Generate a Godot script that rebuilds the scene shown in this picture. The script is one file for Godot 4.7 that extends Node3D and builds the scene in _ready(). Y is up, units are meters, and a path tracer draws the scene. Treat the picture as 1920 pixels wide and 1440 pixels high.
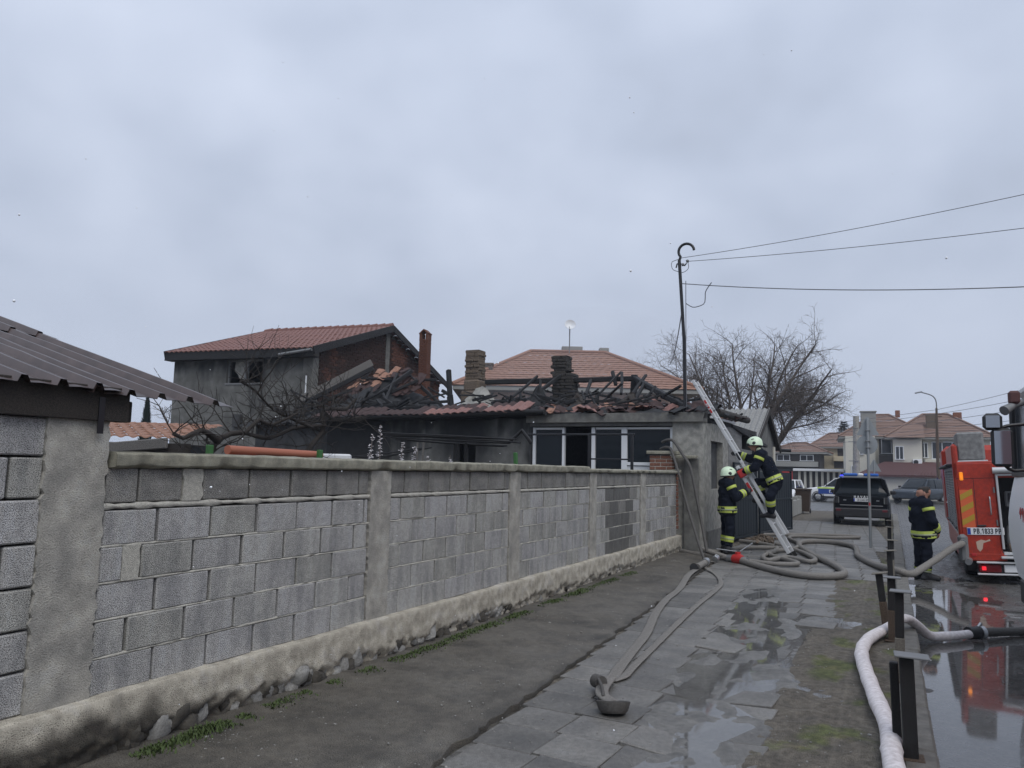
extends Node3D
# A street after a house fire: block wall, burnt house, hoses, fire crew. One unit is one metre, the street runs along -z.

var M := {}
var counts := {}
var rng := RandomNumberGenerator.new()
var nz := FastNoiseLite.new()

# ---------------------------------------------------------------- mesh builder
class MB:
	var v := PackedVector3Array()
	var n := PackedVector3Array()
	var c := PackedColorArray()
	var ix := PackedInt32Array()
	var xf := Transform3D()
	var col := Color.WHITE
	var colored := false

	func vert(p: Vector3, nn: Vector3) -> int:
		v.append(xf * p)
		n.append((xf.basis * nn).normalized())
		c.append(col)
		return v.size() - 1

	func poly(pts: Array) -> void:      # convex, counter-clockwise seen from outside
		var nn: Vector3 = (pts[1] - pts[0]).cross(pts[2] - pts[0])
		if nn.length_squared() < 1e-16 and pts.size() > 3:
			nn = (pts[2] - pts[0]).cross(pts[3] - pts[0])
		nn = nn.normalized()
		var b := v.size()
		for p in pts:
			vert(p, nn)
		for i in range(1, pts.size() - 1):
			ix.append_array([b, b + i + 1, b + i])

	func box(s: Vector3, at := Vector3.ZERO, bev := 0.0) -> void:
		var h := s * 0.5
		var e := minf(bev, minf(h.x, minf(h.y, h.z)) * 0.9)
		if e <= 0.0:
			for ax in 3:
				for sg in [-1.0, 1.0]:
					_face(ax, sg, h, 0.0, at)
			return
		for ax in 3:
			for sg in [-1.0, 1.0]:
				_face(ax, sg, h, e, at)
		# chamfers along the twelve edges
		for ax in 3:
			var a1 := (ax + 1) % 3
			var a2 := (ax + 2) % 3
			for s1 in [-1.0, 1.0]:
				for s2 in [-1.0, 1.0]:
					var p := []
					for k in 4:
						var q := Vector3.ZERO
						q[ax] = (h[ax] - e) * (-1.0 if k == 0 or k == 3 else 1.0)
						q[a1] = s1 * (h[a1] - (0.0 if k < 2 else e))
						q[a2] = s2 * (h[a2] - (e if k < 2 else 0.0))
						p.append(q + at)
					if s1 * s2 < 0:
						p.reverse()
					p.reverse()
					_out(p, at)
		for sx in [-1.0, 1.0]:
			for sy in [-1.0, 1.0]:
				for sz in [-1.0, 1.0]:
					var s3 := Vector3(sx, sy, sz)
					_out([at + s3 * Vector3(h.x, h.y - e, h.z - e), at + s3 * Vector3(h.x - e, h.y, h.z - e), at + s3 * Vector3(h.x - e, h.y - e, h.z)], at)

	func _out(p: Array, at: Vector3) -> void:
		var nn: Vector3 = (p[1] - p[0]).cross(p[2] - p[0])
		if nn.dot(p[0] - at) < 0:
			p.reverse()
		poly(p)

	func _face(ax: int, sg: float, h: Vector3, e: float, at: Vector3) -> void:
		var a1 := (ax + 1) % 3
		var a2 := (ax + 2) % 3
		var p := []
		for k in [[-1, -1], [1, -1], [1, 1], [-1, 1]]:
			var q := Vector3.ZERO
			q[ax] = sg * h[ax]
			q[a1] = k[0] * (h[a1] - e)
			q[a2] = k[1] * (h[a2] - e)
			p.append(q + at)
		if sg < 0:
			p.reverse()
		poly(p)

	func beam(a: Vector3, b: Vector3, w: float, t: float, bev := 0.0, upv := Vector3.UP) -> void:
		var d := (b - a)
		var L := d.length()
		if L < 1e-5:
			return
		d /= L
		if absf(d.dot(upv)) > 0.99:
			upv = Vector3.RIGHT
		var s := d.cross(upv).normalized()
		var u := s.cross(d)
		var keep := xf
		xf = xf * Transform3D(Basis(s, u, -d), (a + b) * 0.5)
		box(Vector3(w, t, L), Vector3.ZERO, bev)
		xf = keep

	func tube(pts: Array, rad, sides := 8, caps := true, flat := 1.0) -> void:   # rad: float or array; flat < 1 squashes along the up side
		var cnt := pts.size()
		var up := Vector3.UP
		var d0: Vector3 = (pts[1] - pts[0]).normalized()
		if absf(d0.dot(up)) > 0.95:
			up = Vector3.RIGHT
		var base := v.size()
		for i in cnt:
			var d: Vector3
			if i == 0: d = pts[1] - pts[0]
			elif i == cnt - 1: d = pts[i] - pts[i - 1]
			else: d = (pts[i + 1] - pts[i]).normalized() + (pts[i] - pts[i - 1]).normalized()
			d = d.normalized()
			var s := d.cross(up)
			if s.length_squared() < 1e-6:
				s = d.cross(Vector3.RIGHT)
			s = s.normalized()
			var u := s.cross(d).normalized()
			if flat == 1.0:
				up = u
			var r: float = rad[i] if rad is Array or rad is PackedFloat32Array else rad
			for k in sides:
				var a := TAU * k / sides
				var off := s * cos(a) + u * sin(a) * flat
				vert(pts[i] + off * r, s * cos(a) * flat + u * sin(a))
		for i in cnt - 1:
			for k in sides:
				var a := base + i * sides + k
				var b := base + i * sides + (k + 1) % sides
				ix.append_array([a, b, b + sides, a, b + sides, a + sides])
		if caps:
			var p0 := []
			var p1 := []
			for k in sides:
				p0.append(xf.affine_inverse() * v[base + k])
				p1.append(xf.affine_inverse() * v[base + (cnt - 1) * sides + k])
			p0.reverse()
			var dd: Vector3 = pts[0] - pts[1]
			_capf(p0, dd)
			_capf(p1, pts[cnt - 1] - pts[cnt - 2])

	func _capf(p: Array, d: Vector3) -> void:
		var nn: Vector3 = (p[1] - p[0]).cross(p[2] - p[0])
		if nn.dot(d) < 0:
			p.reverse()
		poly(p)

	func lathe(prof: Array, sides := 20, at := Vector3.ZERO) -> void:     # prof: Vector2(radius, height) from the bottom up
		var base := v.size()
		var m := prof.size()
		for i in m:
			var t: Vector2 = prof[mini(i + 1, m - 1)] - prof[maxi(i - 1, 0)]
			for k in sides:
				var a := TAU * k / sides
				var o := Vector3(cos(a), 0, sin(a))
				vert(at + o * prof[i].x + Vector3(0, prof[i].y, 0), o * t.y + Vector3(0, -t.x, 0))
		for i in m - 1:
			for k in sides:
				var a := base + i * sides + k
				var b := base + i * sides + (k + 1) % sides
				ix.append_array([a, b, b + sides, a, b + sides, a + sides])

	func prism(outline: Array, depth: float) -> void:    # outline in x,y counter-clockwise, extruded along z from 0 to -depth
		var pts := PackedVector2Array(outline)
		var tri := Geometry2D.triangulate_polygon(pts)
		for sgn in 2:
			var b := v.size()
			for p in pts:
				vert(Vector3(p.x, p.y, 0.0 if sgn == 0 else -depth), Vector3(0, 0, 1 if sgn == 0 else -1))
			for i in range(0, tri.size(), 3):
				var aa: Vector2 = pts[tri[i + 1]] - pts[tri[i]]
				var bb: Vector2 = pts[tri[i + 2]] - pts[tri[i]]
				var ccw := aa.cross(bb) > 0
				if ccw == (sgn == 0):
					ix.append_array([b + tri[i], b + tri[i + 2], b + tri[i + 1]])
				else:
					ix.append_array([b + tri[i], b + tri[i + 1], b + tri[i + 2]])
		for i in pts.size():
			var p := pts[i]
			var q := pts[(i + 1) % pts.size()]
			poly([Vector3(p.x, p.y, 0), Vector3(p.x, p.y, -depth), Vector3(q.x, q.y, -depth), Vector3(q.x, q.y, 0)])

	func grid(nu: int, nv: int, f: Callable, fc = null) -> void:    # f(i, j) -> Vector3; normals from neighbours, pointing to du x dv
		var b := v.size()
		var P := []
		for i in nu:
			for j in nv:
				P.append(f.call(i, j))
		for i in nu:
			for j in nv:
				var du: Vector3 = P[mini(i + 1, nu - 1) * nv + j] - P[maxi(i - 1, 0) * nv + j]
				var dv: Vector3 = P[i * nv + mini(j + 1, nv - 1)] - P[i * nv + maxi(j - 1, 0)]
				if fc != null:
					col = fc.call(i, j)
				vert(P[i * nv + j], du.cross(dv))
		for i in nu - 1:
			for j in nv - 1:
				var a := b + i * nv + j
				ix.append_array([a, a + nv + 1, a + nv, a, a + 1, a + nv + 1])
		col = Color.WHITE

	func mesh() -> ArrayMesh:
		var m := ArrayMesh.new()
		var arr := []
		arr.resize(Mesh.ARRAY_MAX)
		arr[Mesh.ARRAY_VERTEX] = v
		arr[Mesh.ARRAY_NORMAL] = n
		if colored:
			arr[Mesh.ARRAY_COLOR] = c
		arr[Mesh.ARRAY_INDEX] = ix
		m.add_surface_from_arrays(Mesh.PRIMITIVE_TRIANGLES, arr)
		return m

# ---------------------------------------------------------------- scene helpers
func numbered(called: String, where: Node) -> String:
	var key := str(where.get_instance_id()) + called
	var k: int = counts.get(key, 0)
	counts[key] = k + 1
	return called if k == 0 else "%s_%03d" % [called, k]

func tag(o: Node, label: String, category: String, group := "", kind := "") -> Node:
	if label: o.set_meta("label", label)
	if category: o.set_meta("category", category)
	if group: o.set_meta("group", group)
	if kind: o.set_meta("kind", kind)
	return o

func thing(called: String, label: String, category: String, at := Vector3.ZERO, turn := 0.0, group := "") -> Node3D:
	var o := Node3D.new()
	o.name = numbered(called, self)
	add_child(o, true)
	o.position = at
	o.rotation_degrees.y = turn
	tag(o, label, category, group)
	return o

func put(called: String, mesh: Mesh, mat: Material, parent: Node, at := Vector3.ZERO, turn := Vector3.ZERO) -> MeshInstance3D:
	var o := MeshInstance3D.new()
	o.name = numbered(called, parent)
	o.mesh = mesh
	o.material_override = mat
	o.position = at
	o.rotation = turn
	parent.add_child(o, true)
	return o

func obj(called: String, mb: MB, mat: Material, parent: Node) -> MeshInstance3D:
	return put(called, mb.mesh(), mat, parent)

func stuff(o: Node) -> Node:
	o.set_meta("kind", "stuff")
	return o

func structure(o: Node) -> Node:
	o.set_meta("kind", "structure")
	return o

func bx(called: String, size: Vector3, at: Vector3, mat: Material, parent: Node, bev := 0.0, turn := Vector3.ZERO) -> MeshInstance3D:
	var b := MB.new()
	b.box(size, Vector3.ZERO, bev)
	return put(called, b.mesh(), mat, parent, at, turn)

func bm(called: String, a: Vector3, b: Vector3, w: float, t: float, mat: Material, parent: Node, bev := 0.0) -> MeshInstance3D:
	var m := MB.new()
	m.beam(a, b, w, t, bev)
	return obj(called, m, mat, parent)

func tb(called: String, pts: Array, rad, mat: Material, parent: Node, sides := 8, flat := 1.0) -> MeshInstance3D:
	var m := MB.new()
	m.tube(pts, rad, sides, true, flat)
	return obj(called, m, mat, parent)

func smooth(pts: Array, step := 0.08) -> Array:      # Catmull-Rom through the points
	var cv := Curve3D.new()
	for i in pts.size():
		var t: Vector3 = (pts[mini(i + 1, pts.size() - 1)] - pts[maxi(i - 1, 0)]) / 6.0
		var la: float = pts[i].distance_to(pts[maxi(i - 1, 0)])
		var lb: float = pts[i].distance_to(pts[mini(i + 1, pts.size() - 1)])
		var tl := t.length()
		cv.add_point(pts[i], -t * (minf(1.0, la * 0.4 / maxf(tl, 1e-4))), t * (minf(1.0, lb * 0.4 / maxf(tl, 1e-4))))
	var L := cv.get_baked_length()
	var k := maxi(2, int(L / step))
	var out := []
	for i in k + 1:
		out.append(cv.sample_baked(L * i / k, true))
	return out

func rf(a: float, b: float) -> float:
	return rng.randf_range(a, b)

func lin(r: float, g: float, b: float) -> Color:
	return Color(r, g, b).linear_to_srgb()

# ---------------------------------------------------------------- materials
func tex(seed_: int, a: Color, b: Color, coarse: float, grain: float, speck := 0.0, streak := 1.0, size := 512) -> Array:
	# colour from a to b by a coarse pattern, grain on top, darker specks; returns [colour texture, height texture]
	var n1 := FastNoiseLite.new()
	n1.seed = seed_
	n1.frequency = coarse
	n1.fractal_octaves = 5
	var n2 := FastNoiseLite.new()
	n2.seed = seed_ + 7
	n2.frequency = 0.16
	n2.fractal_octaves = 3
	var i1 := n1.get_seamless_image(size, size).get_data()
	var i2 := n2.get_seamless_image(size, size).get_data()
	var out := PackedByteArray()
	out.resize(size * size * 3)
	var hi := PackedByteArray()
	hi.resize(size * size)
	var k := 0
	for i in size * size:
		var t := i1[i] / 255.0
		var g := i2[i] / 255.0
		t = clampf((t - 0.5) * 1.25 + 0.5, 0.0, 1.0)
		var m := 1.0 + grain * (g - 0.5) * 2.0
		if speck > 0.0 and g < speck:
			m *= 0.55
		out[k] = clampi(int((a.r + (b.r - a.r) * t) * m * 255.0), 0, 255)
		out[k + 1] = clampi(int((a.g + (b.g - a.g) * t) * m * 255.0), 0, 255)
		out[k + 2] = clampi(int((a.b + (b.b - a.b) * t) * m * 255.0), 0, 255)
		k += 3
		hi[i] = i2[i]
	return [ImageTexture.create_from_image(Image.create_from_data(size, size, false, Image.FORMAT_RGB8, out)), ImageTexture.create_from_image(Image.create_from_data(size, size, false, Image.FORMAT_L8, hi))]

func mat_tex(name_: String, t: Array, metres: float, rough: float, bump := 0.3, tint := Color.WHITE, vc := false) -> StandardMaterial3D:
	var m := StandardMaterial3D.new()
	m.resource_name = name_
	m.albedo_color = tint
	m.albedo_texture = t[0]
	m.uv1_triplanar = true
	m.uv1_world_triplanar = true
	m.uv1_scale = Vector3.ONE / metres
	m.roughness = rough
	m.heightmap_enabled = bump > 0.0
	if bump > 0.0:
		m.heightmap_texture = t[1]
		m.heightmap_scale = bump
	m.vertex_color_use_as_albedo = vc
	M[name_] = m
	return m

func mat(name_: String, c: Color, rough := 0.7, metal := 0.0, spec := 0.5) -> StandardMaterial3D:
	var m := StandardMaterial3D.new()
	m.resource_name = name_
	m.albedo_color = c.linear_to_srgb()
	m.roughness = rough
	m.metallic = metal
	m.metallic_specular = spec
	M[name_] = m
	return m

func detail(m: StandardMaterial3D, metres: float) -> void:     # slow mottling over several metres, multiplied in
	m.detail_enabled = true
	m.detail_blend_mode = BaseMaterial3D.BLEND_MODE_MUL
	m.detail_albedo = M["mottle_tex"]
	m.detail_uv_layer = BaseMaterial3D.DETAIL_UV_2
	m.uv2_triplanar = true
	m.uv2_world_triplanar = true
	m.uv2_scale = Vector3.ONE / metres

func materials() -> void:
	var mot := tex(91, Color(0.84, 0.84, 0.84), Color(1.08, 1.07, 1.05), 0.012, 0.05)
	M["mottle_tex"] = mot[0]
	var s := func(v: float): return pow(v, 1.0 / 2.2)
	var g := func(r: float, gg: float, b: float): return Color(r, gg, b).linear_to_srgb()
	# concrete blocks, four tones from one texture
	var tb_ := tex(1, g.call(0.36, 0.362, 0.364), g.call(0.46, 0.461, 0.462), 0.02, 0.30, 0.30)
	M["block_tex"] = tb_
	for k in 4:
		var w := [1.0, 0.965, 0.94, 0.985][k] as float
		detail(mat_tex("block%d" % k, tb_, 0.62, 0.92, 0.45, Color(w * 0.985, w * 0.98, w * [0.965, 0.975, 0.955, 0.98][k])), 2.3)
		M["block%d" % k].uv2_scale = Vector3(1.0 / 1.1, 1.0 / 4.5, 1.0 / 1.1)
	detail(mat_tex("block_wet", tb_, 0.62, 0.6, 0.5, Color(0.60, 0.595, 0.58)), 0.9)
	detail(mat_tex("block_damp", tb_, 0.62, 0.75, 0.5, Color(0.78, 0.77, 0.75)), 0.9)
	M["block_damp"].uv2_scale = Vector3(1.0 / 0.5, 1.0 / 2.5, 1.0 / 0.5)
	M["block_wet"].uv2_scale = Vector3(1.0 / 0.5, 1.0 / 2.5, 1.0 / 0.5)
	detail(mat_tex("block_top", tb_, 0.62, 0.9, 0.6, Color(0.80, 0.79, 0.77)), 1.7)
	var tm := tex(2, g.call(0.40, 0.385, 0.34), g.call(0.56, 0.54, 0.48), 0.03, 0.16, 0.22)
	mat_tex("mortar", tm, 0.5, 0.95, 0.8)
	mat_tex("mortar_dark", tm, 0.5, 0.95, 0.6, Color(0.55, 0.55, 0.55))
	var tc := tex(3, g.call(0.29, 0.28, 0.255), g.call(0.41, 0.395, 0.36), 0.014, 0.10, 0.16)
	detail(mat_tex("concrete", tc, 0.9, 0.9, 0.4), 1.9)
	detail(mat_tex("coping", tc, 0.5, 0.9, 0.7, Color(0.95, 0.95, 0.9)), 0.9)
	detail(mat_tex("concrete_dim", tc, 1.1, 0.9, 0.4, Color(0.72, 0.73, 0.74)), 2.4)
	var tp := tex(4, g.call(0.33, 0.305, 0.265), g.call(0.56, 0.525, 0.46), 0.012, 0.13, 0.25)
	mat_tex("plinth", tp, 0.8, 0.95, 0.3, Color.WHITE, true)
	var ts := tex(5, g.call(0.22, 0.215, 0.20), g.call(0.42, 0.41, 0.39), 0.03, 0.2, 0.2)
	mat_tex("stone", ts, 0.35, 0.9, 1.0)
	mat_tex("stone_dark", ts, 0.35, 0.9, 1.0, Color(0.55, 0.53, 0.5))
	# ground
	var tsl := tex(6, g.call(0.130, 0.126, 0.119), g.call(0.195, 0.189, 0.179), 0.02, 0.36, 0.27)
	for k in 3:
		var w := [1.0, 0.9, 1.08][k] as float
		detail(mat_tex("slab%d" % k, tsl, 0.55, 0.5, 0.4, Color(w, w, w)), 3.1)
	detail(mat_tex("strip", tsl, 0.9, 0.62, 0.7, Color(0.86, 0.84, 0.805), true), 2.3)
	var tmud := tex(7, g.call(0.11, 0.098, 0.078), g.call(0.225, 0.20, 0.165), 0.02, 0.25, 0.26)
	detail(mat_tex("mud", tmud, 0.8, 0.8, 2.0, Color.WHITE, true), 1.7)
	var tas := tex(8, g.call(0.065, 0.064, 0.062), g.call(0.115, 0.113, 0.11), 0.016, 0.3, 0.25)
	var road := mat_tex("road", tas, 1.1, 0.5, 0.5, Color.WHITE, true)
	detail(road, 4.0)
	road.roughness_texture = tex(18, Color(0.25, 0.25, 0.25), Color(0.85, 0.85, 0.85), 0.012, 0.05)[0]
	road.roughness = 0.62
	detail(mat_tex("kerb", tc, 0.7, 0.75, 0.7, Color(0.72, 0.72, 0.72)), 1.1)
	var tsi := tex(33, g.call(0.11, 0.106, 0.098), g.call(0.20, 0.195, 0.183), 0.02, 0.22, 0.22)
	detail(mat_tex("silt", tsi, 0.7, 0.38, 0.5, Color.WHITE, true), 1.3)
	var w := mat("water", Color(0.10, 0.095, 0.085), 0.02)
	w.transparency = BaseMaterial3D.TRANSPARENCY_ALPHA
	w.albedo_color.a = 0.25
	w.roughness = 0.045
	# walls and roofs
	var tpl := tex(9, g.call(0.105, 0.105, 0.10), g.call(0.17, 0.17, 0.165), 0.01, 0.08, 0.1)
	detail(mat_tex("plaster_grey", tpl, 2.2, 0.95, 0.4), 4.5)
	mat_tex("plaster_stained", tpl, 2.2, 0.95, 0.4, Color.WHITE, true)
	detail(mat_tex("plaster_soot", tpl, 2.2, 0.95, 0.4, Color(0.66, 0.67, 0.70)), 2.5)
	mat_tex("plaster_pink", tpl, 2.5, 0.95, 0.2, Color(2.1, 1.85, 1.75))
	detail(mat_tex("wall_pale", tex(20, g.call(0.24, 0.24, 0.225), g.call(0.37, 0.365, 0.34), 0.014, 0.08, 0.1), 1.6, 0.95, 0.4), 1.3)
	var tt := tex(10, g.call(0.12, 0.054, 0.044), g.call(0.25, 0.118, 0.094), 0.03, 0.2, 0.15)
	mat_tex("tile", tt, 1.3, 0.6, 0.4)
	mat_tex("tile_old", tex(11, g.call(0.19, 0.10, 0.068), g.call(0.35, 0.19, 0.13), 0.03, 0.25, 0.2), 1.5, 0.85, 0.4)
	mat_tex("tile_brown", tex(12, g.call(0.15, 0.095, 0.073), g.call(0.26, 0.172, 0.138), 0.03, 0.25, 0.2), 2.0, 0.85, 0.4)
	mat_tex("tile_sooty", tt, 0.8, 0.75, 0.4, Color(0.48, 0.46, 0.47))
	var tbk := tex(13, g.call(0.13, 0.058, 0.038), g.call(0.30, 0.135, 0.085), 0.03, 0.22, 0.2)
	mat_tex("brick", tbk, 0.6, 0.9, 0.6)
	mat_tex("brick_dirty", tbk, 0.5, 0.95, 0.6, Color(0.78, 0.74, 0.72))
	mat_tex("post_paint", tex(31, g.call(0.006, 0.006, 0.007), g.call(0.022, 0.021, 0.021), 0.05, 0.45, 0.25), 0.25, 0.5, 0.6)
	mat_tex("brick_gable", tbk, 1.4, 0.9, 0.4, Color(0.80, 0.76, 0.74), true)
	mat_tex("brick_old", tex(14, g.call(0.06, 0.05, 0.04), g.call(0.22, 0.165, 0.12), 0.04, 0.25, 0.2), 0.9, 0.95, 0.8)
	mat_tex("brick_burnt", tex(15, g.call(0.02, 0.019, 0.018), g.call(0.075, 0.066, 0.058), 0.04, 0.25, 0.2), 0.9, 0.95, 0.8)
	mat_tex("char", tex(16, g.call(0.004, 0.004, 0.005), g.call(0.018, 0.0185, 0.021), 0.05, 0.3, 0.2), 0.45, 0.7, 1.2)
	mat_tex("soot", tex(17, g.call(0.008, 0.0085, 0.0095), g.call(0.028, 0.029, 0.032), 0.02, 0.2, 0.1), 1.2, 0.9, 0.5)
	mat_tex("wood_grey", tex(19, g.call(0.09, 0.085, 0.08), g.call(0.2, 0.19, 0.175), 0.05, 0.25, 0.15), 0.5, 0.85, 0.6)
	mat_tex("wood_dark", tex(19, g.call(0.018, 0.015, 0.013), g.call(0.045, 0.036, 0.03), 0.05, 0.25, 0.15), 0.4, 0.85, 0.6)
	mat_tex("asbestos", tex(21, g.call(0.17, 0.17, 0.165), g.call(0.30, 0.30, 0.29), 0.02, 0.15, 0.2), 1.0, 0.9, 0.3)
	var sheet := mat_tex("sheet_brown", tex(22, g.call(0.048, 0.034, 0.032), g.call(0.085, 0.06, 0.056), 0.02, 0.06), 1.5, 0.36, 0.0)
	sheet.metallic_specular = 0.45
	detail(sheet, 0.9)
	mat_tex("bark", tex(23, g.call(0.085, 0.072, 0.064), g.call(0.175, 0.15, 0.135), 0.05, 0.3, 0.2), 0.4, 0.9, 0.8)
	mat_tex("bark_dark", tex(23, g.call(0.02, 0.017, 0.015), g.call(0.07, 0.058, 0.05), 0.05, 0.3, 0.2), 0.3, 0.9, 0.8)
	mat_tex("hose_grey", tex(24, g.call(0.13, 0.122, 0.11), g.call(0.27, 0.255, 0.235), 0.03, 0.28, 0.2), 0.35, 0.8, 0.5)
	mat_tex("hose_dark", tex(24, g.call(0.05, 0.047, 0.043), g.call(0.10, 0.094, 0.087), 0.04, 0.15, 0.15), 0.5, 0.75, 0.3)
	mat_tex("hose_white", tex(25, g.call(0.50, 0.46, 0.455), g.call(0.80, 0.765, 0.775), 0.02, 0.02, 0.0), 0.6, 0.8, 0.08)
	mat_tex("rust", tex(26, g.call(0.05, 0.035, 0.025), g.call(0.16, 0.115, 0.08), 0.05, 0.3, 0.2), 0.3, 0.85, 0.5)
	mat_tex("peeling", tex(27, g.call(0.10, 0.088, 0.07), g.call(0.30, 0.28, 0.24), 0.05, 0.25, 0.2), 0.3, 0.8, 0.5)
	mat_tex("metal_sheet_grey", tex(28, g.call(0.13, 0.13, 0.13), g.call(0.24, 0.24, 0.235), 0.02, 0.12, 0.1), 1.2, 0.6, 0.2)
	mat_tex("cloth_navy", tex(29, g.call(0.006, 0.008, 0.014), g.call(0.013, 0.016, 0.026), 0.03, 0.2), 0.4, 0.9, 0.3).metallic_specular = 0.2
	mat_tex("red_paint", tex(30, g.call(0.27, 0.030, 0.018), g.call(0.42, 0.040, 0.019), 0.03, 0.08, 0.2), 1.3, 0.30, 0.0)
	mat("black_paint", Color(0.008, 0.008, 0.010), 0.35)
	mat("car_black", Color(0.004, 0.005, 0.007), 0.25, 0.0, 0.25)
	mat("black_plastic", Color(0.015, 0.015, 0.017), 0.55)
	mat("rubber", Color(0.012, 0.012, 0.012), 0.8)
	mat("steel", Color(0.42, 0.43, 0.44), 0.45, 0.9)
	mat("steel_dull", Color(0.17, 0.175, 0.18), 0.6, 0.2)
	mat("alu", Color(0.52, 0.53, 0.54), 0.5, 0.35)
	mat("white_pvc", Color(0.66, 0.68, 0.70), 0.4)
	mat("white_paint", Color(0.72, 0.73, 0.74), 0.3)
	mat("dark_glass", Color(0.010, 0.014, 0.018), 0.1, 0.0, 0.32)
	mat("far_glass", Color(0.035, 0.04, 0.048), 0.15)
	mat("dark", Color(0.004, 0.004, 0.005), 0.9)
	mat("band_yellow", Color(0.44, 0.52, 0.09), 0.55)
	mat("band_silver", Color(0.30, 0.33, 0.22), 0.45)
	mat("helmet", Color(0.62, 0.76, 0.56), 0.3)
	mat("skin", Color(0.33, 0.17, 0.12), 0.6)
	mat("hair", Color(0.02, 0.015, 0.012), 0.8)
	mat("red_fit", Color(0.42, 0.02, 0.02), 0.4)
	mat("police_blue", Color(0.02, 0.06, 0.26), 0.3)
	mat("lime", Color(0.55, 0.75, 0.08), 0.4)
	mat("sign_back", Color(0.28, 0.30, 0.31), 0.5, 0.3)
	mat("pipe_orange", Color(0.34, 0.115, 0.065), 0.6)
	mat("green_paint", Color(0.035, 0.13, 0.03), 0.5)
	mat("gate_paint", Color(0.010, 0.015, 0.020), 0.5, 0.0, 0.3)
	mat("wire", Color(0.13, 0.135, 0.15), 0.7)
	mat("blossom", Color(0.78, 0.75, 0.76), 0.8)
	mat("snow", Color(0.85, 0.87, 0.9), 0.9)
	mat("bin_brown", Color(0.045, 0.028, 0.018), 0.5)
	mat("grass0", Color(0.055, 0.082, 0.022), 0.8)
	mat("maroon", Color(0.085, 0.036, 0.034), 0.75)
	mat("cream", Color(0.52, 0.45, 0.32), 0.9)
	mat("cream_white", Color(0.56, 0.54, 0.47), 0.9)
	mat("render_grey", Color(0.25, 0.25, 0.235), 0.9)
	mat("brown_dark", Color(0.05, 0.043, 0.04), 0.8)
	mat("needle", Color(0.016, 0.028, 0.02), 0.9)
# ---------------------------------------------------------------- sky, camera, light
func sky_and_camera() -> void:
	var cam := Camera3D.new()
	cam.name = "camera"
	add_child(cam)
	cam.fov = 53.06
	cam.near = 0.05
	cam.far = 900.0
	cam.transform = Transform3D(Basis(Vector3.UP, deg_to_rad(26.2)) * Basis(Vector3.RIGHT, deg_to_rad(6.25)) * Basis(Vector3.BACK, deg_to_rad(1.2)), Vector3(0, 1.65, 0))
	cam.current = true
	var we := WorldEnvironment.new()
	we.name = "environment"
	add_child(we)
	var env := Environment.new()
	env.tonemap_mode = Environment.TONE_MAPPER_LINEAR
	env.tonemap_exposure = 1.0
	env.background_mode = Environment.BG_SKY
	env.sdfgi_enabled = true
	env.ssao_enabled = true
	env.ssil_enabled = true
	env.volumetric_fog_enabled = true
	env.volumetric_fog_density = 0.0
	env.fog_enabled = true
	env.fog_density = 0.0008
	env.fog_light_color = Color(0.80, 0.84, 0.90)
	var pan := PanoramaSkyMaterial.new()
	var W := 768
	var H := 384
	var im := Image.create(W, H, false, Image.FORMAT_RGBF)
	var a := FastNoiseLite.new()
	a.seed = 12
	a.frequency = 1.15
	a.fractal_octaves = 5
	a.fractal_gain = 0.5
	for j in H:
		var el := (0.5 - (j + 0.5) / H) * PI
		var s := maxf(sin(el), 0.0)
		for i in W:
			var az := TAU * (i + 0.5) / W
			var d := Vector3(cos(el) * cos(az), sin(el), cos(el) * sin(az))
			# the cloud deck is flat: stretch the pattern towards the horizon
			var q := Vector3(d.x, 0, d.z) / (s + 0.42) * 1.25
			var c := a.get_noise_3d(q.x, 0.0, q.z)
			var c2 := a.get_noise_3d(q.x * 3.0, 9.0, q.z * 3.0)
			var m := 1.0 + (c * 0.30 + c2 * 0.07) * smoothstep(0.0, 0.35, s)
			var base := 0.56 + 0.24 * s
			var white := clampf((m - 0.9) * 1.6, 0.0, 1.0)
			var col := Vector3(0.885, 1.0, 1.24).lerp(Vector3(0.945, 1.0, 1.13), white)
			im.set_pixel(i, j, Color(col.x * base * m, col.y * base * m, col.z * base * m))
	pan.panorama = ImageTexture.create_from_image(im)
	var sky := Sky.new()
	sky.sky_material = pan
	env.sky = sky
	we.environment = env
	var sun := DirectionalLight3D.new()
	sun.name = "veiled_sun"
	sun.light_energy = 0.5
	sun.light_color = Color(1.0, 0.985, 0.96)
	sun.light_angular_distance = 40.0
	sun.shadow_enabled = true
	sun.sky_mode = DirectionalLight3D.SKY_MODE_LIGHT_ONLY
	sun.rotation_degrees = Vector3(-52, 48, 0)
	add_child(sun)

# ---------------------------------------------------------------- ground
func spread(stops: Array) -> Array:      # [[from, to, step], ...] -> list of coordinates
	var out := []
	for s in stops:
		var k := maxi(1, int(round(absf(s[1] - s[0]) / s[2])))
		for i in k:
			out.append(lerpf(s[0], s[1], float(i) / k))
	out.append(stops[-1][1])
	return out

func hollow(x: float, z: float) -> float:     # the long worn dip that holds the pavement puddles
	var along := smoothstep(-3.2, -4.2, z) * (1.0 - smoothstep(-10.5, -13.5, z))
	var mid := -1.10 - 0.068 * (-z - 4.7) + 0.18 * nz.get_noise_2d(z * 14.0, 3.0)
	var w := 0.32 + 0.26 * nz.get_noise_2d(z * 25.0, 40.0)
	return -0.034 * along * exp(-pow((x - mid) / maxf(w, 0.2), 2.0)) - 0.022 * exp(-pow((x + 0.62) / 0.3, 2.0) - pow((z + 9.8) / 0.45, 2.0))

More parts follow.
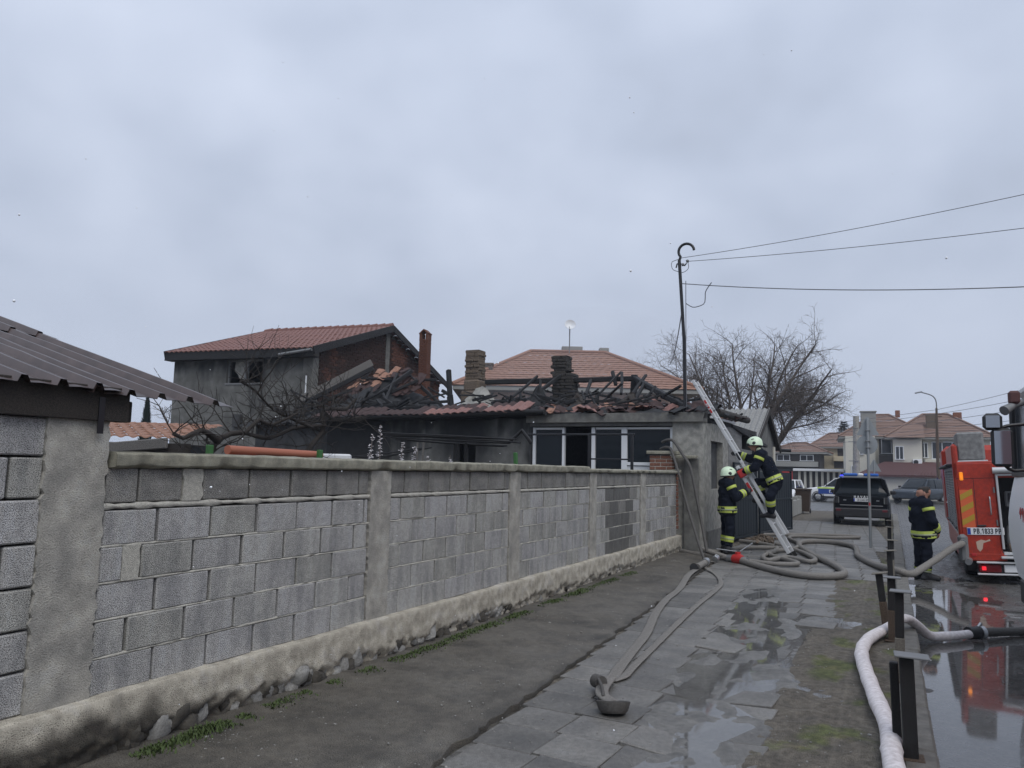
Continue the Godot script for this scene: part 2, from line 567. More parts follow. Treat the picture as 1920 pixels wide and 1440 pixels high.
func walk_h(x: float, z: float) -> float:
	var h := hollow(x, z) + 0.006 * nz.get_noise_2d(x * 30.0, z * 30.0)
	if x > -0.95 and z > -13.6:
		h += (0.020 * nz.get_noise_2d(x * 75.0, z * 75.0) + 0.010 * nz.get_noise_2d(x * 220.0, z * 220.0)) * smoothstep(-0.95, -0.75, x)
	return h

func road_h(x: float, z: float) -> float:
	var h := -0.178 + 0.030 * nz.get_noise_2d(x * 22.0, z * 22.0) + 0.011 * nz.get_noise_2d(x * 190.0, z * 190.0) + 0.022 * smoothstep(0.85, 1.7, x)
	h += 0.022 * nz.get_noise_2d(x * 55.0, z * 30.0 + 90.0) * smoothstep(0.7, 1.2, x)
	h -= 0.026 * exp(-pow((x - 0.75) / 0.7, 2.0)) * (1.0 - smoothstep(-11.5, -16.0, z))
	return h

func ground() -> void:
	var b := MB.new()
	b.poly([Vector3(-420, -0.33, 420), Vector3(420, -0.33, 420), Vector3(420, -0.33, -420), Vector3(-420, -0.33, -420)])
	tag(obj("ground", b, M.mud, self), "", "", "", "structure")
	b = MB.new()       # the plots behind the wall
	b.poly([Vector3(-90, -0.06, 12), Vector3(-4.0, -0.06, 12), Vector3(-4.0, -0.06, -39), Vector3(-90, -0.06, -39)])
	tag(obj("yard_ground", b, M.mud, self), "", "", "", "structure")
	# pavement bed: mud between and beyond the slabs
	var xs := spread([[-4.0, -2.4, 0.2], [-2.4, 0.0, 0.035]])
	var zs := spread([[4.0, -3.0, 0.5], [-3.0, -9.0, 0.04], [-9.0, -14.5, 0.07], [-14.5, -39.0, 0.7]])
	b = MB.new()
	b.colored = true
	var moss := FastNoiseLite.new()
	moss.seed = 5
	moss.frequency = 0.9
	moss.fractal_octaves = 4
	b.grid(xs.size(), zs.size(), func(i: int, j: int):
		var x: float = xs[i]
		var z: float = zs[j]
		var under := 0.022 if (x < -0.90 or z < -13.6) else 0.022 * (1.0 - smoothstep(-0.90, -0.78, x))
		return Vector3(x, walk_h(x, z) - under, z)
	, func(i: int, j: int):
		var x: float = xs[i]
		var z: float = zs[j]
		var t := smoothstep(0.08, 0.42, moss.get_noise_2d(x * 1.6, z * 1.1) + 0.22 * moss.get_noise_2d(x * 9.0, z * 9.0)) * smoothstep(-0.85, -0.6, x)
		var k := 1.0 + 0.35 * moss.get_noise_2d(x * 4.0 + 50.0, z * 4.0)
		return Color(k, k, k).lerp(Color(0.72, 0.98, 0.32) * k, t * 0.85))
	tag(obj("pavement_bed", b, M.mud, self), "", "", "", "structure")
	# road
	xs = spread([[0.2, 2.6, 0.05], [2.6, 9.5, 0.5]])
	zs = spread([[12.0, -3.5, 1.0], [-3.5, -12.0, 0.06], [-12.0, -17.5, 0.12], [-17.5, -39.0, 0.5], [-39.0, -66.0, 3.0]])
	b = MB.new()
	b.colored = true
	b.grid(xs.size(), zs.size(), func(i: int, j: int): return Vector3(xs[i], road_h(xs[i], zs[j]), zs[j]), func(i: int, j: int):
		var k := 1.0 + 0.5 * moss.get_noise_2d(xs[i] * 0.8, zs[j] * 0.5 + 30.0)
		return Color(k, k * 0.985, k * 0.96))
	b.poly([Vector3(-60, -0.185, -39), Vector3(0.2, -0.185, -39), Vector3(0.2, -0.185, -66), Vector3(-60, -0.185, -66)])
	tag(obj("road", b, M.road, self), "", "", "", "structure")
	# standing water
	b = MB.new()
	b.poly([Vector3(0.2, -0.178, -3.0), Vector3(2.9, -0.178, -3.0), Vector3(2.9, -0.178, -17.0), Vector3(0.2, -0.178, -17.0)])
	tag(obj("puddle", b, M.water, self), "", "", "", "structure")
	b = MB.new()
	b.poly([Vector3(-2.4, -0.0145, -3.2), Vector3(-0.3, -0.0145, -3.2), Vector3(-0.3, -0.0145, -13.4), Vector3(-2.4, -0.0145, -13.4)])
	tag(obj("puddle", b, M.water, self), "", "", "", "structure")
	# dirty concrete strip along the wall with a broken edge
	var zz := spread([[4.0, -3.0, 0.5], [-3.0, -16.0, 0.07]])
	b = MB.new()
	b.colored = true
	var edge := func(z: float): return -2.08 - 0.062 * (-z) + 0.045 * nz.get_noise_2d(z * 60.0, 7.0) + 0.03 * nz.get_noise_2d(z * 240.0, 9.0)
	b.grid(14, zz.size(), func(i: int, j: int):
		var z: float = zz[j]
		var e: float = edge.call(z)
		var u: float = [0.0, 0.15, 0.3, 0.45, 0.58, 0.7, 0.8, 0.87, 0.92, 0.955, 0.975, 0.99, 1.0, 1.0][i]
		var x := lerpf(-3.95, e, u)
		var y := 0.034 + 0.022 * (1.0 - u) + 0.014 * nz.get_noise_2d(x * 40.0, z * 40.0) + 0.004 * nz.get_noise_2d(x * 200.0, z * 200.0)
		y -= 0.018 * smoothstep(0.86, 0.99, u)
		return Vector3(x, y if i < 13 else -0.03, z)
	, func(i: int, j: int):
		var z: float = zz[j]
		var k := 1.0 + 0.45 * moss.get_noise_2d(float(i) * 0.13, z * 0.7)
		k *= 1.0 - 0.38 * smoothstep(0.55, 0.95, i / 13.0 + 0.3 * moss.get_noise_2d(z * 2.0, 5.0))
		k *= 1.0 - 0.35 * smoothstep(0.2, 0.5, moss.get_noise_2d(float(i) * 0.2 + 9.0, z * 0.9))
		return Color(k, k * 0.985, k * 0.96))
	tag(obj("concrete_strip", b, M.strip, self), "", "", "", "structure")
	# paving slabs, each its own piece
	var pav := Node3D.new()
	pav.name = "pavement"
	add_child(pav)
	structure(pav)
	var S := 0.41
	var meshes := []
	for k in 4:
		var sb := MB.new()
		sb.box(Vector3(S - [0.008, 0.010, 0.012, 0.009][k], 0.05, S - [0.009, 0.011, 0.008, 0.012][k]), Vector3.ZERO, [0.004, 0.007, 0.005, 0.008][k])
		meshes.append(sb.mesh())
	var turn := deg_to_rad(-3.55)
	var far := MB.new()
	var n := 0
	for r in 70:
		for q in 8:
			var u := S * (q + 0.5) + 0.01
			var z := -1.2 - S * r
			var x := -2.06 - 0.062 * (-z) + u
			if x > -0.16:
				continue
			if z > -13.5 and x > -0.82 + 0.2 * nz.get_noise_2d(z * 40.0, 77.0):
				continue
			var h := walk_h(x, z)
			var gx := (walk_h(x + 0.2, z) - walk_h(x - 0.2, z)) / 0.4
			var gz := (walk_h(x, z + 0.2) - walk_h(x, z - 0.2)) / 0.4
			var tilt := Vector3(gz + rf(-0.008, 0.008), turn + rf(-0.006, 0.006), 0.0)
			tilt.z = gx + rf(-0.004, 0.004)
			tilt.x = -gz + rf(-0.004, 0.004)
			var at := Vector3(x + rf(-0.003, 0.003), h - 0.025 + rf(-0.002, 0.002), z)
			if n < 300 and z > -22.0:
				put("slab", meshes[rng.randi() % 4], M["slab%d" % (rng.randi() % 3)], pav, at, tilt)
				n += 1
			else:
				far.xf = Transform3D(Basis.from_euler(tilt), at)
				far.box(Vector3(S - 0.012, 0.05, S - 0.012), Vector3.ZERO, 0.008)
	if far.v.size():
		stuff(obj("slab", far, M.slab0, pav))
	# silt washed over the worn slabs: its humps and dips draw the edge of the standing water
	var sx := spread([[-2.35, -0.55, 0.028]])
	var sz := spread([[-3.3, -9.0, 0.03], [-9.0, -13.4, 0.045]])
	var sf := FastNoiseLite.new()
	sf.seed = 44
	sf.frequency = 1.6
	sf.fractal_octaves = 5
	b = MB.new()
	b.colored = true
	b.grid(sx.size(), sz.size(), func(i: int, j: int):
		var x: float = sx[i]
		var z: float = sz[j]
		var dip := clampf(-hollow(x, z) / 0.034, 0.0, 1.0)
		var silt := -0.0155 + 0.034 * sf.get_noise_2d(x * 1.5, z * 0.7) - 0.006 * smoothstep(0.5, 1.0, dip)
		return Vector3(x, lerpf(walk_h(x, z) - 0.012, silt, smoothstep(0.14, 0.36, dip)), z)
	, func(i: int, j: int):
		var k: float = 1.0 + 0.5 * sf.get_noise_2d(sx[i] * 2.0 + 20.0, sz[j])
		return Color(k, k, k))
	tag(obj("silt", b, M.silt, self), "", "", "", "structure")
	# kerb stones
	var kb := Node3D.new()
	kb.name = "kerb"
	add_child(kb)
	structure(kb)
	for k in 38:
		var z := -1.0 - k * 1.0
		var ks := MB.new()
		ks.box(Vector3(0.19 + rf(-0.008, 0.006), 0.3, 0.985), Vector3.ZERO, 0.018)
		put("kerb_stone", ks.mesh(), M.kerb, kb, Vector3(0.105 + rf(-0.008, 0.008), -0.140 + rf(-0.008, 0.006), z), Vector3(rf(-0.006, 0.006), rf(-0.006, 0.006), rf(-0.02, 0.02)))
	# far pavement on the other side of the road
	var fp := MB.new()
	fp.box(Vector3(60.0, 0.3, 10.0), Vector3(-22.0, -0.20, -71.0), 0.02)
	tag(obj("far_pavement", fp, M.concrete_dim, self), "", "", "", "structure")
	fp = MB.new()
	fp.beam(Vector3(-0.2, -0.13, -60.9), Vector3(9.0, -0.13, -57.0), 0.3, 0.26, 0.02)
	fp.poly([Vector3(-0.2, -0.03, -60.9), Vector3(9, -0.03, -57), Vector3(9, -0.03, -66), Vector3(-0.2, -0.03, -66)])
	tag(obj("corner_pavement", fp, M.concrete_dim, self), "", "", "", "structure")
	# grit, chips and dead leaves
	var lt := MB.new()
	for k in 1500:
		var z := -3.2 - 11.0 * pow(rng.randf(), 1.6)
		var x := rf(-3.75, 0.0)
		if k % 3 == 0:
			x = -3.7 + absf(rng.randfn(0.0, 0.22))
		var y := 0.045 if x < -2.1 - 0.062 * -z else walk_h(x, z) + 0.003
		lt.xf = Transform3D(Basis.from_euler(Vector3(rf(-0.5, 0.5), rf(0, 6), rf(-0.5, 0.5))), Vector3(x, y, z))
		var s := rf(0.003, 0.009) * (1.0 + 0.8 * float(rng.randf() < 0.1))
		lt.box(Vector3(s * rf(0.8, 2.0), s * rf(0.4, 0.9), s), Vector3.ZERO, s * 0.2)
	tag(obj("litter", lt, M.stone, self), "fine grit and chips scattered over the pavement", "litter", "", "stuff")
	# weeds at the foot of the wall
	var gm := MB.new()
	for k in 9000:
		var z := -2.6 - 9.5 * pow(rng.randf(), 1.3)
		var dens := nz.get_noise_2d(z * 55.0, 300.0) + 0.25 * nz.get_noise_2d(z * 300.0, 200.0)
		if dens < -0.22:
			continue
		var x := -3.74 + absf(rng.randfn(0.0, 0.06)) - 0.03 + 0.03 * nz.get_noise_2d(z * 80.0, 1.0)
		var p := Vector3(x, 0.045, z)
		var hgt := rf(0.008, 0.024) * (1.0 + maxf(dens, 0.0))
		var az := rf(0, TAU)
		var o := Vector3(cos(az), 0, sin(az))
		var side := Vector3(-o.z, 0, o.x) * rf(0.004, 0.009)
		var tip := p + o * hgt * rf(0.3, 1.0) + Vector3(0, hgt, 0)
		gm.poly([p - side, p + side, tip + side * 0.6])
		gm.poly([p - side, tip + side * 0.6, tip - side * 0.4])
	tag(obj("weeds", gm, M.grass0, self), "low green weeds and moss along the foot of the block wall", "weeds", "", "stuff")

# ---------------------------------------------------------------- the concrete block wall
func jag(z1_: float, z2_: float, y0: float, y1: float, rough: float) -> Array:     # an upright slab seen from the street, ragged sides; outline in (along, up)
	var out := []
	var k := int((y1 - y0) / 0.028)
	for i in k + 1:
		out.append(Vector2(-2.6 - z2_ + rough * (1.6 * nz.get_noise_2d(i * 26.0, z2_ * 90.0) + 0.35 * rf(-1, 1)), lerpf(y0, y1, float(i) / k)))
	for i in k + 1:
		out.append(Vector2(-2.6 - z1_ + rough * (1.6 * nz.get_noise_2d(i * 26.0, z1_ * 90.0) + 0.35 * rf(-1, 1)), lerpf(y1, y0, float(i) / k)))
	return out

func block_wall() -> void:
	var X := -3.9
	var w := thing("block_wall", "long grey concrete block wall with capping stones beside the pavement", "wall", Vector3(X, 0, -2.6))
	var core := MB.new()
	core.box(Vector3(0.10, 1.62, 13.2), Vector3(-0.135, 0.81, -6.5))
	obj("wall_core", core, M.soot, w)
	var meshes := {}
	var block := func(za: float, zb: float, y0: float, y1: float, m: String):
		var L := snappedf(absf(zb - za), 0.02)
		var Hh := snappedf(y1 - y0, 0.01)
		var key := "%.2f_%.2f_%d" % [L, Hh, rng.randi() % 3]
		if not meshes.has(key):
			var b := MB.new()
			b.box(Vector3(0.19, Hh, L), Vector3.ZERO, rf(0.004, 0.009))
			meshes[key] = b.mesh()
		put("block", meshes[key], M[m], w, Vector3(-0.095 + rf(-0.004, 0.004), (y0 + y1) * 0.5, (za + zb) * 0.5 + 2.6), Vector3(rf(-0.004, 0.004), rf(-0.006, 0.006), 0))
	var panels := [[-2.86, -5.28], [-5.58, -7.91], [-8.19, -10.51], [-10.80, -13.02], [-13.34, -15.54]]
	var rows := [0.375, 0.575, 0.775, 0.975, 1.175]
	for pi in panels.size():
		var z0: float = panels[pi][0]
		var z1: float = panels[pi][1]
		for r in 5:
			var y0: float = rows[r]
			# light mortar bed under the course, a ragged squeezed ribbon
			if r > 0:
				var mb := MB.new()
				var kk := int((z0 - z1) / 0.06)
				mb.grid(kk + 1, 4, func(i: int, j: int):
					var z := lerpf(z0 + 0.02, z1 - 0.02, float(i) / kk)
					var q: float = nz.get_noise_2d(z * 260.0, y0 * 999.0 + pi * 77.0)
					var bulge: float = 0.003 * q - 0.001
					var half := 0.0075 + 0.009 * nz.get_noise_2d(z * 330.0, y0 * 500.0 + 55.0)
					return Vector3([-0.02, bulge, bulge - 0.001, -0.02][j], y0 - 0.002 + half * [1.0, 0.8, -0.8, -1.0][j], z + 2.6))
				obj("mortar_bed", mb, M.mortar, w)
			var z: float = z0 - ([0.39, 0.2, 0.38, 0.22, 0.36][r] if pi == 0 else fposmod(0.13 * pi + (0.2 if r % 2 == 1 else 0.0), 0.4) + 0.04)
			var za := z0
			while za > z1 + 0.02:
				if z < z1 + 0.06:
					z = z1
				var fill := pi == 0 and r == 3 and za < -2.95 and za > -3.12
				if fill:
					z = minf(z, -3.12)
				var m := "block%d" % (rng.randi() % 4)
				if pi == 3 and not (r < 2 and za > -11.15) and za < -10.95 and z > -12.95:
					m = "block_wet" if za < -11.2 and z > -12.7 and rng.randf() < 0.85 else "block_damp"
				if pi == 4 and rng.randf() < 0.25:
					m = "block_top"
				if pi == 0 and r == 3 and za > -2.9:
					block.call(za, -3.01, y0 + 0.004, y0 + 0.192, m)
					var pt := MB.new()
					pt.prism(jag(-3.0, -3.115, y0 + 0.0, y0 + 0.196, 0.006), 0.03)
					var pm := obj("mortar_patch", pt, M.mortar, w)
					pm.transform = Transform3D(Basis(Vector3(0, 0, -1), Vector3.UP, Vector3(1, 0, 0)), Vector3(0.004, 0, 0))
					za = -3.12
					z = -3.5
					continue
				block.call(za - 0.0055, z + 0.0055, y0 + 0.003, y0 + 0.194, m)
				za = z
				z -= 0.4
		# thicker mortar under the last course
		var mb2 := MB.new()
		var k2 := int((z0 - z1) / 0.05)
		mb2.grid(k2 + 1, 4, func(i: int, j: int):
			var z := lerpf(z0 + 0.02, z1 - 0.02, float(i) / k2)
			var q: float = nz.get_noise_2d(z * 200.0, pi * 31.0)
			var half := 0.017 + 0.012 * nz.get_noise_2d(z * 260.0, 13.0 + pi)
			return Vector3([-0.03, 0.001 + 0.004 * q, 0.001 - 0.003 * q, -0.03][j], 1.392 + half * [1.0, 0.85, -0.85, -1.0][j], z + 2.6))
		obj("mortar_bed", mb2, M.mortar, w)
		var zt := z0
		var first := true
		while zt > z1 + 0.02:
			var L := 0.22 if first else 0.4
			if pi == 0 and not first and zt > -3.2:
				L = 0.31
			var ze := maxf(z1, zt - L)
			if ze < z1 + 0.07:
				ze = z1
			if pi == 0 and absf(zt + 3.39) < 0.02:
				var pt := MB.new()
				pt.prism(jag(-3.385, -3.535, 1.41, 1.605, 0.012), 0.03)
				var pm := obj("mortar_patch", pt, M.mortar, w)
				pm.transform = Transform3D(Basis(Vector3(0, 0, -1), Vector3.UP, Vector3(1, 0, 0)), Vector3(0.004, 0, 0))
				zt = -3.54
				continue
			block.call(zt - 0.0055, ze + 0.0055, 1.413, 1.602, "block_top")
			zt = ze
			first = false
	# cast pillars
	for p in [[-2.50, -2.86, 0.29, 1.865, 0.013], [-5.28, -5.58, 0.37, 1.605, 0.010], [-7.91, -8.19, 0.36, 1.605, 0.007], [-10.51, -10.80, 0.36, 1.605, 0.006], [-13.02, -13.34, 0.36, 1.605, 0.006]]:
		var b := MB.new()
		b.prism(jag(p[0] - 0.005, p[1] + 0.005, p[2], p[3], p[4]), 0.22)
		var o := obj("pillar", b, M.concrete, w)
		o.transform = Transform3D(Basis(Vector3(0, 0, -1), Vector3.UP, Vector3(1, 0, 0)), Vector3(0.012, 0, 0))
	# end post: a thin column of brick ends
	for k in 15:
		var b := MB.new()
		b.box(Vector3(0.22, 0.062, 0.13), Vector3.ZERO, 0.006)
		put("brick", b.mesh(), M.brick, w, Vector3(-0.10 + rf(-0.006, 0.006), 0.30 + k * 0.075 + 0.235, -15.62 + 2.6), Vector3(0, rf(-0.03, 0.03), 0))
	var eb := MB.new()
	eb.box(Vector3(0.20, 1.14, 0.10), Vector3(-0.11, 1.06, -15.62 + 2.6))
	obj("mortar_bed", eb, M.mortar, w)
	# coping: three long cast lengths, worn lower edge
	for s in [[-2.88, -5.9], [-5.9, -10.4], [-10.4, -15.75]]:
		var cb := MB.new()
		var k3 := int((s[0] - s[1]) / 0.06)
		var prof := [Vector2(-0.26, 1.60), Vector2(-0.26, 1.685), Vector2(-0.02, 1.70), Vector2(0.045, 1.693), Vector2(0.052, 1.68), Vector2(0.052, 1.625), Vector2(0.045, 1.612), Vector2(-0.01, 1.606)]
		var thin: float = 0.0 if s[0] > -10.0 else 0.03
		cb.grid(k3 + 1, 9, func(i: int, j: int):
			var z := lerpf(s[0] - 0.003, s[1] + 0.003, float(i) / k3)
			var q: Vector2 = prof[j % 8]
			var wv: float = nz.get_noise_2d(z * 160.0, j * 35.0) * 0.006 + nz.get_noise_2d(z * 30.0, 4.0) * 0.004
			if j == 5 or j == 6:
				wv += maxf(0.0, nz.get_noise_2d(z * 110.0, 88.0) - 0.12) * 0.05
			return Vector3(q.x - (wv * 1.2 if j >= 4 else 0.0), q.y - (thin if j > 0 and j < 5 else 0.0) + wv, z + 2.6))
		for e in [0, 1]:
			var zc: float = (s[0] - 0.003 if e == 0 else s[1] + 0.003) + 2.6
			var ring := []
			for q in prof:
				ring.append(Vector3(q.x, q.y, zc))
			if e == 1:
				ring.reverse()
			cb.poly(ring)
		obj("coping", cb, M.coping, w)
	# plinth: cast concrete with a crumbling foot over rubble
	var pb := MB.new()
	pb.colored = true
	var zl := spread([[-0.6, -2.2, 0.2], [-2.2, -9.0, 0.03], [-9.0, -15.72, 0.06]])
	var ys := [0.385, 0.38, 0.372, 0.35, 0.32, 0.29, 0.26, 0.23, 0.20, 0.175, 0.15, 0.125, 0.10, 0.075, 0.05, 0.02, -0.02]
	var blot := FastNoiseLite.new()
	blot.seed = 31
	blot.frequency = 2.2
	blot.fractal_octaves = 4
	pb.grid(zl.size(), ys.size(), func(i: int, j: int):
		var z: float = zl[i]
		var y: float = ys[j]
		var low := smoothstep(0.16, 0.10, y + 0.09 * blot.get_noise_2d(z * 0.9, 3.0) + 0.05 * blot.get_noise_2d(z * 3.0, y * 3.0))
		var x := -0.10 if j == 0 else 0.040 + 0.02 * minf(1.0, j * 0.4)
		x += 0.004 * blot.get_noise_2d(z * 1.2, y * 1.6) + 0.003 * blot.get_noise_2d(z * 7.0, y * 9.0)
		x -= low * (0.045 + 0.04 * blot.get_noise_2d(z * 3.2, y * 5.0))
		var drop := 0.012 * blot.get_noise_2d(z * 0.7, 77.0)
		return Vector3(x + (0.02 if z > -3.0 else 0.0), y + drop * (1.0 if j < 6 else 0.0), z + 2.6)
	, func(i: int, j: int):
		var z: float = zl[i]
		var y: float = ys[j]
		var k: float = 0.95 + 0.32 * blot.get_noise_2d(z, y * 2.0) + 0.2 * blot.get_noise_2d(z * 9.0, y * 5.0)
		var c := Color(k, k * 0.985, k * 0.93)
		# black soot stain low on the near end, and damp lower down the rest
		var st := smoothstep(0.16, -0.16, absf(z + 2.85) * 0.30 + (y - 0.30) * 1.9 + 0.25 * blot.get_noise_2d(z * 1.3, y * 1.5) - 0.02)
		c = c.lerp(Color(0.07, 0.065, 0.06), st * 0.95)
		var pit := smoothstep(0.22, 0.36, blot.get_noise_2d(z * 5.0, y * 7.0 + 40.0)) * smoothstep(0.27, 0.12, y)
		c = c.lerp(Color(0.30, 0.28, 0.25), pit * 0.8)
		var run := smoothstep(0.25, 0.4, blot.get_noise_2d(z * 7.0, 11.0)) * smoothstep(0.2, 0.38, y) * smoothstep(-8.5, -11.5, z)
		return c.lerp(Color(0.5, 0.48, 0.42), run * 0.6))
	obj("plinth", pb, M.plinth, w)
	# rubble stones showing along the foot
	var sm := []
	for k in 6:
		var b := MB.new()
		var nn := FastNoiseLite.new()
		nn.seed = 60 + k
		nn.frequency = 1.1
		var f := func(i: int, j: int):
			var th := PI * i / 6.0
			var ph := -TAU * j / 9.0
			var d := Vector3(sin(th) * cos(ph), cos(th), sin(th) * sin(ph))
			return d * (1.0 + 0.55 * nn.get_noise_3d(d.x * 1.3, d.y * 1.3, d.z * 1.3) + (0.12 if absf(d.y) > 0.8 else 0.0))
		b.grid(7, 10, f)
		sm.append(b.mesh())
	var zz := -2.35
	while zz > -14.5:
		var near := zz > -8.0
		var s := rf(0.04, 0.095) if near else rf(0.025, 0.05)
		var o := put("stone", sm[rng.randi() % 6], M.stone if zz < -3.3 and rng.randf() < 0.72 else M.stone_dark, w, Vector3(-0.035 + rf(-0.015, 0.03), 0.055 + rf(0.0, 0.09) * (1.0 if near else 0.7), zz + 2.6), Vector3(rf(0, 6), rf(0, 6), rf(0, 6)))
		o.scale = Vector3(s * rf(0.8, 1.2), s * rf(0.6, 1.0), s * rf(0.9, 1.5))
		zz -= rf(0.03, 0.11)

func near_shed() -> void:
	var w := thing("block_shed", "near block shed at the left edge with brown ribbed metal roof over the wall", "shed", Vector3(-3.9, 0, -1.6))
	var core := MB.new()
	core.box(Vector3(0.1, 1.9, 2.0), Vector3(-0.15, 0.95, 0.1))
	core.box(Vector3(2.8, 1.9, 0.15), Vector3(-1.6, 0.95, -1.16))
	core.box(Vector3(0.15, 2.5, 2.2), Vector3(-2.95, 1.25, 0.0))
	core.box(Vector3(2.8, 1.9, 0.15), Vector3(-1.6, 0.95, 1.05))
	obj("wall_core", core, M.mortar_dark, w)
	var ys := [0.385, 0.6, 0.8, 1.01, 1.225, 1.45, 1.665, 1.87]
	var mk := {}
	for r in 7:
		var z := -2.515
		var first := true
		while z < -0.7:
			var L := 0.175 if (first and r % 2 == 1) else 0.4
			var h: float = ys[r + 1] - ys[r] - 0.012
			var b := MB.new()
			b.box(Vector3(0.19, h, L - 0.012), Vector3.ZERO, 0.008)
			put("block", b.mesh(), M[["block1", "block2", "block3"][rng.randi() % 3]], w, Vector3(-0.098 + rf(-0.006, 0.006), ys[r] + h * 0.5, z + L * 0.5 + 1.6), Vector3(rf(-0.01, 0.01), rf(-0.01, 0.01), 0))
			z += L
			first = false
	# roof: trapezoid-ribbed sheets rising away from the street
	var slope := Vector3(-2.62, 0.76, 0)
	var prof := [[0.0, 0.0], [0.055, 0.004], [0.118, 0.0], [0.134, 0.034], [0.166, 0.036], [0.182, 0.0], [0.2, 0.0]]
	for s in [[-0.62, -2.86, 0.018, 0.0, 1.0], [-2.82, -3.66, 0.0, 0.0, 0.86], [-2.82, -3.66, 0.012, 0.70, 1.02]]:
		var us := []
		var z: float = s[1]
		while z < s[0] - 0.001:
			for p in prof.slice(0, 6):
				us.append([z + p[0], p[1]])
			z += 0.2
		us.append([z, 0.0])
		var b := MB.new()
		var nv := 12
		var f := func(i: int, j: int):
			var t := lerpf(s[3], s[4], float(j) / (nv - 1))
			var wob := 0.006 * nz.get_noise_2d(us[i][0] * 40.0, t * 120.0)
			return Vector3(0.10, 2.005 + s[2], 0) + slope * t + Vector3(0, us[i][1] + wob, us[i][0] + 1.6)
		b.grid(us.size(), nv, func(i: int, j: int): return f.call(i, nv - 1 - j))
		b.grid(us.size(), nv, func(i: int, j: int): return f.call(i, j) - Vector3(0, 0.003, 0))
		obj("roof_sheet", b, M.sheet_brown, w)
	# timbers carrying the eave
	bm("roof_beam", Vector3(-0.06, 1.925, 1.0), Vector3(-0.06, 1.925, -1.41), 0.09, 0.12, M.wood_dark, w, 0.006)
	bm("fascia_board", Vector3(0.03, 1.96, 1.0), Vector3(0.03, 1.955, -1.345), 0.03, 0.19, M.wood_dark, w, 0.004)
	bm("rafter", Vector3(0.02, 1.962, -1.02), Vector3(-2.5, 2.70, -1.02), 0.06, 0.07, M.wood_dark, w, 0.004)
	bm("rafter", Vector3(0.02, 1.962, 0.1), Vector3(-2.5, 2.70, 0.1), 0.06, 0.07, M.wood_dark, w, 0.004)
	bm("tie_strap", Vector3(0.05, 1.99, -1.17), Vector3(0.05, 1.79, -1.17), 0.035, 0.006, M.black_paint, w)
# ---------------------------------------------------------------- building helpers
func roof_face(b: MB, a: Vector3, c: Vector3, d: Vector3, e: Vector3, rows: int, waves: int, lift := 0.03, amp := 0.02) -> void:
	# eave a (left) to c (right), ridge d (right) to e (left), seen from outside; courses of tiles with a step at each lower edge
	var up := (c - a).cross(e - a).normalized()
	if up.y < 0: up = -up
	var per := 6
	for r in rows:
		var t0 := float(r) / rows
		var t1 := float(r + 1) / rows
		var l0 := a.lerp(e, t0)
		var r0 := c.lerp(d, t0)
		var l1 := a.lerp(e, t1)
		var r1 := c.lerp(d, t1)
		var share := l0.distance_to(r0) / maxf(a.distance_to(c), 0.01)
		var nw := maxi(1, int(waves * share))
		var nu := nw * per + 1 if amp > 0.0 else 2
		var jit := rf(-0.006, 0.006)
		b.grid(nu, 3, func(i: int, j: int):
			var u := float(i) / (nu - 1)
			var wv := amp * (0.5 - 0.5 * cos(TAU * u * nw)) if amp > 0.0 else 0.0
			if j == 0:
				return l0.lerp(r0, u) + up * (lift + wv - 0.025 + jit)
			if j == 1:
				return l0.lerp(r0, u) + up * (lift + wv + jit)
			return l1.lerp(r1, u) + up * wv)

func hip_roof(parent: Node, w: float, d: float, eave: float, ridge: float, inset: float, m: Material, rows: int, waves: int, over := 0.4, amp := 0.0) -> void:
	# centred on x, front at z = 0, going back to -d
	var x0 := -w * 0.5 - over
	var x1 := w * 0.5 + over
	var z0 := over
	var z1 := -d - over
	var zm := -d * 0.5
	var A := Vector3(x0, eave, z0)
	var B := Vector3(x1, eave, z0)
	var C := Vector3(x1, eave, z1)
	var D := Vector3(x0, eave, z1)
	var R0 := Vector3(x0 + inset, ridge, zm)
	var R1 := Vector3(x1 - inset, ridge, zm)
	var b := MB.new()
	roof_face(b, A, B, R1, R0, rows, waves, 0.035, amp)
	roof_face(b, B, C, R1, R1, rows, waves, 0.035, amp)
	roof_face(b, C, D, R0, R1, rows, waves, 0.035, amp)
	roof_face(b, D, A, R0, R0, rows, waves, 0.035, amp)
	b.poly([A, D, C, B])
	var roof := obj("roof", b, m, parent)
	var rb := MB.new()
	for e in [[R0, R1], [A, R0], [B, R1], [C, R1], [D, R0]]:
		rb.tube([e[0] + Vector3(0, 0.05, 0), e[1] + Vector3(0, 0.05, 0)], 0.09, 6)
	obj("ridge_tiles", rb, m, roof)
	var fb := MB.new()
	fb.box(Vector3(w + 2 * over - 0.06, 0.16, d + 2 * over - 0.06), Vector3(0, eave - 0.085, zm))
	obj("eaves", fb, M.render_grey, roof)

func window(parent: Node, x: float, y: float, z: float, w: float, h: float, face := 0.0, frame: Material = null, panes := 2) -> void:   # centre; face turns it about y
	var f := MB.new()
	var t := 0.06
	f.box(Vector3(w, t, 0.08), Vector3(0, h * 0.5 - t * 0.5, 0))
	f.box(Vector3(w + 0.1, t, 0.14), Vector3(0, -h * 0.5 + t * 0.5, 0.02))
	for k in panes + 1:
		f.box(Vector3(t, h - 2 * t, 0.075), Vector3(-w * 0.5 + t * 0.5 + (w - t) * k / panes, 0, 0))
	var o := put("window", f.mesh(), frame if frame else M.white_pvc, parent, Vector3(x, y, z), Vector3(0, face, 0))
	var g := MB.new()
	g.box(Vector3(w - 0.08, h - 0.08, 0.03), Vector3(0, 0, -0.005))
	obj("pane", g, M.far_glass, o)

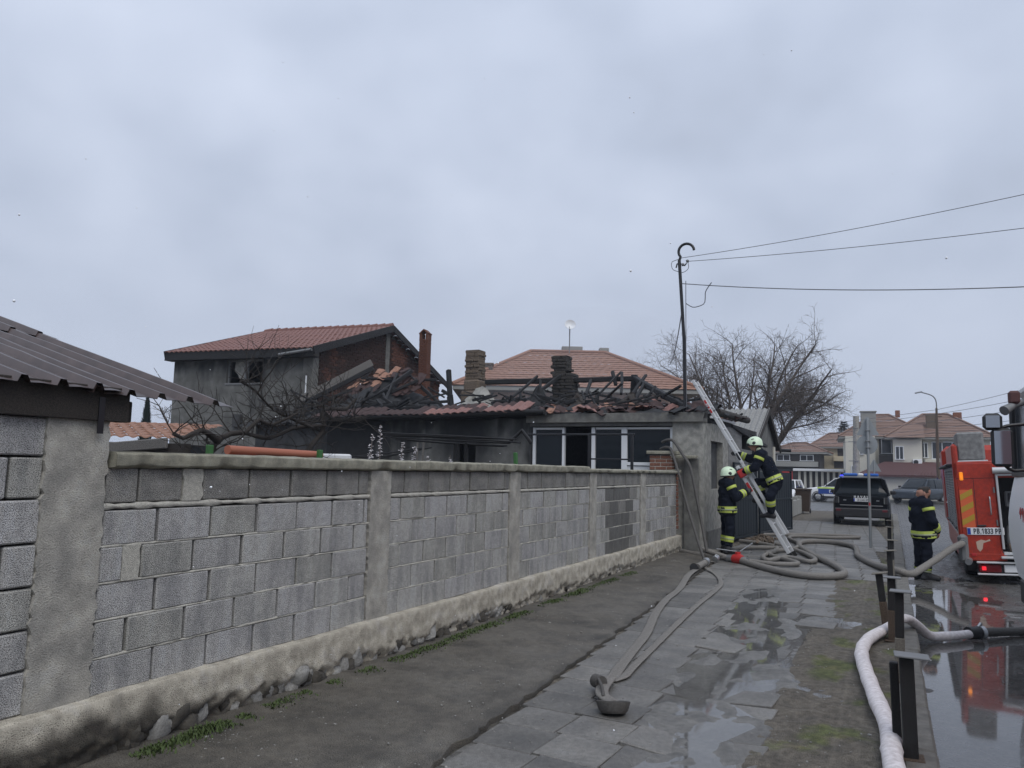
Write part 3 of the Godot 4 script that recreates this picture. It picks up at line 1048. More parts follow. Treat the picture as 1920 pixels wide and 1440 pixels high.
func brick_stack(b: MB, w: float, d: float, y0: float, y1: float, row: float, loose: float) -> void:
	var y := y0
	var k := 0
	while y < y1:
		var ox := rf(-loose, loose)
		var oz := rf(-loose, loose)
		for s in [-1, 1]:
			for q in 2:
				var lw := w * (0.62 if ((k + q) % 2 == 0) == (s < 0) else 0.36)
				var sx := (-w * 0.5 + lw * 0.5) if s < 0 else (w * 0.5 - lw * 0.5)
				b.box(Vector3(lw - 0.012, row - 0.014, d * 0.48), Vector3(sx + ox + rf(-loose, loose) * 0.6, y + row * 0.5, (q - 0.5) * d * 0.5 + oz), 0.008)
		b.box(Vector3(w * 0.92, 0.02, d * 0.92), Vector3(ox * 0.3, y + row - 0.004, 0))
		y += row
		k += 1

func stained(parent: Node, x0: float, x1: float, y0: float, y1: float, z: float, seed_: int, f: Callable) -> void:
	# a skin of plaster with soot plumes and drips burnt into it; f(x, y, noise) -> share of soot
	var sn := FastNoiseLite.new()
	sn.seed = seed_
	sn.frequency = 0.8
	sn.fractal_octaves = 4
	var b := MB.new()
	b.colored = true
	var nu := int((x1 - x0) / 0.06) + 1
	var nv := int((y1 - y0) / 0.06) + 1
	b.grid(nu, nv, func(i: int, j: int): return Vector3(lerpf(x0, x1, i / (nu - 1.0)), lerpf(y0, y1, j / (nv - 1.0)), z + 0.006)
	, func(i: int, j: int):
		var x := lerpf(x0, x1, i / (nu - 1.0))
		var y := lerpf(y0, y1, j / (nv - 1.0))
		var k: float = 1.0 + 0.28 * sn.get_noise_2d(x * 0.8, y * 0.8) + 0.16 * sn.get_noise_2d(x * 6.0, y * 0.9)
		var s := clampf(f.call(x, y, sn.get_noise_2d(x * 1.3 + 70.0, y * 0.7) + 0.5 * sn.get_noise_2d(x * 5.0, y * 1.2 + 30.0)), 0.0, 1.0)
		return Color(k, k, k * 0.985).lerp(Color(0.13, 0.135, 0.15), s))
	obj("plaster", b, M.plaster_stained, parent)

# ---------------------------------------------------------------- tall house with the brick gable
func gable_house() -> void:
	var h := thing("gable_house", "tall grey plastered house with red tiled roof, broken window and sooty brick gable", "house", Vector3(-16.2, 0, -18.7), 7.5)
	var W := 5.35
	var D := 9.8
	var E := 5.22
	var R := 6.72
	# front wall round the window hole
	var b := MB.new()
	var wx0 := -3.22
	var wx1 := -1.82
	var wy0 := 4.16
	var wy1 := 4.98
	b.box(Vector3(W + wx0, E, 0.25), Vector3(-W + (W + wx0) * 0.5, E * 0.5, -0.125))
	b.box(Vector3(-wx1, E, 0.25), Vector3(wx1 * 0.5, E * 0.5, -0.125))
	b.box(Vector3(wx1 - wx0, wy0, 0.25), Vector3((wx0 + wx1) * 0.5, wy0 * 0.5, -0.125))
	b.box(Vector3(wx1 - wx0, E - wy1, 0.25), Vector3((wx0 + wx1) * 0.5, (E + wy1) * 0.5, -0.125))
	obj("front_wall", b, M.plaster_grey, h)
	var sf := func(x: float, y: float, q: float):
		var top := smoothstep(4.3, 5.3, y + q * 0.5) * 0.75
		var win := smoothstep(0.55, 0.0, absf(x + 2.5) - 0.62) * smoothstep(4.0, 4.9, y + q * 0.4) * 0.8
		var drip := smoothstep(0.5, 0.1, absf(x + 2.2 + q * 0.6)) * smoothstep(2.0, 4.1, y) * 0.55
		var right := smoothstep(-1.2, 0.0, x + q * 0.5) * smoothstep(4.4, 3.0, y) * 0.6
		return maxf(maxf(top, win), maxf(drip, right)) + 0.16 + 0.2 * q
	for r in [[-W, wx0, 1.2, E - 0.02], [wx1, -0.32, 1.2, E - 0.02], [wx0, wx1, 1.2, wy0], [wx0, wx1, wy1, E - 0.02]]:
		stained(h, r[0], r[1], r[2], r[3], 0.0, 19, sf)
	b = MB.new()
	b.box(Vector3(0.25, E, D - 0.25), Vector3(-W + 0.125, E * 0.5, -D * 0.5 - 0.125))
	b.box(Vector3(W - 0.5, E, 0.25), Vector3(-W * 0.5, E * 0.5, -D + 0.125))
	b.box(Vector3(W - 0.5, 0.15, D - 0.5), Vector3(-W * 0.5, 3.0, -D * 0.5))
	b.box(Vector3(W - 0.5, 0.15, D - 0.5), Vector3(-W * 0.5, E - 0.08, -D * 0.5))
	obj("rear_walls", b, M.plaster_soot, h)
	# gable wall core and bricks
	b = MB.new()
	b.xf = Transform3D(Basis(Vector3(0, 0, -1), Vector3.UP, Vector3(1, 0, 0)), Vector3(-0.03, 0, 0))
	b.prism([Vector2(0.25, 0), Vector2(D, 0), Vector2(D, E), Vector2(D * 0.5, R), Vector2(0.25, E + 0.05)], 0.22)
	obj("gable_wall", b, M.mortar_dark, h)
	b = MB.new()
	b.colored = true
	var soot := FastNoiseLite.new()
	soot.seed = 77
	soot.frequency = 0.35
	var row := 0.105
	for r in 62:
		var y := 0.25 + r * row
		var top := func(zz: float): return E + (R - E) * (1.0 - absf(zz - D * 0.5) / (D * 0.5))
		var z := 0.30 + (0.13 if r % 2 == 0 else 0.0)
		while z < D - 0.2:
			var L := 0.26
			if y + row < top.call(z + L * 0.5) - 0.05 and y > 2.4:
				var s := 0.28 + 0.72 * smoothstep(-0.1, 0.45, soot.get_noise_2d(z, y * 1.4) + (0.30 if z > 5.2 else -0.32) + (0.3 if z < 1.3 and y > 4.3 else 0.0))
				s *= rf(0.75, 1.15)
				b.col = Color(s, s, s)
				b.box(Vector3(0.05, row - 0.016, L - 0.016), Vector3(-0.018 + rf(-0.008, 0.008), y + row * 0.5, -z - L * 0.5))
			z += L
	b.col = Color.WHITE
	stuff(obj("brick", b, M.brick_gable, h))
	b = MB.new()
	b.box(Vector3(0.30, E - 0.02, 0.30), Vector3(-0.11, E * 0.5, -0.152), 0.01)
	obj("corner_column", b, M.concrete_dim, h)
	b = MB.new()
	b.box(Vector3(0.09, R - 0.15, 0.28), Vector3(-0.005, R * 0.5 - 0.08, -D * 0.5), 0.01)
	obj("middle_column", b, M.concrete_dim, h)
	# roof
	var ov := 0.32
	var k := (R - E) / (D * 0.5)
	var ye := E + 0.10 - k * ov
	var roof := MB.new()
	var A := Vector3(-W - 0.15, ye, ov)
	var B := Vector3(0.22, ye, ov)
	var C := Vector3(0.22, R + 0.12, -D * 0.5)
	var F := Vector3(-W - 0.15, R + 0.12, -D * 0.5)
	roof_face(roof, A, B, C, F, 14, 29, 0.03, 0.042)
	roof_face(roof, Vector3(0.22, ye, -D - ov), Vector3(-W - 0.15, ye, -D - ov), F, C, 14, 29, 0.03, 0.042)
	var ro := obj("roof", roof, M.tile, h)
	stuff(ro)
	roof = MB.new()
	for i in 17:
		var x := -W - 0.12 + i * 0.332
		roof.tube([Vector3(x, R + 0.13, -D * 0.5), Vector3(x + 0.36, R + 0.155, -D * 0.5)], [0.10, 0.12], 8)
	obj("ridge_tiles", roof, M.tile, ro)
	b = MB.new()
	for s in [1.0, -1.0]:
		var z0 := ov if s > 0 else -D - ov
		b.beam(Vector3(0.24, ye - 0.06, z0), Vector3(0.24, R + 0.05, -D * 0.5), 0.04, 0.24)
		b.beam(Vector3(-W - 0.15, ye - 0.06, z0), Vector3(-W - 0.15, R + 0.05, -D * 0.5), 0.04, 0.24)
	b.box(Vector3(W + 0.36, 0.30, 0.03), Vector3(-W * 0.5 + 0.03, ye - 0.10, ov - 0.03))
	b.box(Vector3(W + 0.36, 0.02, ov + 0.05), Vector3(-W * 0.5 + 0.03, ye - 0.24, ov * 0.5 - 0.02))
	obj("eaves_boards", b, M.char, h)
	b = MB.new()
	b.tube([Vector3(-1.0, ye - 0.18, ov + 0.03), Vector3(0.2, ye - 0.05, ov + 0.05)], 0.05, 6)
	obj("gutter", b, M.steel_dull, h)
	# window: dark frame, torn sheet behind the left light, an empty right light
	b = MB.new()
	var cx := (wx0 + wx1) * 0.5
	var cy := (wy0 + wy1) * 0.5
	b.box(Vector3(1.40, 0.06, 0.07), Vector3(cx, wy1 - 0.03, -0.10))
	b.box(Vector3(1.46, 0.05, 0.14), Vector3(cx, wy0 + 0.025, -0.04))
	for x in [wx0 + 0.03, cx - 0.03, cx + 0.06, wx1 - 0.03]:
		b.box(Vector3(0.05, wy1 - wy0 - 0.12, 0.06), Vector3(x, cy, -0.10))
	var wn := obj("window", b, M.steel_dull, h)
	b = MB.new()
	b.prism([Vector2(-2.98, 4.92), Vector2(-3.0, 4.62), Vector2(-2.86, 4.50), Vector2(-2.80, 4.36), Vector2(-2.62, 4.34), Vector2(-2.60, 4.30), Vector2(-2.58, 4.92)], 0.004)
	var shard := obj("pane", b, M.wall_pale, wn)
	shard.position = Vector3(0, 0, -0.12)
	# drips, a downpipe and a lamp bracket
	bm("bracket", Vector3(-1.6, 4.86, 0.02), Vector3(-1.55, 5.02, 0.14), 0.05, 0.05, M.steel_dull, h)
	tb("downpipe", [Vector3(-0.16, 4.4, 0.05), Vector3(-0.16, 3.3, 0.05)], 0.025, M.white_pvc, h, 6)
	tb("cable", [Vector3(-2.2, 4.0, 0.02), Vector3(-2.22, 2.2, 0.02)], 0.012, M.steel_dull, h, 4)
	bx("meter_box", Vector3(0.3, 0.42, 0.16), Vector3(-2.62, 2.98, 0.085), M.plaster_soot, h, 0.01)

func tall_chimney() -> void:
	var c := thing("brick_chimney", "slender red brick chimney with a peaked hood beside the brick gable", "chimney", Vector3(-15.9, 0, -24.7), 7.5)
	var b := MB.new()
	brick_stack(b, 0.36, 0.36, 3.6, 6.45, 0.07, 0.006)
	obj("stack", b, M.brick_dirty, c)
	b = MB.new()
	b.box(Vector3(0.34, 3.7, 0.34), Vector3(0, 1.85, 0))
	obj("base", b, M.brick_old, c)
	b = MB.new()
	for s in [-1.0, 1.0]:
		b.box(Vector3(0.10, 0.26, 0.34), Vector3(s * 0.13, 6.58, 0), 0.01)
		b.beam(Vector3(s * 0.19, 6.69, 0), Vector3(s * -0.01, 6.86, 0), 0.36, 0.05, 0.005, Vector3(s, 1, 0))
	obj("hood", b, M.brick_dirty, c)

# ---------------------------------------------------------------- the burnt house
func tile_mesh(k: int) -> Mesh:      # one loose roof tile, a shallow S with a thickness
	var b := MB.new()
	var f := func(i: int, j: int, up: float):
		var u := float(i) / 6.0
		return Vector3((u - 0.5) * 0.24, 0.022 * sin(u * TAU * 0.9) + up, (0.5 - float(j)) * [0.40, 0.30, 0.22][k])
	b.grid(7, 2, func(i: int, j: int): return f.call(i, j, 0.014))
	b.grid(7, 2, func(i: int, j: int): return f.call(i, 1 - j, 0.0))
	return b.mesh()

func burnt_house() -> void:
	var h := thing("burnt_house", "burnt single storey house with collapsed charred roof and white framed windows", "house", Vector3(-8.5, 0, -16.2))
	# local frame: x = X + 8.5, z = Z + 16.2
	var bw := func(called: String, x0: float, x1: float, y0: float, y1: float, z0: float, z1: float, m: Material):
		return bx(called, Vector3(x1 - x0, y1 - y0, absf(z1 - z0)), Vector3((x0 + x1) * 0.5, (y0 + y1) * 0.5, (z0 + z1) * 0.5), m, h)
	bw.call("front_wall", -4.9, -1.02, 0.0, 2.86, 0.0, -0.25, M.plaster_soot)
	bw.call("front_wall", -0.40, 1.04, 0.0, 2.86, -0.01, -0.25, M.plaster_soot)
	bw.call("front_wall", -1.02, -0.40, 2.22, 2.86, -0.005, -0.25, M.plaster_soot)
	var bf := func(x: float, y: float, q: float):
		var top := smoothstep(1.7, 2.9, y + q * 0.9) * 0.7
		var left := smoothstep(-2.4, -3.6, x + q * 1.0) * 0.95
		var door := smoothstep(0.8, 0.1, absf(x + 0.7) - 0.3 + q * 0.3) * smoothstep(1.2, 2.2, y) * 0.8
		return maxf(maxf(top, left), door) + 0.18 + 0.3 * q
	for r in [[-4.9, -1.02, 1.0, 2.84], [-0.40, 1.0, 1.0, 2.84], [-1.02, -0.40, 2.22, 2.84]]:
		stained(h, r[0], r[1], r[2], r[3], 0.0, 29, bf)
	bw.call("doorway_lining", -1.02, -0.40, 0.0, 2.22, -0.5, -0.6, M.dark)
	bw.call("sill_wall", 1.04, 4.36, 0.0, 0.95, -0.01, -0.25, M.plaster_soot)
	bw.call("corner_pier", 4.36, 5.0, 0.0, 2.70, 0.02, -0.30, M.wall_pale)
	bw.call("pier_facing", 4.62, 4.92, 0.0, 1.92, 0.10, 0.02, M.concrete_dim)
	bw.call("lintel", 0.98, 5.03, 2.70, 2.90, 0.14, -0.3, M.concrete_dim)
	bw.call("lintel_step", 1.04, 4.36, 2.62, 2.70, 0.06, -0.2, M.plaster_grey)
	bw.call("ceiling", -4.9, 5.0, 2.73, 2.85, -0.30, -7.2, M.soot)
	bw.call("left_wall", -5.0, -4.8, 0.0, 2.86, -0.05, -7.2, M.plaster_soot)
	bw.call("rear_wall", -4.8, 5.0, 0.0, 2.86, -7.0, -7.25, M.plaster_soot)
	bw.call("inner_wall", 1.0, 1.2, 0.0, 2.72, -0.3, -7.0, M.soot)
	bw.call("floor", -4.8, 4.9, -0.05, 0.05, -0.3, -7.0, M.soot)
	# street wall, set back panels: smooth cast part, then ribbed sheet
	bw.call("street_wall", 4.80, 5.0, 0.0, 2.70, -0.30, -0.80, M.wall_pale)
	bw.call("street_wall", 4.80, 5.0, 0.0, 1.28, -0.80, -2.1, M.wall_pale)
	bw.call("street_wall", 4.80, 5.0, 2.34, 2.72, -0.80, -2.1, M.wall_pale)
	bw.call("street_wall", 4.80, 5.0, 0.0, 2.74, -2.1, -2.75, M.wall_pale)
	bw.call("niche", 4.80, 4.86, 1.28, 2.34, -0.80, -2.1, M.plaster_soot)
	bw.call("wall_foot", 4.98, 5.04, 0.0, 0.42, -0.25, -2.7, M.concrete_dim)
	var rb := MB.new()
	for i in 18:
		var z := -2.78 - i * 0.105
		rb.box(Vector3(0.03, 2.75, 0.06), Vector3(5.0, 1.375, z), 0.008)
	rb.box(Vector3(0.02, 2.75, 1.9), Vector3(4.985, 1.375, -3.68))
	obj("ribbed_sheet", rb, M.metal_sheet_grey, h)
	# window band: white frames, one light burnt open
	var fr := func(x: float, w: float, y0: float, y1: float):
		return bx("window_frame", Vector3(w, y1 - y0, 0.09), Vector3(x, (y0 + y1) * 0.5, -0.10), M.white_pvc, h, 0.006)
	for p in [[1.10, 0.07], [1.83, 0.06], [2.55, 0.085], [3.27, 0.13], [4.32, 0.06]]:
		fr.call(p[0], p[1], 0.97, 2.60)
	for p in [[1.46, 0.66], [2.91, 0.60], [3.81, 0.95]]:
		bx("window_frame", Vector3(p[1], 0.05, 0.085), Vector3(p[0], 2.575, -0.10), M.white_pvc, h, 0.006)
	bx("window_frame", Vector3(0.95, 0.07, 0.085), Vector3(3.81, 1.80, -0.10), M.white_pvc, h, 0.006)
	for p in [[1.47, 0.67, 0.98, 2.55], [2.91, 0.62, 0.98, 2.55], [3.81, 0.94, 1.84, 2.55], [3.81, 0.94, 0.98, 1.76]]:
		bx("pane", Vector3(p[1], p[3] - p[2], 0.02), Vector3(p[0], (p[2] + p[3]) * 0.5, -0.12), M.dark_glass, h)
	bx("blind", Vector3(0.9, 0.10, 0.02), Vector3(3.78, 1.70, -0.095), M.white_pvc, h)
	# eaves: blackened boards and gutter, sagging to the left
	var sag := func(x: float): return 2.93 - 0.022 * maxf(0.0, -x - 0.5) + 0.02 * sin(x * 1.3)
	var gut := []
	for i in 22:
		var x := lerpf(-5.2, 1.55, i / 21.0)
		gut.append(Vector3(x, sag.call(x) - 0.02, 0.42))
	tb("gutter", gut, 0.055, M.char, h, 7)
	var eb := MB.new()
	for i in 21:
		eb.beam(gut[i] + Vector3(0, -0.03, -0.10), gut[i + 1] + Vector3(0, -0.03, -0.10), 0.12, 0.10)
		eb.beam(gut[i] + Vector3(0, 0.0, -0.3), gut[i + 1] + Vector3(0, 0.0, -0.3), 0.4, 0.03)
	obj("eaves_boards", eb, M.char, h)
	# surviving strip of tiles on the front eave: each tile by itself
	var tm := [tile_mesh(0), tile_mesh(1), tile_mesh(2)]
	for r in 2:
		for i in 30:
			var x := -5.0 + i * 0.205
			if r == 1 and (i % 7 == 3 or (i > 9 and i < 15)):
				continue
			if r == 0 and x < -2.0 and rng.randf() < 0.16:
				continue
			var soot := x < -1.9 + r * 1.6
			put("tile", tm[0], M.tile_sooty if (soot or rng.randf() < 0.25) else M.tile, h, Vector3(x + rf(-0.012, 0.012), sag.call(x) + 0.07 + r * 0.11 + rf(0, 0.015), 0.30 - r * 0.32), Vector3(0.36 + rf(-0.06, 0.06), rf(-0.08, 0.08), rf(-0.06, 0.06)))
	# heap of broken tiles over the window band and along the street eave
	for i in 172:
		var t := rng.randf()
		var x := lerpf(0.9, 5.0, t)
		var z := rf(0.12, -1.5)
		if i > 125:
			x = rf(4.3, 5.25)
			z = rf(-0.3, -4.2)
		var y := 2.93 + 0.16 * maxf(0.0, -z if i <= 125 else (5.2 - x) * 0.9) + rf(0, 0.06) + 0.1 * maxf(0.0, nz.get_noise_2d(x * 40.0, z * 40.0))
		put("tile", tm[rng.randi() % 3], [M.tile, M.tile_sooty, M.tile_sooty, M.tile_sooty, M.tile_old, M.char][rng.randi() % 6], h, Vector3(x, y, z), Vector3(rf(-0.1, 0.65), rf(-0.9, 0.9), rf(-0.35, 0.35)))
	# debris bed that the heap lies on
	var db := MB.new()
	db.grid(40, 14, func(i: int, j: int):
		var x := lerpf(-4.9, 5.1, i / 39.0)
		var z := lerpf(-1.9, 0.1, j / 13.0)
		var y := 2.90 + 0.16 * maxf(0.0, -z) + 0.10 * nz.get_noise_2d(x * 50.0, z * 60.0) - (0.10 if j == 13 else 0.0)
		return Vector3(x, y, z))
	obj("debris", db, M.soot, h)
	# charred roof frame
	var P := func(X: float, Y: float, Z: float): return Vector3(X + 8.5, Y, Z + 16.2)
	var cb := func(called: String, a: Vector3, b: Vector3, w := 0.10, crook := 0.02):
		var m := MB.new()
		var n := 2 if a.distance_to(b) > 0.9 else 1
		crook *= 0.8
		var pts := []
		for i in n + 1:
			var t := float(i) / n
			pts.append(a.lerp(b, t) + Vector3(rf(-1, 1), rf(-1, 1), rf(-1, 1)) * crook)
		var k := w * rf(0.8, 1.0)
		for i in n:
			m.beam(pts[i], pts[i + 1] + (pts[i + 1] - pts[i]) * 0.02, k * (1.0 - 0.15 * i), k * rf(0.8, 1.1), k * 0.14)
		return obj(called, m, M.char, h)
	cb.call("ridge_beam", P.call(-10.45, 4.10, -19.5), P.call(-5.98, 4.06, -19.5), 0.15, 0.012)
	cb.call("hip_rafter", P.call(-6.0, 4.08, -19.5), P.call(-3.75, 2.95, -16.3), 0.15)
	cb.call("hip_rafter", P.call(-6.05, 4.05, -19.55), P.call(-4.0, 2.95, -22.5), 0.13)
	cb.call("post", P.call(-6.05, 2.9, -19.5), P.call(-6.0, 4.15, -19.5), 0.17)
	cb.call("post", P.call(-6.95, 2.9, -19.3), P.call(-7.02, 3.75, -19.5), 0.12)
	cb.call("purlin", P.call(-10.6, 3.25, -18.2), P.call(-7.9, 3.48, -18.0), 0.13)
	cb.call("purlin", P.call(-8.2, 3.36, -18.1), P.call(-4.9, 3.30, -17.9), 0.11)
	cb.call("purlin", P.call(-10.4, 3.10, -17.3), P.call(-8.2, 3.02, -17.2), 0.14)
	cb.call("purlin", P.call(-8.3, 3.05, -17.1), P.call(-4.6, 3.12, -17.2), 0.11)
	var pr := [
		[-8.75, 4.22, -19.4, -9.25, 3.3, -18.2], [-8.05, 4.20, -19.4, -8.7, 3.2, -18.1], [-8.7, 4.1, -19.5, -8.15, 3.0, -18.0], [-9.2, 3.85, -19.2, -8.85, 3.4, -18.6],
		[-7.2, 4.1, -19.5, -6.9, 3.0, -17.8], [-6.35, 4.25, -19.4, -6.75, 3.4, -18.4], [-6.3, 4.22, -19.4, -5.95, 3.55, -18.3], [-5.6, 4.1, -19.2, -5.85, 2.9, -17.6],
		[-5.5, 3.85, -18.8, -5.6, 2.9, -17.4], [-5.2, 3.75, -18.6, -5.4, 2.9, -17.3], [-5.0, 3.5, -18.2, -4.95, 2.9, -17.2], [-6.7, 3.6, -18.0, -6.2, 3.0, -17.3],
		[-7.35, 3.45, -18.0, -7.7, 2.95, -17.2], [-9.9, 3.7, -18.9, -9.6, 3.0, -17.6], [-7.6, 3.05, -17.3, -6.9, 3.35, -17.5], [-10.35, 3.8, -19.0, -10.2, 3.0, -17.8],
		[-5.4, 3.5, -18.4, -4.4, 3.0, -17.1], [-6.2, 3.45, -18.2, -5.3, 3.25, -17.8], [-4.9, 3.45, -18.2, -4.2, 3.1, -17.3], [-8.4, 3.3, -18.2, -7.9, 2.95, -17.0],
		[-6.6, 4.3, -19.45, -6.45, 3.9, -19.3], [-5.75, 3.3, -17.7, -5.0, 2.95, -16.9]]
	for p in pr:
		cb.call("rafter", P.call(p[0], p[1], p[2]), P.call(p[3], p[4], p[5]), rf(0.06, 0.10), 0.03)
	for i in 120:
		var a: Vector3 = P.call(rf(-10.6, -4.2), rf(2.95, 3.55), rf(-16.6, -19.0))
		cb.call("burnt_plank", a, a + Vector3(rf(-0.8, 0.8), rf(-0.18, 0.30), rf(-0.4, 0.4)), rf(0.03, 0.065), 0.02)
	# scorched membrane sheets hanging over the timbers
	for p in [[-10.05, 3.10, -18.0, 1.5, 0.78, 0.0, "wall_pale"], [-9.4, 2.98, -17.3, 0.8, 0.45, 0.3, "wall_pale"], [-8.1, 3.0, -17.4, 0.7, 0.8, -0.3, "soot"], [-7.0, 3.2, -17.6, 0.7, 0.35, 0.2, "wood_dark"], [-5.6, 3.2, -17.5, 0.7, 0.35, 0.2, "wood_dark"]]:
		var s := MB.new()
		s.grid(12, 10, func(i: int, j: int):
			var u := i / 11.0
			var v := j / 9.0
			var lean := sin(u * PI)
			return P.call(p[0] + (u - 0.5) * p[3] * (1.0 - 0.35 * v), p[1] + v * p[4] * (0.35 + 0.65 * lean) + 0.07 * nz.get_noise_2d(u * 90.0 + p[0] * 99.0, v * 70.0), p[2] - v * 0.5 + 0.16 * nz.get_noise_2d(u * 110.0, v * 60.0 + p[0] * 50.0) + p[5] * u))
		obj("scorched_sheet", s, M[p[6]], h)
	# chimneys of the house
	var c1 := MB.new()
	c1.xf = Transform3D(Basis.IDENTITY, P.call(-10.8, 0, -19.5))
	brick_stack(c1, 0.47, 0.42, 4.1, 5.0, 0.085, 0.022)
	c1.box(Vector3(0.60, 1.1, 0.56), Vector3(-0.02, 3.3, 0.0), 0.04)
	c1.box(Vector3(0.52, 0.34, 0.48), Vector3(0.0, 4.0, 0.0), 0.05)
	obj("chimney", c1, M.brick_old, h)
	c1 = MB.new()
	c1.xf = Transform3D(Basis.IDENTITY, P.call(-8.0, 0, -19.6))
	brick_stack(c1, 0.62, 0.5, 2.9, 4.25, 0.085, 0.03)
	c1.xf = Transform3D(Basis.IDENTITY, P.call(-8.1, 0, -19.6))
	brick_stack(c1, 0.46, 0.4, 4.25, 4.72, 0.085, 0.04)
	obj("chimney", c1, M.brick_burnt, h)
	# half round gutter over the street side, with its pale board
	tb("gutter", [P.call(-3.35, 2.96, -16.9), P.call(-3.32, 3.02, -20.7)], 0.085, M.wood_dark, h, 10)
	bm("eaves_boards", P.call(-3.42, 2.83, -16.6), P.call(-3.42, 2.87, -19.4), 0.04, 0.05, M.white_pvc, h)
	bm("eaves_boards", P.call(-3.5, 2.80, -19.4), P.call(-3.3, 2.45, -23.8), 0.10, 0.07, M.char, h)
	for i in 8:
		var a: Vector3 = P.call(-3.7 + rf(-0.3, 0.3), 2.95 + rf(0, 0.15), rf(-17.5, -21.5))
		cb.call("burnt_plank", a, a + Vector3(rf(-0.3, 0.3), rf(-0.05, 0.12), rf(-0.9, 0.9)), 0.05, 0.02)
	# the collapsed wing between the house and the tall gable
	var dm := MB.new()
	dm.grid(40, 18, func(i: int, j: int):
		var X := lerpf(-17.0, -10.9, i / 39.0)
		var t := j / 17.0
		var Z := lerpf(-21.8, -16.6, t)
		var ridge := 3.2 + 1.15 * maxf(0.0, 1.0 - absf(X + 13.9) / (1.9 if X < -13.9 else 2.4))
		var k := 1.0 - absf(Z + 19.4) / 2.9 if Z > -19.4 else 1.0 - absf(Z + 19.4) / 6.0
		var y := 2.72 + (ridge - 2.72) * clampf(k, 0.0, 1.0)
		return P.call(X, y + 0.16 * nz.get_noise_2d(X * 40.0, Z * 40.0) + 0.06 * nz.get_noise_2d(X * 150.0, Z * 150.0), Z))
	obj("collapsed_roof", dm, M.soot, h)
	bx("wing_wall", Vector3(3.2, 2.75, 0.25), P.call(-15.0, 1.375, -17.0), M.plaster_soot, h)
	for i in 62:
		var X := rf(-14.9, -12.5)
		var up := rng.randf()
		put("tile", tm[rng.randi() % 2], [M.tile_old, M.tile_sooty, M.tile_sooty, M.tile_sooty][0 if X < -13.4 and rng.randf() < 0.8 and up > 0.35 else 1 + rng.randi() % 3], h, P.call(X, lerpf(3.75, 4.55, up) - 0.36 * maxf(0.0, absf(X + 13.9) - 0.6) + rf(0, 0.05), lerpf(-18.6, -19.5, up)), Vector3(0.6 + rf(-0.2, 0.2), rf(-0.4, 0.4), rf(-0.2, 0.2)))
	bm("flashing_board", P.call(-16.25, 3.62, -18.3), P.call(-14.35, 4.82, -19.3), 0.05, 0.22, M.wood_grey, h, 0.01)
	cb.call("rafter", P.call(-16.1, 3.45, -18.2), P.call(-14.3, 4.62, -19.3), 0.14)
	for p in [[-15.8, 3.2, -17.9, -14.4, 4.2, -19.2], [-14.9, 3.0, -17.6, -13.3, 4.1, -19.0], [-14.2, 3.0, -17.5, -12.6, 4.15, -19.2], [-13.5, 3.1, -17.5, -12.9, 4.5, -19.3], [-12.6, 3.05, -17.4, -13.3, 4.4, -19.2], [-14.5, 4.3, -19.0, -12.2, 4.25, -19.6], [-13.0, 4.35, -19.4, -11.4, 3.1, -19.4], [-15.9, 3.05, -17.6, -12.0, 3.35, -17.4], [-13.9, 3.1, -17.3, -11.2, 3.2, -17.3]]:
		cb.call("rafter", P.call(p[0], p[1], p[2]), P.call(p[3], p[4], p[5]), rf(0.09, 0.14), 0.04)
	for i in 70:
		var a: Vector3 = P.call(rf(-16.0, -11.4), rf(2.95, 3.45), rf(-16.9, -18.2))
		cb.call("burnt_plank", a, a + Vector3(rf(-1.0, 1.0), rf(-0.1, 0.4), rf(-0.5, 0.3)), rf(0.05, 0.09), 0.02)
	# burnt posts standing up at the joint between the two roofs
	cb.call("post", P.call(-11.45, 2.9, -19.4), P.call(-11.72, 4.5, -19.5), 0.17)
	cb.call("burnt_plank", P.call(-11.85, 3.9, -19.4), P.call(-11.5, 3.7, -19.4), 0.10)

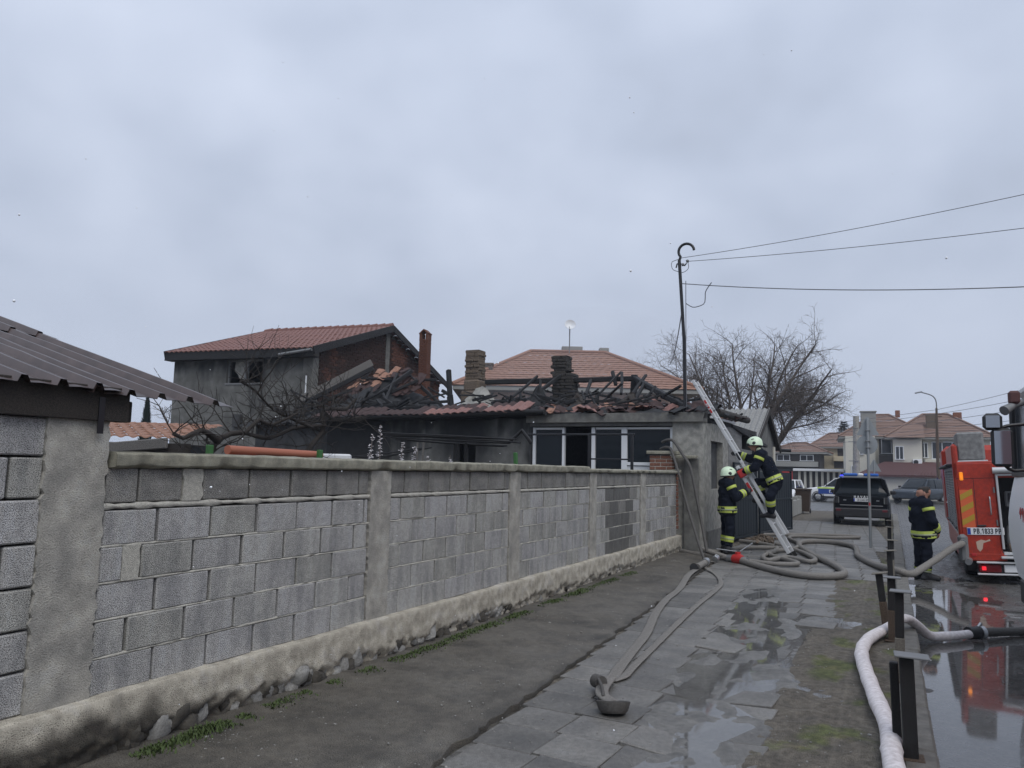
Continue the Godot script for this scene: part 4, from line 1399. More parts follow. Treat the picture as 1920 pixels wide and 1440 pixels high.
# ---------------------------------------------------------------- the hipped house behind
func hip_house() -> void:
	var h := thing("hip_roof_house", "pale pink house with wide orange hipped tile roof behind the burnt house", "house", Vector3(-11.65, 0, -29.75), 26.2)
	bx("wall", Vector3(9.4, 4.95, 9.0), Vector3(0, 2.475, -4.9), M.plaster_pink, h)
	hip_roof(h, 9.4, 9.8, 5.0, 7.25, 3.35, M.tile_old, 17, 30, 0.45, 0.010)
	for x in [-3.2, 0.2, 3.2]:
		window(h, x, 3.9, -0.36, 1.1, 1.2)
	bx("chimney", Vector3(1.0, 0.35, 0.5), Vector3(0.2, 7.4, -5.2), M.render_grey, h, 0.02)
	bx("chimney", Vector3(0.45, 0.32, 0.5), Vector3(1.75, 7.38, -5.2), M.render_grey, h, 0.02)
	var b := MB.new()
	b.xf = Transform3D(Basis.IDENTITY, Vector3(-3.75, 0, -1.9))
	brick_stack(b, 0.42, 0.42, 5.2, 6.15, 0.1, 0.008)
	b.box(Vector3(0.5, 0.08, 0.5), Vector3(0, 6.2, 0), 0.01)
	obj("chimney", b, M.brick_old, h)
	bx("chimney", Vector3(0.4, 0.5, 0.4), Vector3(-3.1, 6.2, -3.0), M.brick_old, h, 0.02)
	var d := thing("satellite_dish", "small white satellite dish on a tall pole above the orange roof ridge", "satellite dish", Vector3(-13.45, 7.1, -33.4))
	tb("pole", [Vector3.ZERO, Vector3(0, 1.25, 0)], 0.03, M.steel_dull, d, 8)
	b = MB.new()
	var prof := []
	for i in 7:
		var r := 0.26 * i / 6.0
		prof.append(Vector2(maxf(r, 0.001), 0.12 * (r / 0.26) * (r / 0.26)))
	b.xf = Transform3D(Basis.from_euler(Vector3(1.15, 0.5, 0)), Vector3(0.03, 1.3, 0.04))
	b.lathe(prof, 20)
	prof.reverse()
	b.lathe(prof.map(func(p): return Vector2(p.x, p.y + 0.01)), 20)
	obj("dish", b, M.white_paint, d)
	tb("feed_arm", [Vector3(0.03, 1.1, 0.05), Vector3(0.14, 1.2, 0.4)], 0.012, M.steel_dull, d, 5)

func asbestos_shed() -> void:
	var h := thing("corrugated_roof_shed", "small outbuilding with grey corrugated roof and dark gable edge beyond the burnt house", "shed", Vector3(-3.75, 0, -27.0))
	var b := MB.new()
	b.xf = Transform3D(Basis(Vector3(0, 0, -1), Vector3.UP, Vector3(1, 0, 0)), Vector3(0, 0, 0))
	b.prism([Vector2(-2.3, 0), Vector2(2.3, 0), Vector2(2.3, 2.7), Vector2(0, 3.72), Vector2(-2.3, 2.7)], 3.4)
	obj("wall", b, M.plaster_grey, h)
	bx("corner_column", Vector3(0.06, 2.6, 0.3), Vector3(0.02, 1.3, -1.9), M.cream_white, h)
	var sl := Vector3(0, -1.22, 2.75)
	for s in [1.0, -1.0]:
		var r := MB.new()
		var f := func(i: int, j: int, dy: float):
			var x := 0.16 - i * 0.0295
			var t := j / 5.0
			return Vector3(x, 3.83 + sl.y * t + 0.028 * cos(TAU * i / 6.0) + dy, sl.z * t * s)
		r.grid(120, 6, func(i: int, j: int): return f.call(i, j if s < 0 else 5 - j, 0.0))
		r.grid(120, 6, func(i: int, j: int): return f.call(i, j if s > 0 else 5 - j, -0.01))
		obj("roof_sheet", r, M.asbestos, h)
		bm("gable_board", Vector3(0.14, 3.74, 0.0), Vector3(0.14, 3.74 + sl.y * 1.02, sl.z * 1.02 * s), 0.05, 0.2, M.wood_dark, h)
		bm("gable_soffit", Vector3(0.05, 3.72, 0.0), Vector3(0.05, 3.72 + sl.y, sl.z * s), 0.16, 0.05, M.wood_dark, h)
	tb("gutter", [Vector3(0.1, 2.52, -2.85), Vector3(0.5, 2.50, -2.85)], 0.06, M.black_paint, h, 8)

func gates() -> void:
	var leaf := func(label: String, a: Vector3, b: Vector3, top: float):
		var d := b - a
		var L := d.length()
		var g := thing("gate_leaf", label, "gate", a, rad_to_deg(atan2(-d.z, d.x)), "metal gate leaves of the burnt house")
		var m := MB.new()
		m.box(Vector3(L - 0.06, top - 0.16, 0.012), Vector3(L * 0.5, top * 0.5 + 0.05, 0))
		for i in int(L / 0.2):
			m.box(Vector3(0.05, top - 0.18, 0.02), Vector3(0.12 + i * 0.2, top * 0.5 + 0.05, 0.0), 0.006)
		obj("panel", m, M.gate_paint, g)
		m = MB.new()
		for x in [0.03, L - 0.03]:
			m.box(Vector3(0.06, top, 0.05), Vector3(x, top * 0.5 + 0.06, 0), 0.005)
		for y in [0.09, top + 0.03, top * 0.55]:
			m.box(Vector3(L - 0.13, 0.055, 0.046), Vector3(L * 0.5, y, 0), 0.005)
		obj("frame", m, M.gate_paint, g)
		m = MB.new()
		m.box(Vector3(0.12, 0.03, 0.03), Vector3(L - 0.16, top * 0.55, 0.05), 0.006)
		obj("handle", m, M.steel_dull, g)
	leaf.call("dark metal gate leaf beside the corner of the burnt house", Vector3(-3.42, 0, -19.2), Vector3(-3.16, 0, -21.0), 1.85)
	leaf.call("dark blue metal gate leaf standing open behind the ladder", Vector3(-3.12, 0, -21.15), Vector3(-2.62, 0, -23.9), 1.72)
	# the back of the entrance: a grey ribbed fence
	var f := thing("ribbed_fence", "grey ribbed sheet metal fence behind the climbing firefighter", "fence", Vector3(-3.62, 0, -20.8))
	for i in 24:
		bx("sheet_rib", Vector3(0.03, 2.3, 0.13), Vector3(0, 1.15, -0.08 - i * 0.145), M.metal_sheet_grey, f, 0.012)
	bx("rail", Vector3(0.04, 0.06, 3.4), Vector3(-0.05, 2.2, -1.75), M.steel_dull, f)
	bx("rail", Vector3(0.04, 0.06, 3.4), Vector3(-0.05, 0.4, -1.75), M.steel_dull, f)
	var w := thing("low_garden_wall", "low pale garden wall beyond the open gate leaf", "wall", Vector3(-3.55, 0, -24.4))
	for i in 8:
		bx("panel", Vector3(0.2, 0.62, 1.46), Vector3(0, 0.31, -0.75 - i * 1.5), M.render_grey, w, 0.02)
	for i in 9:
		bx("post", Vector3(0.24, 0.75, 0.1), Vector3(0, 0.375, -i * 1.5), M.render_grey, w, 0.02)
	bx("fence_post", Vector3(0.08, 1.7, 0.08), Vector3(-0.02, 0.85, -0.2), M.green_paint, w)
	var p := thing("brick_pier", "stub of orange brick pier with a concrete cap at the wall end", "pier", Vector3(-4.3, 0, -15.95))
	for k in 9:
		var sx := 0.0
		for L in ([0.24, 0.24] if k % 2 == 0 else [0.12, 0.24, 0.12]):
			bx("brick", Vector3(L - 0.012, 0.064, 0.25), Vector3(-0.24 + sx + L * 0.5, 1.33 + k * 0.077, rf(-0.006, 0.006)), M.brick, p, 0.006)
			sx += L
	bx("core", Vector3(0.46, 1.98, 0.23), Vector3(0, 0.99, 0), M.mortar, p)
	bx("cap", Vector3(0.62, 0.07, 0.36), Vector3(0.02, 2.04, 0), M.coping, p, 0.01)
	bx("cap", Vector3(0.5, 0.06, 0.3), Vector3(0.46, 1.96, -0.02), M.coping, p, 0.01)
# ---------------------------------------------------------------- trees
func grow(b: MB, p: Vector3, d: Vector3, L: float, r: float, depth: int, c: Vector3, rad: Vector3, r_rng: RandomNumberGenerator) -> void:
	var n := 4 if depth < 5 else 3
	var pts := [p]
	var rs := [r]
	var cur := p
	var dir := d.normalized()
	for i in n:
		dir = (dir + Vector3(r_rng.randf_range(-1, 1), r_rng.randf_range(-0.75, 0.95), r_rng.randf_range(-1, 1)) * (0.20 + 0.03 * depth)).normalized()
		cur += dir * (L / n)
		pts.append(cur)
		rs.append(r * (1.0 - 0.45 * (i + 1) / n))
		var q := (cur - c) / rad
		if depth >= 2 and q.length() > 1.0 + r_rng.randf_range(-0.1, 0.12):
			break
		if depth < 7 and i > 0 - int(depth > 2) and r_rng.randf() < (0.86 if depth > 1 else 0.7):
			var side := dir.cross(Vector3(r_rng.randf_range(-1, 1), r_rng.randf_range(-1, 1), r_rng.randf_range(-1, 1))).normalized()
			grow(b, cur, dir * 0.55 + side * r_rng.randf_range(0.6, 0.95) + Vector3(0, 0.12, 0), L * r_rng.randf_range(0.58, 0.80), rs[-1] * 0.62, depth + 1, c, rad, r_rng)
	if pts.size() < 2:
		return
	b.tube(pts, rs, 6 if depth < 2 else (4 if depth < 4 else 3), false)
	if depth < 7 and pts.size() == n + 1:
		for k in 2:
			var side := dir.cross(Vector3(r_rng.randf_range(-1, 1), r_rng.randf_range(-1, 1), r_rng.randf_range(-1, 1))).normalized()
			grow(b, cur, dir + side * 0.45, L * r_rng.randf_range(0.6, 0.82), rs[-1], depth + 1, c, rad, r_rng)

func sprig(b: MB, p: Vector3, d: Vector3, pull: Vector3, L: float, r: float, lvl: int, q: RandomNumberGenerator) -> void:
	var n := clampi(int(L / [0.42, 0.26, 0.17, 0.12, 0.1][lvl]), 2, 14)
	var pts := [p]
	var rs := [r]
	var dir := d
	var cur := p
	var az := q.randf_range(0, TAU)
	for i in n:
		var t := (i + 1.0) / n
		dir = (dir + Vector3(q.randf_range(-1, 1), q.randf_range(-1, 1), q.randf_range(-1, 1)) * (0.13 + 0.04 * lvl) + pull.normalized() * 0.06).normalized()
		cur += dir * (L / n)
		pts.append(cur)
		rs.append(maxf(r * (1.0 - 0.8 * t), 0.0045))
		var child := L * (1.0 - 0.62 * t) * q.randf_range(0.43, 0.74)
		if lvl < 4 and child > 0.16 and (lvl > 0 or t > 0.36):
			for k in (2 if lvl >= 1 and q.randf() < 0.35 else 1):
				az += 2.4 + q.randf_range(-0.5, 0.5)
				var s := dir.cross(Vector3.UP if absf(dir.y) < 0.9 else Vector3.RIGHT).normalized().rotated(dir, az)
				var a := q.randf_range(0.55, 1.0)
				sprig(b, cur, (dir * cos(a) + s * sin(a)).normalized(), Vector3(s.x, s.y + (0.5 if lvl < 2 else 0.0), s.z), child, maxf(rs[-1] * 0.6, 0.0055), lvl + 1, q)
	b.tube(pts, rs, 7 if lvl == 0 else (4 if lvl == 1 else 3), false)

func bare_tree(label: String, at: Vector3, stems: Array, c: Vector3, rad: Vector3, seed_: int, start := 0, group := "") -> void:
	var t := thing("bare_tree", label, "tree", at, 0, group)
	var r := RandomNumberGenerator.new()
	r.seed = seed_
	var tr := MB.new()
	var cr := MB.new()
	for s in stems:
		var a: Vector3 = s[0]
		var e: Vector3 = s[1]
		tr.tube(smooth([a, a.lerp(e, 0.5) + Vector3(0.06, 0, 0.05), e], 0.4), s[2], 8, false)
		grow(cr, e, e - a, s[3], s[2], start, c, rad, r)
	obj("trunk", tr, M.bark, t)
	obj("crown", cr, M.bark, t)

func trees() -> void:
	var wt := thing("bare_tree", "big leafless walnut tree with a wide fine crown behind the corrugated roof", "tree", Vector3(-5.9, 0, -37))
	var wr := RandomNumberGenerator.new()
	wr.seed = 41
	var tk := MB.new()
	tk.tube([Vector3(0.1, 0, 0), Vector3(0.05, 0.8, 0), Vector3(0.0, 1.8, 0)], [0.32, 0.26, 0.24], 10, false)
	obj("trunk", tk, M.bark, wt)
	var wc := MB.new()
	for l in [[-2.7, 5.6, 0.8, 0.13], [-1.3, 6.2, -0.6, 0.14], [-1.0, 5.0, 1.6, 0.10], [0.2, 6.3, 0.3, 0.13], [0.8, 5.2, -1.7, 0.10], [1.9, 6.3, 0.5, 0.15], [3.0, 5.6, -0.9, 0.13], [4.0, 4.4, 0.6, 0.14], [4.2, 3.1, -0.4, 0.11], [-3.4, 4.0, -0.5, 0.11], [-3.1, 2.6, 0.8, 0.08], [-3.0, 5.2, -1.3, 0.10], [-2.4, 3.3, 1.5, 0.08], [-3.9, 5.0, 1.0, 0.09]]:
		var e := Vector3(l[0], l[1], l[2])
		sprig(wc, Vector3(signf(l[0]) * 0.08, 1.6, 0), (e * Vector3(0.8, 1.0, 0.8) + Vector3(0, 0.8, 0)).normalized(), e, e.length() * 1.02, l[3], 0, wr)
	obj("crown", wc, M.bark, wt)
	bare_tree("small leafless tree far behind the houses at the left, next to the cypress", Vector3(-28.6, 0, -23.8), [[Vector3(0, 0, 0), Vector3(0.2, 1.8, 0), 0.07, 1.2]], Vector3(0, 2.9, 0), Vector3(1.8, 1.1, 1.4), 23, 2)
	# cypress
	var t := thing("cypress_tree", "narrow dark green cypress seen between the roof and the grey house", "tree", Vector3(-32.9, 0, -26.1))
	tb("trunk", [Vector3.ZERO, Vector3(0, 3.0, 0)], [0.14, 0.05], M.bark, t, 7)
	var b := MB.new()
	var r := RandomNumberGenerator.new()
	r.seed = 8
	for i in 5200:
		var y := r.randf()
		var w := 0.42 * pow(1.0 - y, 0.75) * (0.35 + 0.65 * smoothstep(0.0, 0.12, y)) * r.randf_range(0.35, 1.12)
		var a := r.randf_range(0, TAU)
		var p := Vector3(cos(a) * w, 1.0 + y * 3.65, sin(a) * w)
		var o := (Vector3(cos(a), 1.6, sin(a))).normalized() * r.randf_range(0.08, 0.2)
		var s := Vector3(-sin(a), 0, cos(a)) * r.randf_range(0.02, 0.05)
		b.poly([p - s, p + s, p + o])
	stuff(obj("crown", b, M.needle, t))
	# dark conifer above the roofs at the right
	t = thing("fir_tree", "dark fir top showing above the distant roofs beside the concrete pole", "tree", Vector3(-4.85, 0, -100))
	tb("trunk", [Vector3.ZERO, Vector3(0, 8.0, 0)], [0.25, 0.05], M.bark, t, 7)
	b = MB.new()
	for k in 15:
		var y := 4.6 + k * 0.24
		var R := 1.75 * (1.0 - k / 16.0)
		for q in 15:
			var a := TAU * q / 15.0 + k * 1.7 + r.randf_range(-0.2, 0.2)
			var dd := Vector3(cos(a), r.randf_range(-0.35, 0.15), sin(a))
			for m in 12:
				var p := Vector3(0, y, 0) + dd * R * (m + 1) / 12.0
				var s := Vector3(-sin(a), 0.1, cos(a)) * r.randf_range(0.10, 0.22)
				b.poly([p, p + s + dd * 0.1, p + dd * 0.24 + Vector3(0, 0.07, 0)])
				b.poly([p, p - s + dd * 0.1, p + dd * 0.24 - Vector3(0, 0.05, 0)])
	stuff(obj("crown", b, M.needle, t))

# ---------------------------------------------------------------- the end of the street
func far_houses() -> void:
	var h := thing("grey_house", "grey two storey house with brown hipped roof, wide chimney and balcony behind the concrete pole", "house", Vector3(-0.35, 0, -70), 4.0)
	bx("wall", Vector3(6.0, 4.8, 8.0), Vector3(0, 2.4, -4.0), M.cream_white, h)
	bx("wing", Vector3(2.2, 4.85, 1.0), Vector3(-1.9, 2.42, 0.5), M.cream_white, h)
	hip_roof(h, 6.2, 8.0, 4.85, 6.9, 2.9, M.tile_brown, 14, 20, 0.4)
	bx("chimney", Vector3(1.15, 1.9, 0.7), Vector3(-1.15, 6.0, -1.0), M.render_grey, h, 0.02)
	bx("chimney_cap", Vector3(1.3, 0.1, 0.85), Vector3(-1.15, 6.98, -1.0), M.render_grey, h, 0.02)
	bx("chimney", Vector3(0.35, 0.6, 0.4), Vector3(1.3, 7.0, -4.0), M.brick, h, 0.02)
	bx("balcony_slab", Vector3(2.6, 0.14, 1.2), Vector3(0.75, 2.55, 0.6), M.render_grey, h, 0.02)
	bx("balcony_front", Vector3(2.6, 0.75, 0.1), Vector3(0.75, 2.95, 1.18), M.brown_dark, h, 0.02)
	bx("recess", Vector3(2.5, 1.35, 0.02), Vector3(0.8, 4.05, 0.02), M.brown_dark, h)
	window(h, 0.45, 4.05, 0.08, 1.5, 1.2)
	window(h, -1.95, 4.0, 1.04, 0.55, 1.3)
	window(h, -2.35, 2.0, 1.04, 0.5, 0.9)
	window(h, -0.7, 2.0, 0.04, 0.6, 0.9)
	window(h, 0.9, 1.9, 0.04, 1.2, 0.9)

	h = thing("cream_house", "cream bay fronted house with brown tiled hip roof and two air conditioners", "house", Vector3(3.4, 0, -68), 0.0)
	bx("wall", Vector3(6.4, 4.6, 8.0), Vector3(0.2, 2.3, -4.0), M.cream_white, h)
	bx("bay", Vector3(2.0, 4.5, 1.3), Vector3(-2.2, 2.25, 0.6), M.cream_white, h, 0.02)
	hip_roof(h, 6.6, 8.0, 4.7, 6.75, 2.9, M.tile_brown, 14, 22, 0.5)
	var rb := MB.new()
	roof_face(rb, Vector3(-3.6, 4.62, 1.7), Vector3(-1.0, 4.62, 1.7), Vector3(-1.0, 5.7, -1.0), Vector3(-2.3, 5.7, -1.0), 8, 9, 0.03, 0.0)
	obj("bay_roof", rb, M.tile_brown, h)
	bx("chimney", Vector3(0.85, 1.25, 0.6), Vector3(-0.35, 6.0, -1.5), M.brick_old, h, 0.02)
	bx("chimney", Vector3(0.6, 0.75, 0.6), Vector3(1.55, 6.5, -3.5), M.brick, h, 0.02)
	window(h, -2.75, 3.45, 1.27, 0.6, 1.05)
	window(h, 0.55, 3.7, 0.04, 2.1, 1.35, 0.0, null, 3)
	window(h, -1.0, 3.7, 0.04, 0.5, 1.2)
	bx("balcony_front", Vector3(3.0, 0.9, 0.12), Vector3(0.5, 2.45, 0.5), M.cream_white, h, 0.02)
	bx("balcony_slab", Vector3(3.0, 0.12, 0.6), Vector3(0.5, 2.95, 0.25), M.cream_white, h, 0.02)
	tb("downpipe", [Vector3(-1.15, 4.6, 0.1), Vector3(-1.15, 2.0, 0.1)], 0.05, M.brown_dark, h, 6)
	for x in [-1.55, -0.75]:
		var a := bx("air_conditioner", Vector3(0.62, 0.45, 0.28), Vector3(x, 2.75, 1.4 if x < -1.2 else 0.2), M.white_paint, h, 0.02)
		var mb := MB.new()
		mb.xf = Transform3D(Basis(Vector3.RIGHT, PI / 2), Vector3(-0.1, 0, 0.142))
		mb.lathe([Vector2(0.17, 0), Vector2(0.17, 0.01), Vector2(0.001, 0.012)], 14)
		obj("fan_grille", mb, M.black_plastic, a)

	h = thing("maroon_roof_garage", "low pale building with dark red lean-to roof in front of the cream house", "garage", Vector3(0.9, 0, -63.5))
	bx("wall", Vector3(6.2, 1.75, 3.0), Vector3(0.2, 0.85, -1.5), M.cream_white, h)
	var r := MB.new()
	r.xf = Transform3D(Basis.IDENTITY, Vector3.ZERO)
	var f := [Vector3(-3.3, 1.72, 0.4), Vector3(3.2, 1.72, 0.4), Vector3(3.2, 2.75, -3.4), Vector3(-1.3, 2.75, -3.4)]
	for k in 30:
		var u0 := k / 30.0
		var u1 := (k + 0.9) / 30.0
		r.beam(f[0].lerp(f[1], u0 + 0.016), f[3].lerp(f[2], u0 + 0.016), 0.19, 0.05)
	r.poly([f[0] - Vector3(0, 0.03, 0), f[1] - Vector3(0, 0.03, 0), f[2] - Vector3(0, 0.03, 0), f[3] - Vector3(0, 0.03, 0)])
	obj("roof", r, M.maroon, h)
	bx("fascia", Vector3(6.5, 0.1, 0.06), Vector3(-0.05, 1.66, 0.4), M.maroon, h)
	var nb := MB.new()
	for k in 60:
		nb.box(Vector3(rf(0.08, 0.2), rf(0.06, 0.12), 0.04), Vector3(rf(-2.8, 3.2), rf(0.05, 0.5), 0.02), 0.02)
	stuff(obj("stone_facing", nb, M.stone, h))

	h = thing("yellow_house", "cream yellow house with low brown roof left of the concrete pole", "house", Vector3(-5.2, 0, -85))
	bx("wall", Vector3(3.6, 4.5, 6.0), Vector3(0.2, 2.25, -3.0), M.cream, h)
	hip_roof(h, 3.8, 6.0, 4.5, 6.0, 1.9, M.tile_brown, 9, 12, 0.5)
	bx("loggia", Vector3(1.0, 0.8, 0.05), Vector3(0.9, 3.95, 0.02), M.brown_dark, h)
	bx("loggia", Vector3(1.3, 0.7, 0.05), Vector3(0.7, 2.7, 0.02), M.brown_dark, h)
	bx("balcony_front", Vector3(1.4, 0.5, 0.4), Vector3(0.7, 3.3, 0.2), M.cream, h, 0.02)
	bx("side_wing", Vector3(1.0, 3.4, 4.0), Vector3(-2.0, 1.7, -2.5), M.brown_dark, h)
	h = thing("brown_house", "dark brown wooden fronted house with flat roof edge beyond the bare tree", "house", Vector3(-8.0, 0, -78))
	bx("wall", Vector3(4.6, 3.7, 6.0), Vector3(-0.3, 1.85, -3.0), M.brown_dark, h)
	hip_roof(h, 4.6, 6.0, 3.75, 4.7, 2.2, M.tile_brown, 7, 14, 0.5)
	bx("balcony_front", Vector3(4.4, 0.5, 0.5), Vector3(-0.3, 2.6, 0.25), M.render_grey, h, 0.02)
	window(h, -1.2, 3.2, 0.04, 1.2, 0.6)
	window(h, 0.9, 3.2, 0.04, 1.2, 0.6)
	bx("chimney", Vector3(0.45, 0.7, 0.45), Vector3(-1.9, 4.4, -1.5), M.brick, h)
	h = thing("arcade_shop", "low pale shop with a row of window posts under a light flat roof", "shop", Vector3(-5.9, 0, -74))
	bx("wall", Vector3(3.6, 1.9, 3.0), Vector3(0.2, 0.95, -1.7), M.brown_dark, h)
	bx("flat_roof", Vector3(4.2, 0.22, 3.8), Vector3(0.1, 2.05, -1.5), M.white_paint, h, 0.03)
	bx("plinth", Vector3(3.6, 0.45, 0.2), Vector3(0.2, 0.22, -0.1), M.render_grey, h)
	for k in 8:
		bx("post", Vector3(0.2, 1.5, 0.2), Vector3(-1.5 + k * 0.48, 1.2, -0.1), M.cream_white, h, 0.01)
	bx("sign_board", Vector3(0.9, 0.9, 0.1), Vector3(-2.5, 1.45, 0.15), M.red_fit, h, 0.01)
	h = thing("low_tile_roof", "low outbuilding with weathered orange tile roof behind the wall at the left", "outbuilding", Vector3(-14.8, 0, -9.5), 26.0)
	bx("wall", Vector3(4.6, 2.0, 2.2), Vector3(0, 1.0, -1.1), M.soot, h)
	var rr := MB.new()
	roof_face(rr, Vector3(-2.6, 2.10, 0.35), Vector3(2.6, 2.06, 0.35), Vector3(2.6, 2.46, -2.3), Vector3(-2.6, 2.50, -2.3), 7, 22, 0.03, 0.04)
	obj("roof", rr, M.tile_old, h)

# ---------------------------------------------------------------- poles, lamps, wires, signs
func sagline(a: Vector3, b: Vector3, sag: float, n := 14) -> Array:
	var out := []
	for i in n + 1:
		var t := float(i) / n
		out.append(a.lerp(b, t) - Vector3(0, sag * 4.0 * t * (1.0 - t), 0))
	return out

func poles() -> void:
	# the mast with the hooked top on the burnt house
	var p := thing("hooked_mast", "thin dark service mast with a hooked top standing on the burnt house corner", "mast", Vector3(-3.95, 0, -16.45))
	tb("pole", [Vector3(0.02, 2.75, 0), Vector3(0.0, 4.5, 0), Vector3(-0.10, 6.28, 0)], 0.036, M.black_paint, p, 10)
	var hook := []
	for i in 15:
		var a := deg_to_rad(238.0 - 235.0 * i / 14.0)
		hook.append(Vector3(0.055 + 0.17 * cos(a), 6.47 + 0.17 * sin(a), 0))
	hook[0] = Vector3(-0.1, 6.27, 0)
	tb("hook", hook, 0.03, M.black_paint, p, 9)
	tb("crossarm", [Vector3(-0.17, 6.12, 0), Vector3(-0.15, 6.20, 0), Vector3(-0.1, 6.22, 0), Vector3(0.02, 6.15, 0), Vector3(0.06, 6.2, 0)], 0.016, M.black_paint, p, 7)
	for at in [Vector3(0.08, 6.24, 0), Vector3(-0.02, 6.17, 0.0)]:
		var b := MB.new()
		b.xf = Transform3D(Basis.IDENTITY, at)
		b.lathe([Vector2(0.001, -0.03), Vector2(0.035, -0.02), Vector2(0.025, 0.0), Vector2(0.04, 0.02), Vector2(0.001, 0.045)], 10)
		obj("insulator", b, M.steel_dull, p)
	tb("cable_loop", smooth([Vector3(0.09, 6.22, 0), Vector3(0.1, 6.08, 0), Vector3(-0.02, 6.0, 0), Vector3(-0.25, 6.1, 0), Vector3(-0.27, 6.25, 0), Vector3(-0.05, 6.32, 0)], 0.05), 0.007, M.wire, p, 4)
	tb("cable", [Vector3(0.05, 5.8, 0.03), Vector3(0.05, 4.5, 0.04), Vector3(0.06, 2.9, 0.04)], 0.008, M.wire, p, 4)
	var wires := [[Vector3(-4.0, 6.33, -16.45), Vector3(4.0, 6.60, -14.8), 0.10, "upper overhead wire running from the hooked mast to the right"], [Vector3(-3.87, 6.24, -16.45), Vector3(4.0, 5.85, -14.8), 0.08, "middle overhead wire running from the hooked mast to the right"], [Vector3(-3.98, 5.75, -16.45), Vector3(4.0, 4.75, -14.8), 0.16, "lowest overhead cable running from the hooked mast to the right"]]
	for w in wires:
		var o := tb("overhead_wire", sagline(w[0], w[1], w[2], 20), 0.007 if w[2] < 0.15 else 0.010, M.wire, self, 5)
		tag(o, w[3], "wire", "overhead wires of the hooked mast")
	var o2 := tb("service_loop", smooth([Vector3(-3.9, 5.3, -16.45), Vector3(-3.75, 5.2, -16.4), Vector3(-3.5, 5.26, -16.4), Vector3(-3.46, 5.5, -16.35), Vector3(-3.3, 5.66, -16.2)], 0.06), 0.010, M.wire, self, 5)
	tag(o2, "slack cable loop hanging beside the hooked mast", "cable")
	o2 = tb("drop_wire", sagline(Vector3(-4.0, 5.2, -16.5), Vector3(-8.0, 6.0, -30.5), 0.45, 14), 0.012, M.wire, self, 4)
	tag(o2, "thin wire drooping from the mast to the orange roof", "wire")
	# street lamp
	p = thing("street_lamp", "tall street lamp with a curved arm in front of the cream house", "street lamp", Vector3(3.0, -0.1, -62))
	tb("pole", [Vector3.ZERO, Vector3(0, 3.4, 0), Vector3(0.04, 6.6, 0)], [0.13, 0.11, 0.075], M.rust, p, 10)
	tb("arm", smooth([Vector3(0.04, 6.5, 0), Vector3(0.03, 7.1, 0), Vector3(-0.2, 7.5, 0), Vector3(-0.85, 7.75, 0)], 0.15), 0.04, M.steel_dull, p, 8)
	var lb := MB.new()
	lb.xf = Transform3D(Basis(Vector3(0, 0, 1), 0.2), Vector3(-1.05, 7.76, 0))
	lb.box(Vector3(0.5, 0.11, 0.2), Vector3.ZERO, 0.04)
	obj("lamp_head", lb, M.steel, p)
	for y in [4.2, 5.6, 6.0]:
		bm("crossarm", Vector3(-0.05, y, 0), Vector3(0.35, y, 0), 0.05, 0.05, M.rust, p)
	# concrete pole
	p = thing("concrete_pole", "weathered square concrete utility pole behind the black car", "utility pole", Vector3(-2.3, -0.1, -62))
	var cb := MB.new()
	cb.tube([Vector3.ZERO, Vector3(0.12, 6.1, 0)], [0.26, 0.20], 4)
	obj("pole", cb, M.concrete, p)
	for y in [5.2, 4.2, 2.8]:
		bx("bracket", Vector3(0.7, 0.05, 0.05), Vector3(-0.1, y, 0.2), M.steel_dull, p)
	var ends := [[6.5, 7.9], [6.2, 6.9], [5.7, 6.2], [5.2, 5.4], [4.9, 4.7]]
	var names := ["topmost", "second", "middle", "fourth", "lowest"]
	for i in 5:
		var y0: float = ends[i][0]
		o2 = tb("street_wire", sagline(Vector3(-12.0, y0 - 1.2, -70), Vector3(3.05, y0 - 0.1, -62), 0.15, 8) + sagline(Vector3(3.05, y0 - 0.1, -62), Vector3(14.0, ends[i][1] + 0.6, -40), 0.3, 8).slice(1), 0.014, M.wire, self, 4)
		tag(o2, names[i] + " of the five faint wires strung past the street lamp", "wire", "wires along the far street")
	# traffic sign seen from behind
	p = thing("traffic_sign", "grey backs of a triangular and a round road sign on one leaning post", "road sign", Vector3(-0.46, 0, -19.8))
	tb("post", [Vector3(0, -0.1, 0), Vector3(0.0, 2.98, 0)], 0.032, M.sign_back, p, 10)
	var sb := MB.new()
	sb.xf = Transform3D(Basis.IDENTITY, Vector3(0, 0, -0.045))
	sb.prism([Vector2(-0.24, 2.61), Vector2(-0.21, 2.585), Vector2(0.21, 2.585), Vector2(0.24, 2.61), Vector2(0.025, 3.02), Vector2(-0.025, 3.02)], 0.02)
	obj("triangle_plate", sb, M.sign_back, p)
	sb = MB.new()
	sb.xf = Transform3D(Basis(Vector3.RIGHT, -PI / 2), Vector3(-0.02, 2.37, -0.045))
	sb.lathe([Vector2(0.001, 0.02), Vector2(0.225, 0.02), Vector2(0.23, 0.012), Vector2(0.23, 0.0), Vector2(0.001, 0.0)], 28)
	obj("round_plate", sb, M.sign_back, p)
	for y in [2.7, 2.45, 2.3]:
		bx("clamp", Vector3(0.11, 0.03, 0.09), Vector3(0, y, -0.005), M.steel_dull, p, 0.005)
	bx("red_sticker", Vector3(0.035, 0.07, 0.01), Vector3(0.0, 1.0, 0.032), M.red_fit, p)
	# the sign farther on
	p = thing("far_sign", "small distant triangular sign back behind the round sign plate", "road sign", Vector3(-0.78, -0.1, -45))
	tb("post", [Vector3(0, 0, 0), Vector3(0, 2.5, 0)], 0.035, M.sign_back, p, 8)
	sb = MB.new()
	sb.prism([Vector2(-0.34, 1.98), Vector2(0.34, 1.98), Vector2(0.03, 2.6), Vector2(-0.03, 2.6)], 0.02)
	obj("triangle_plate", sb, M.sign_back, p)
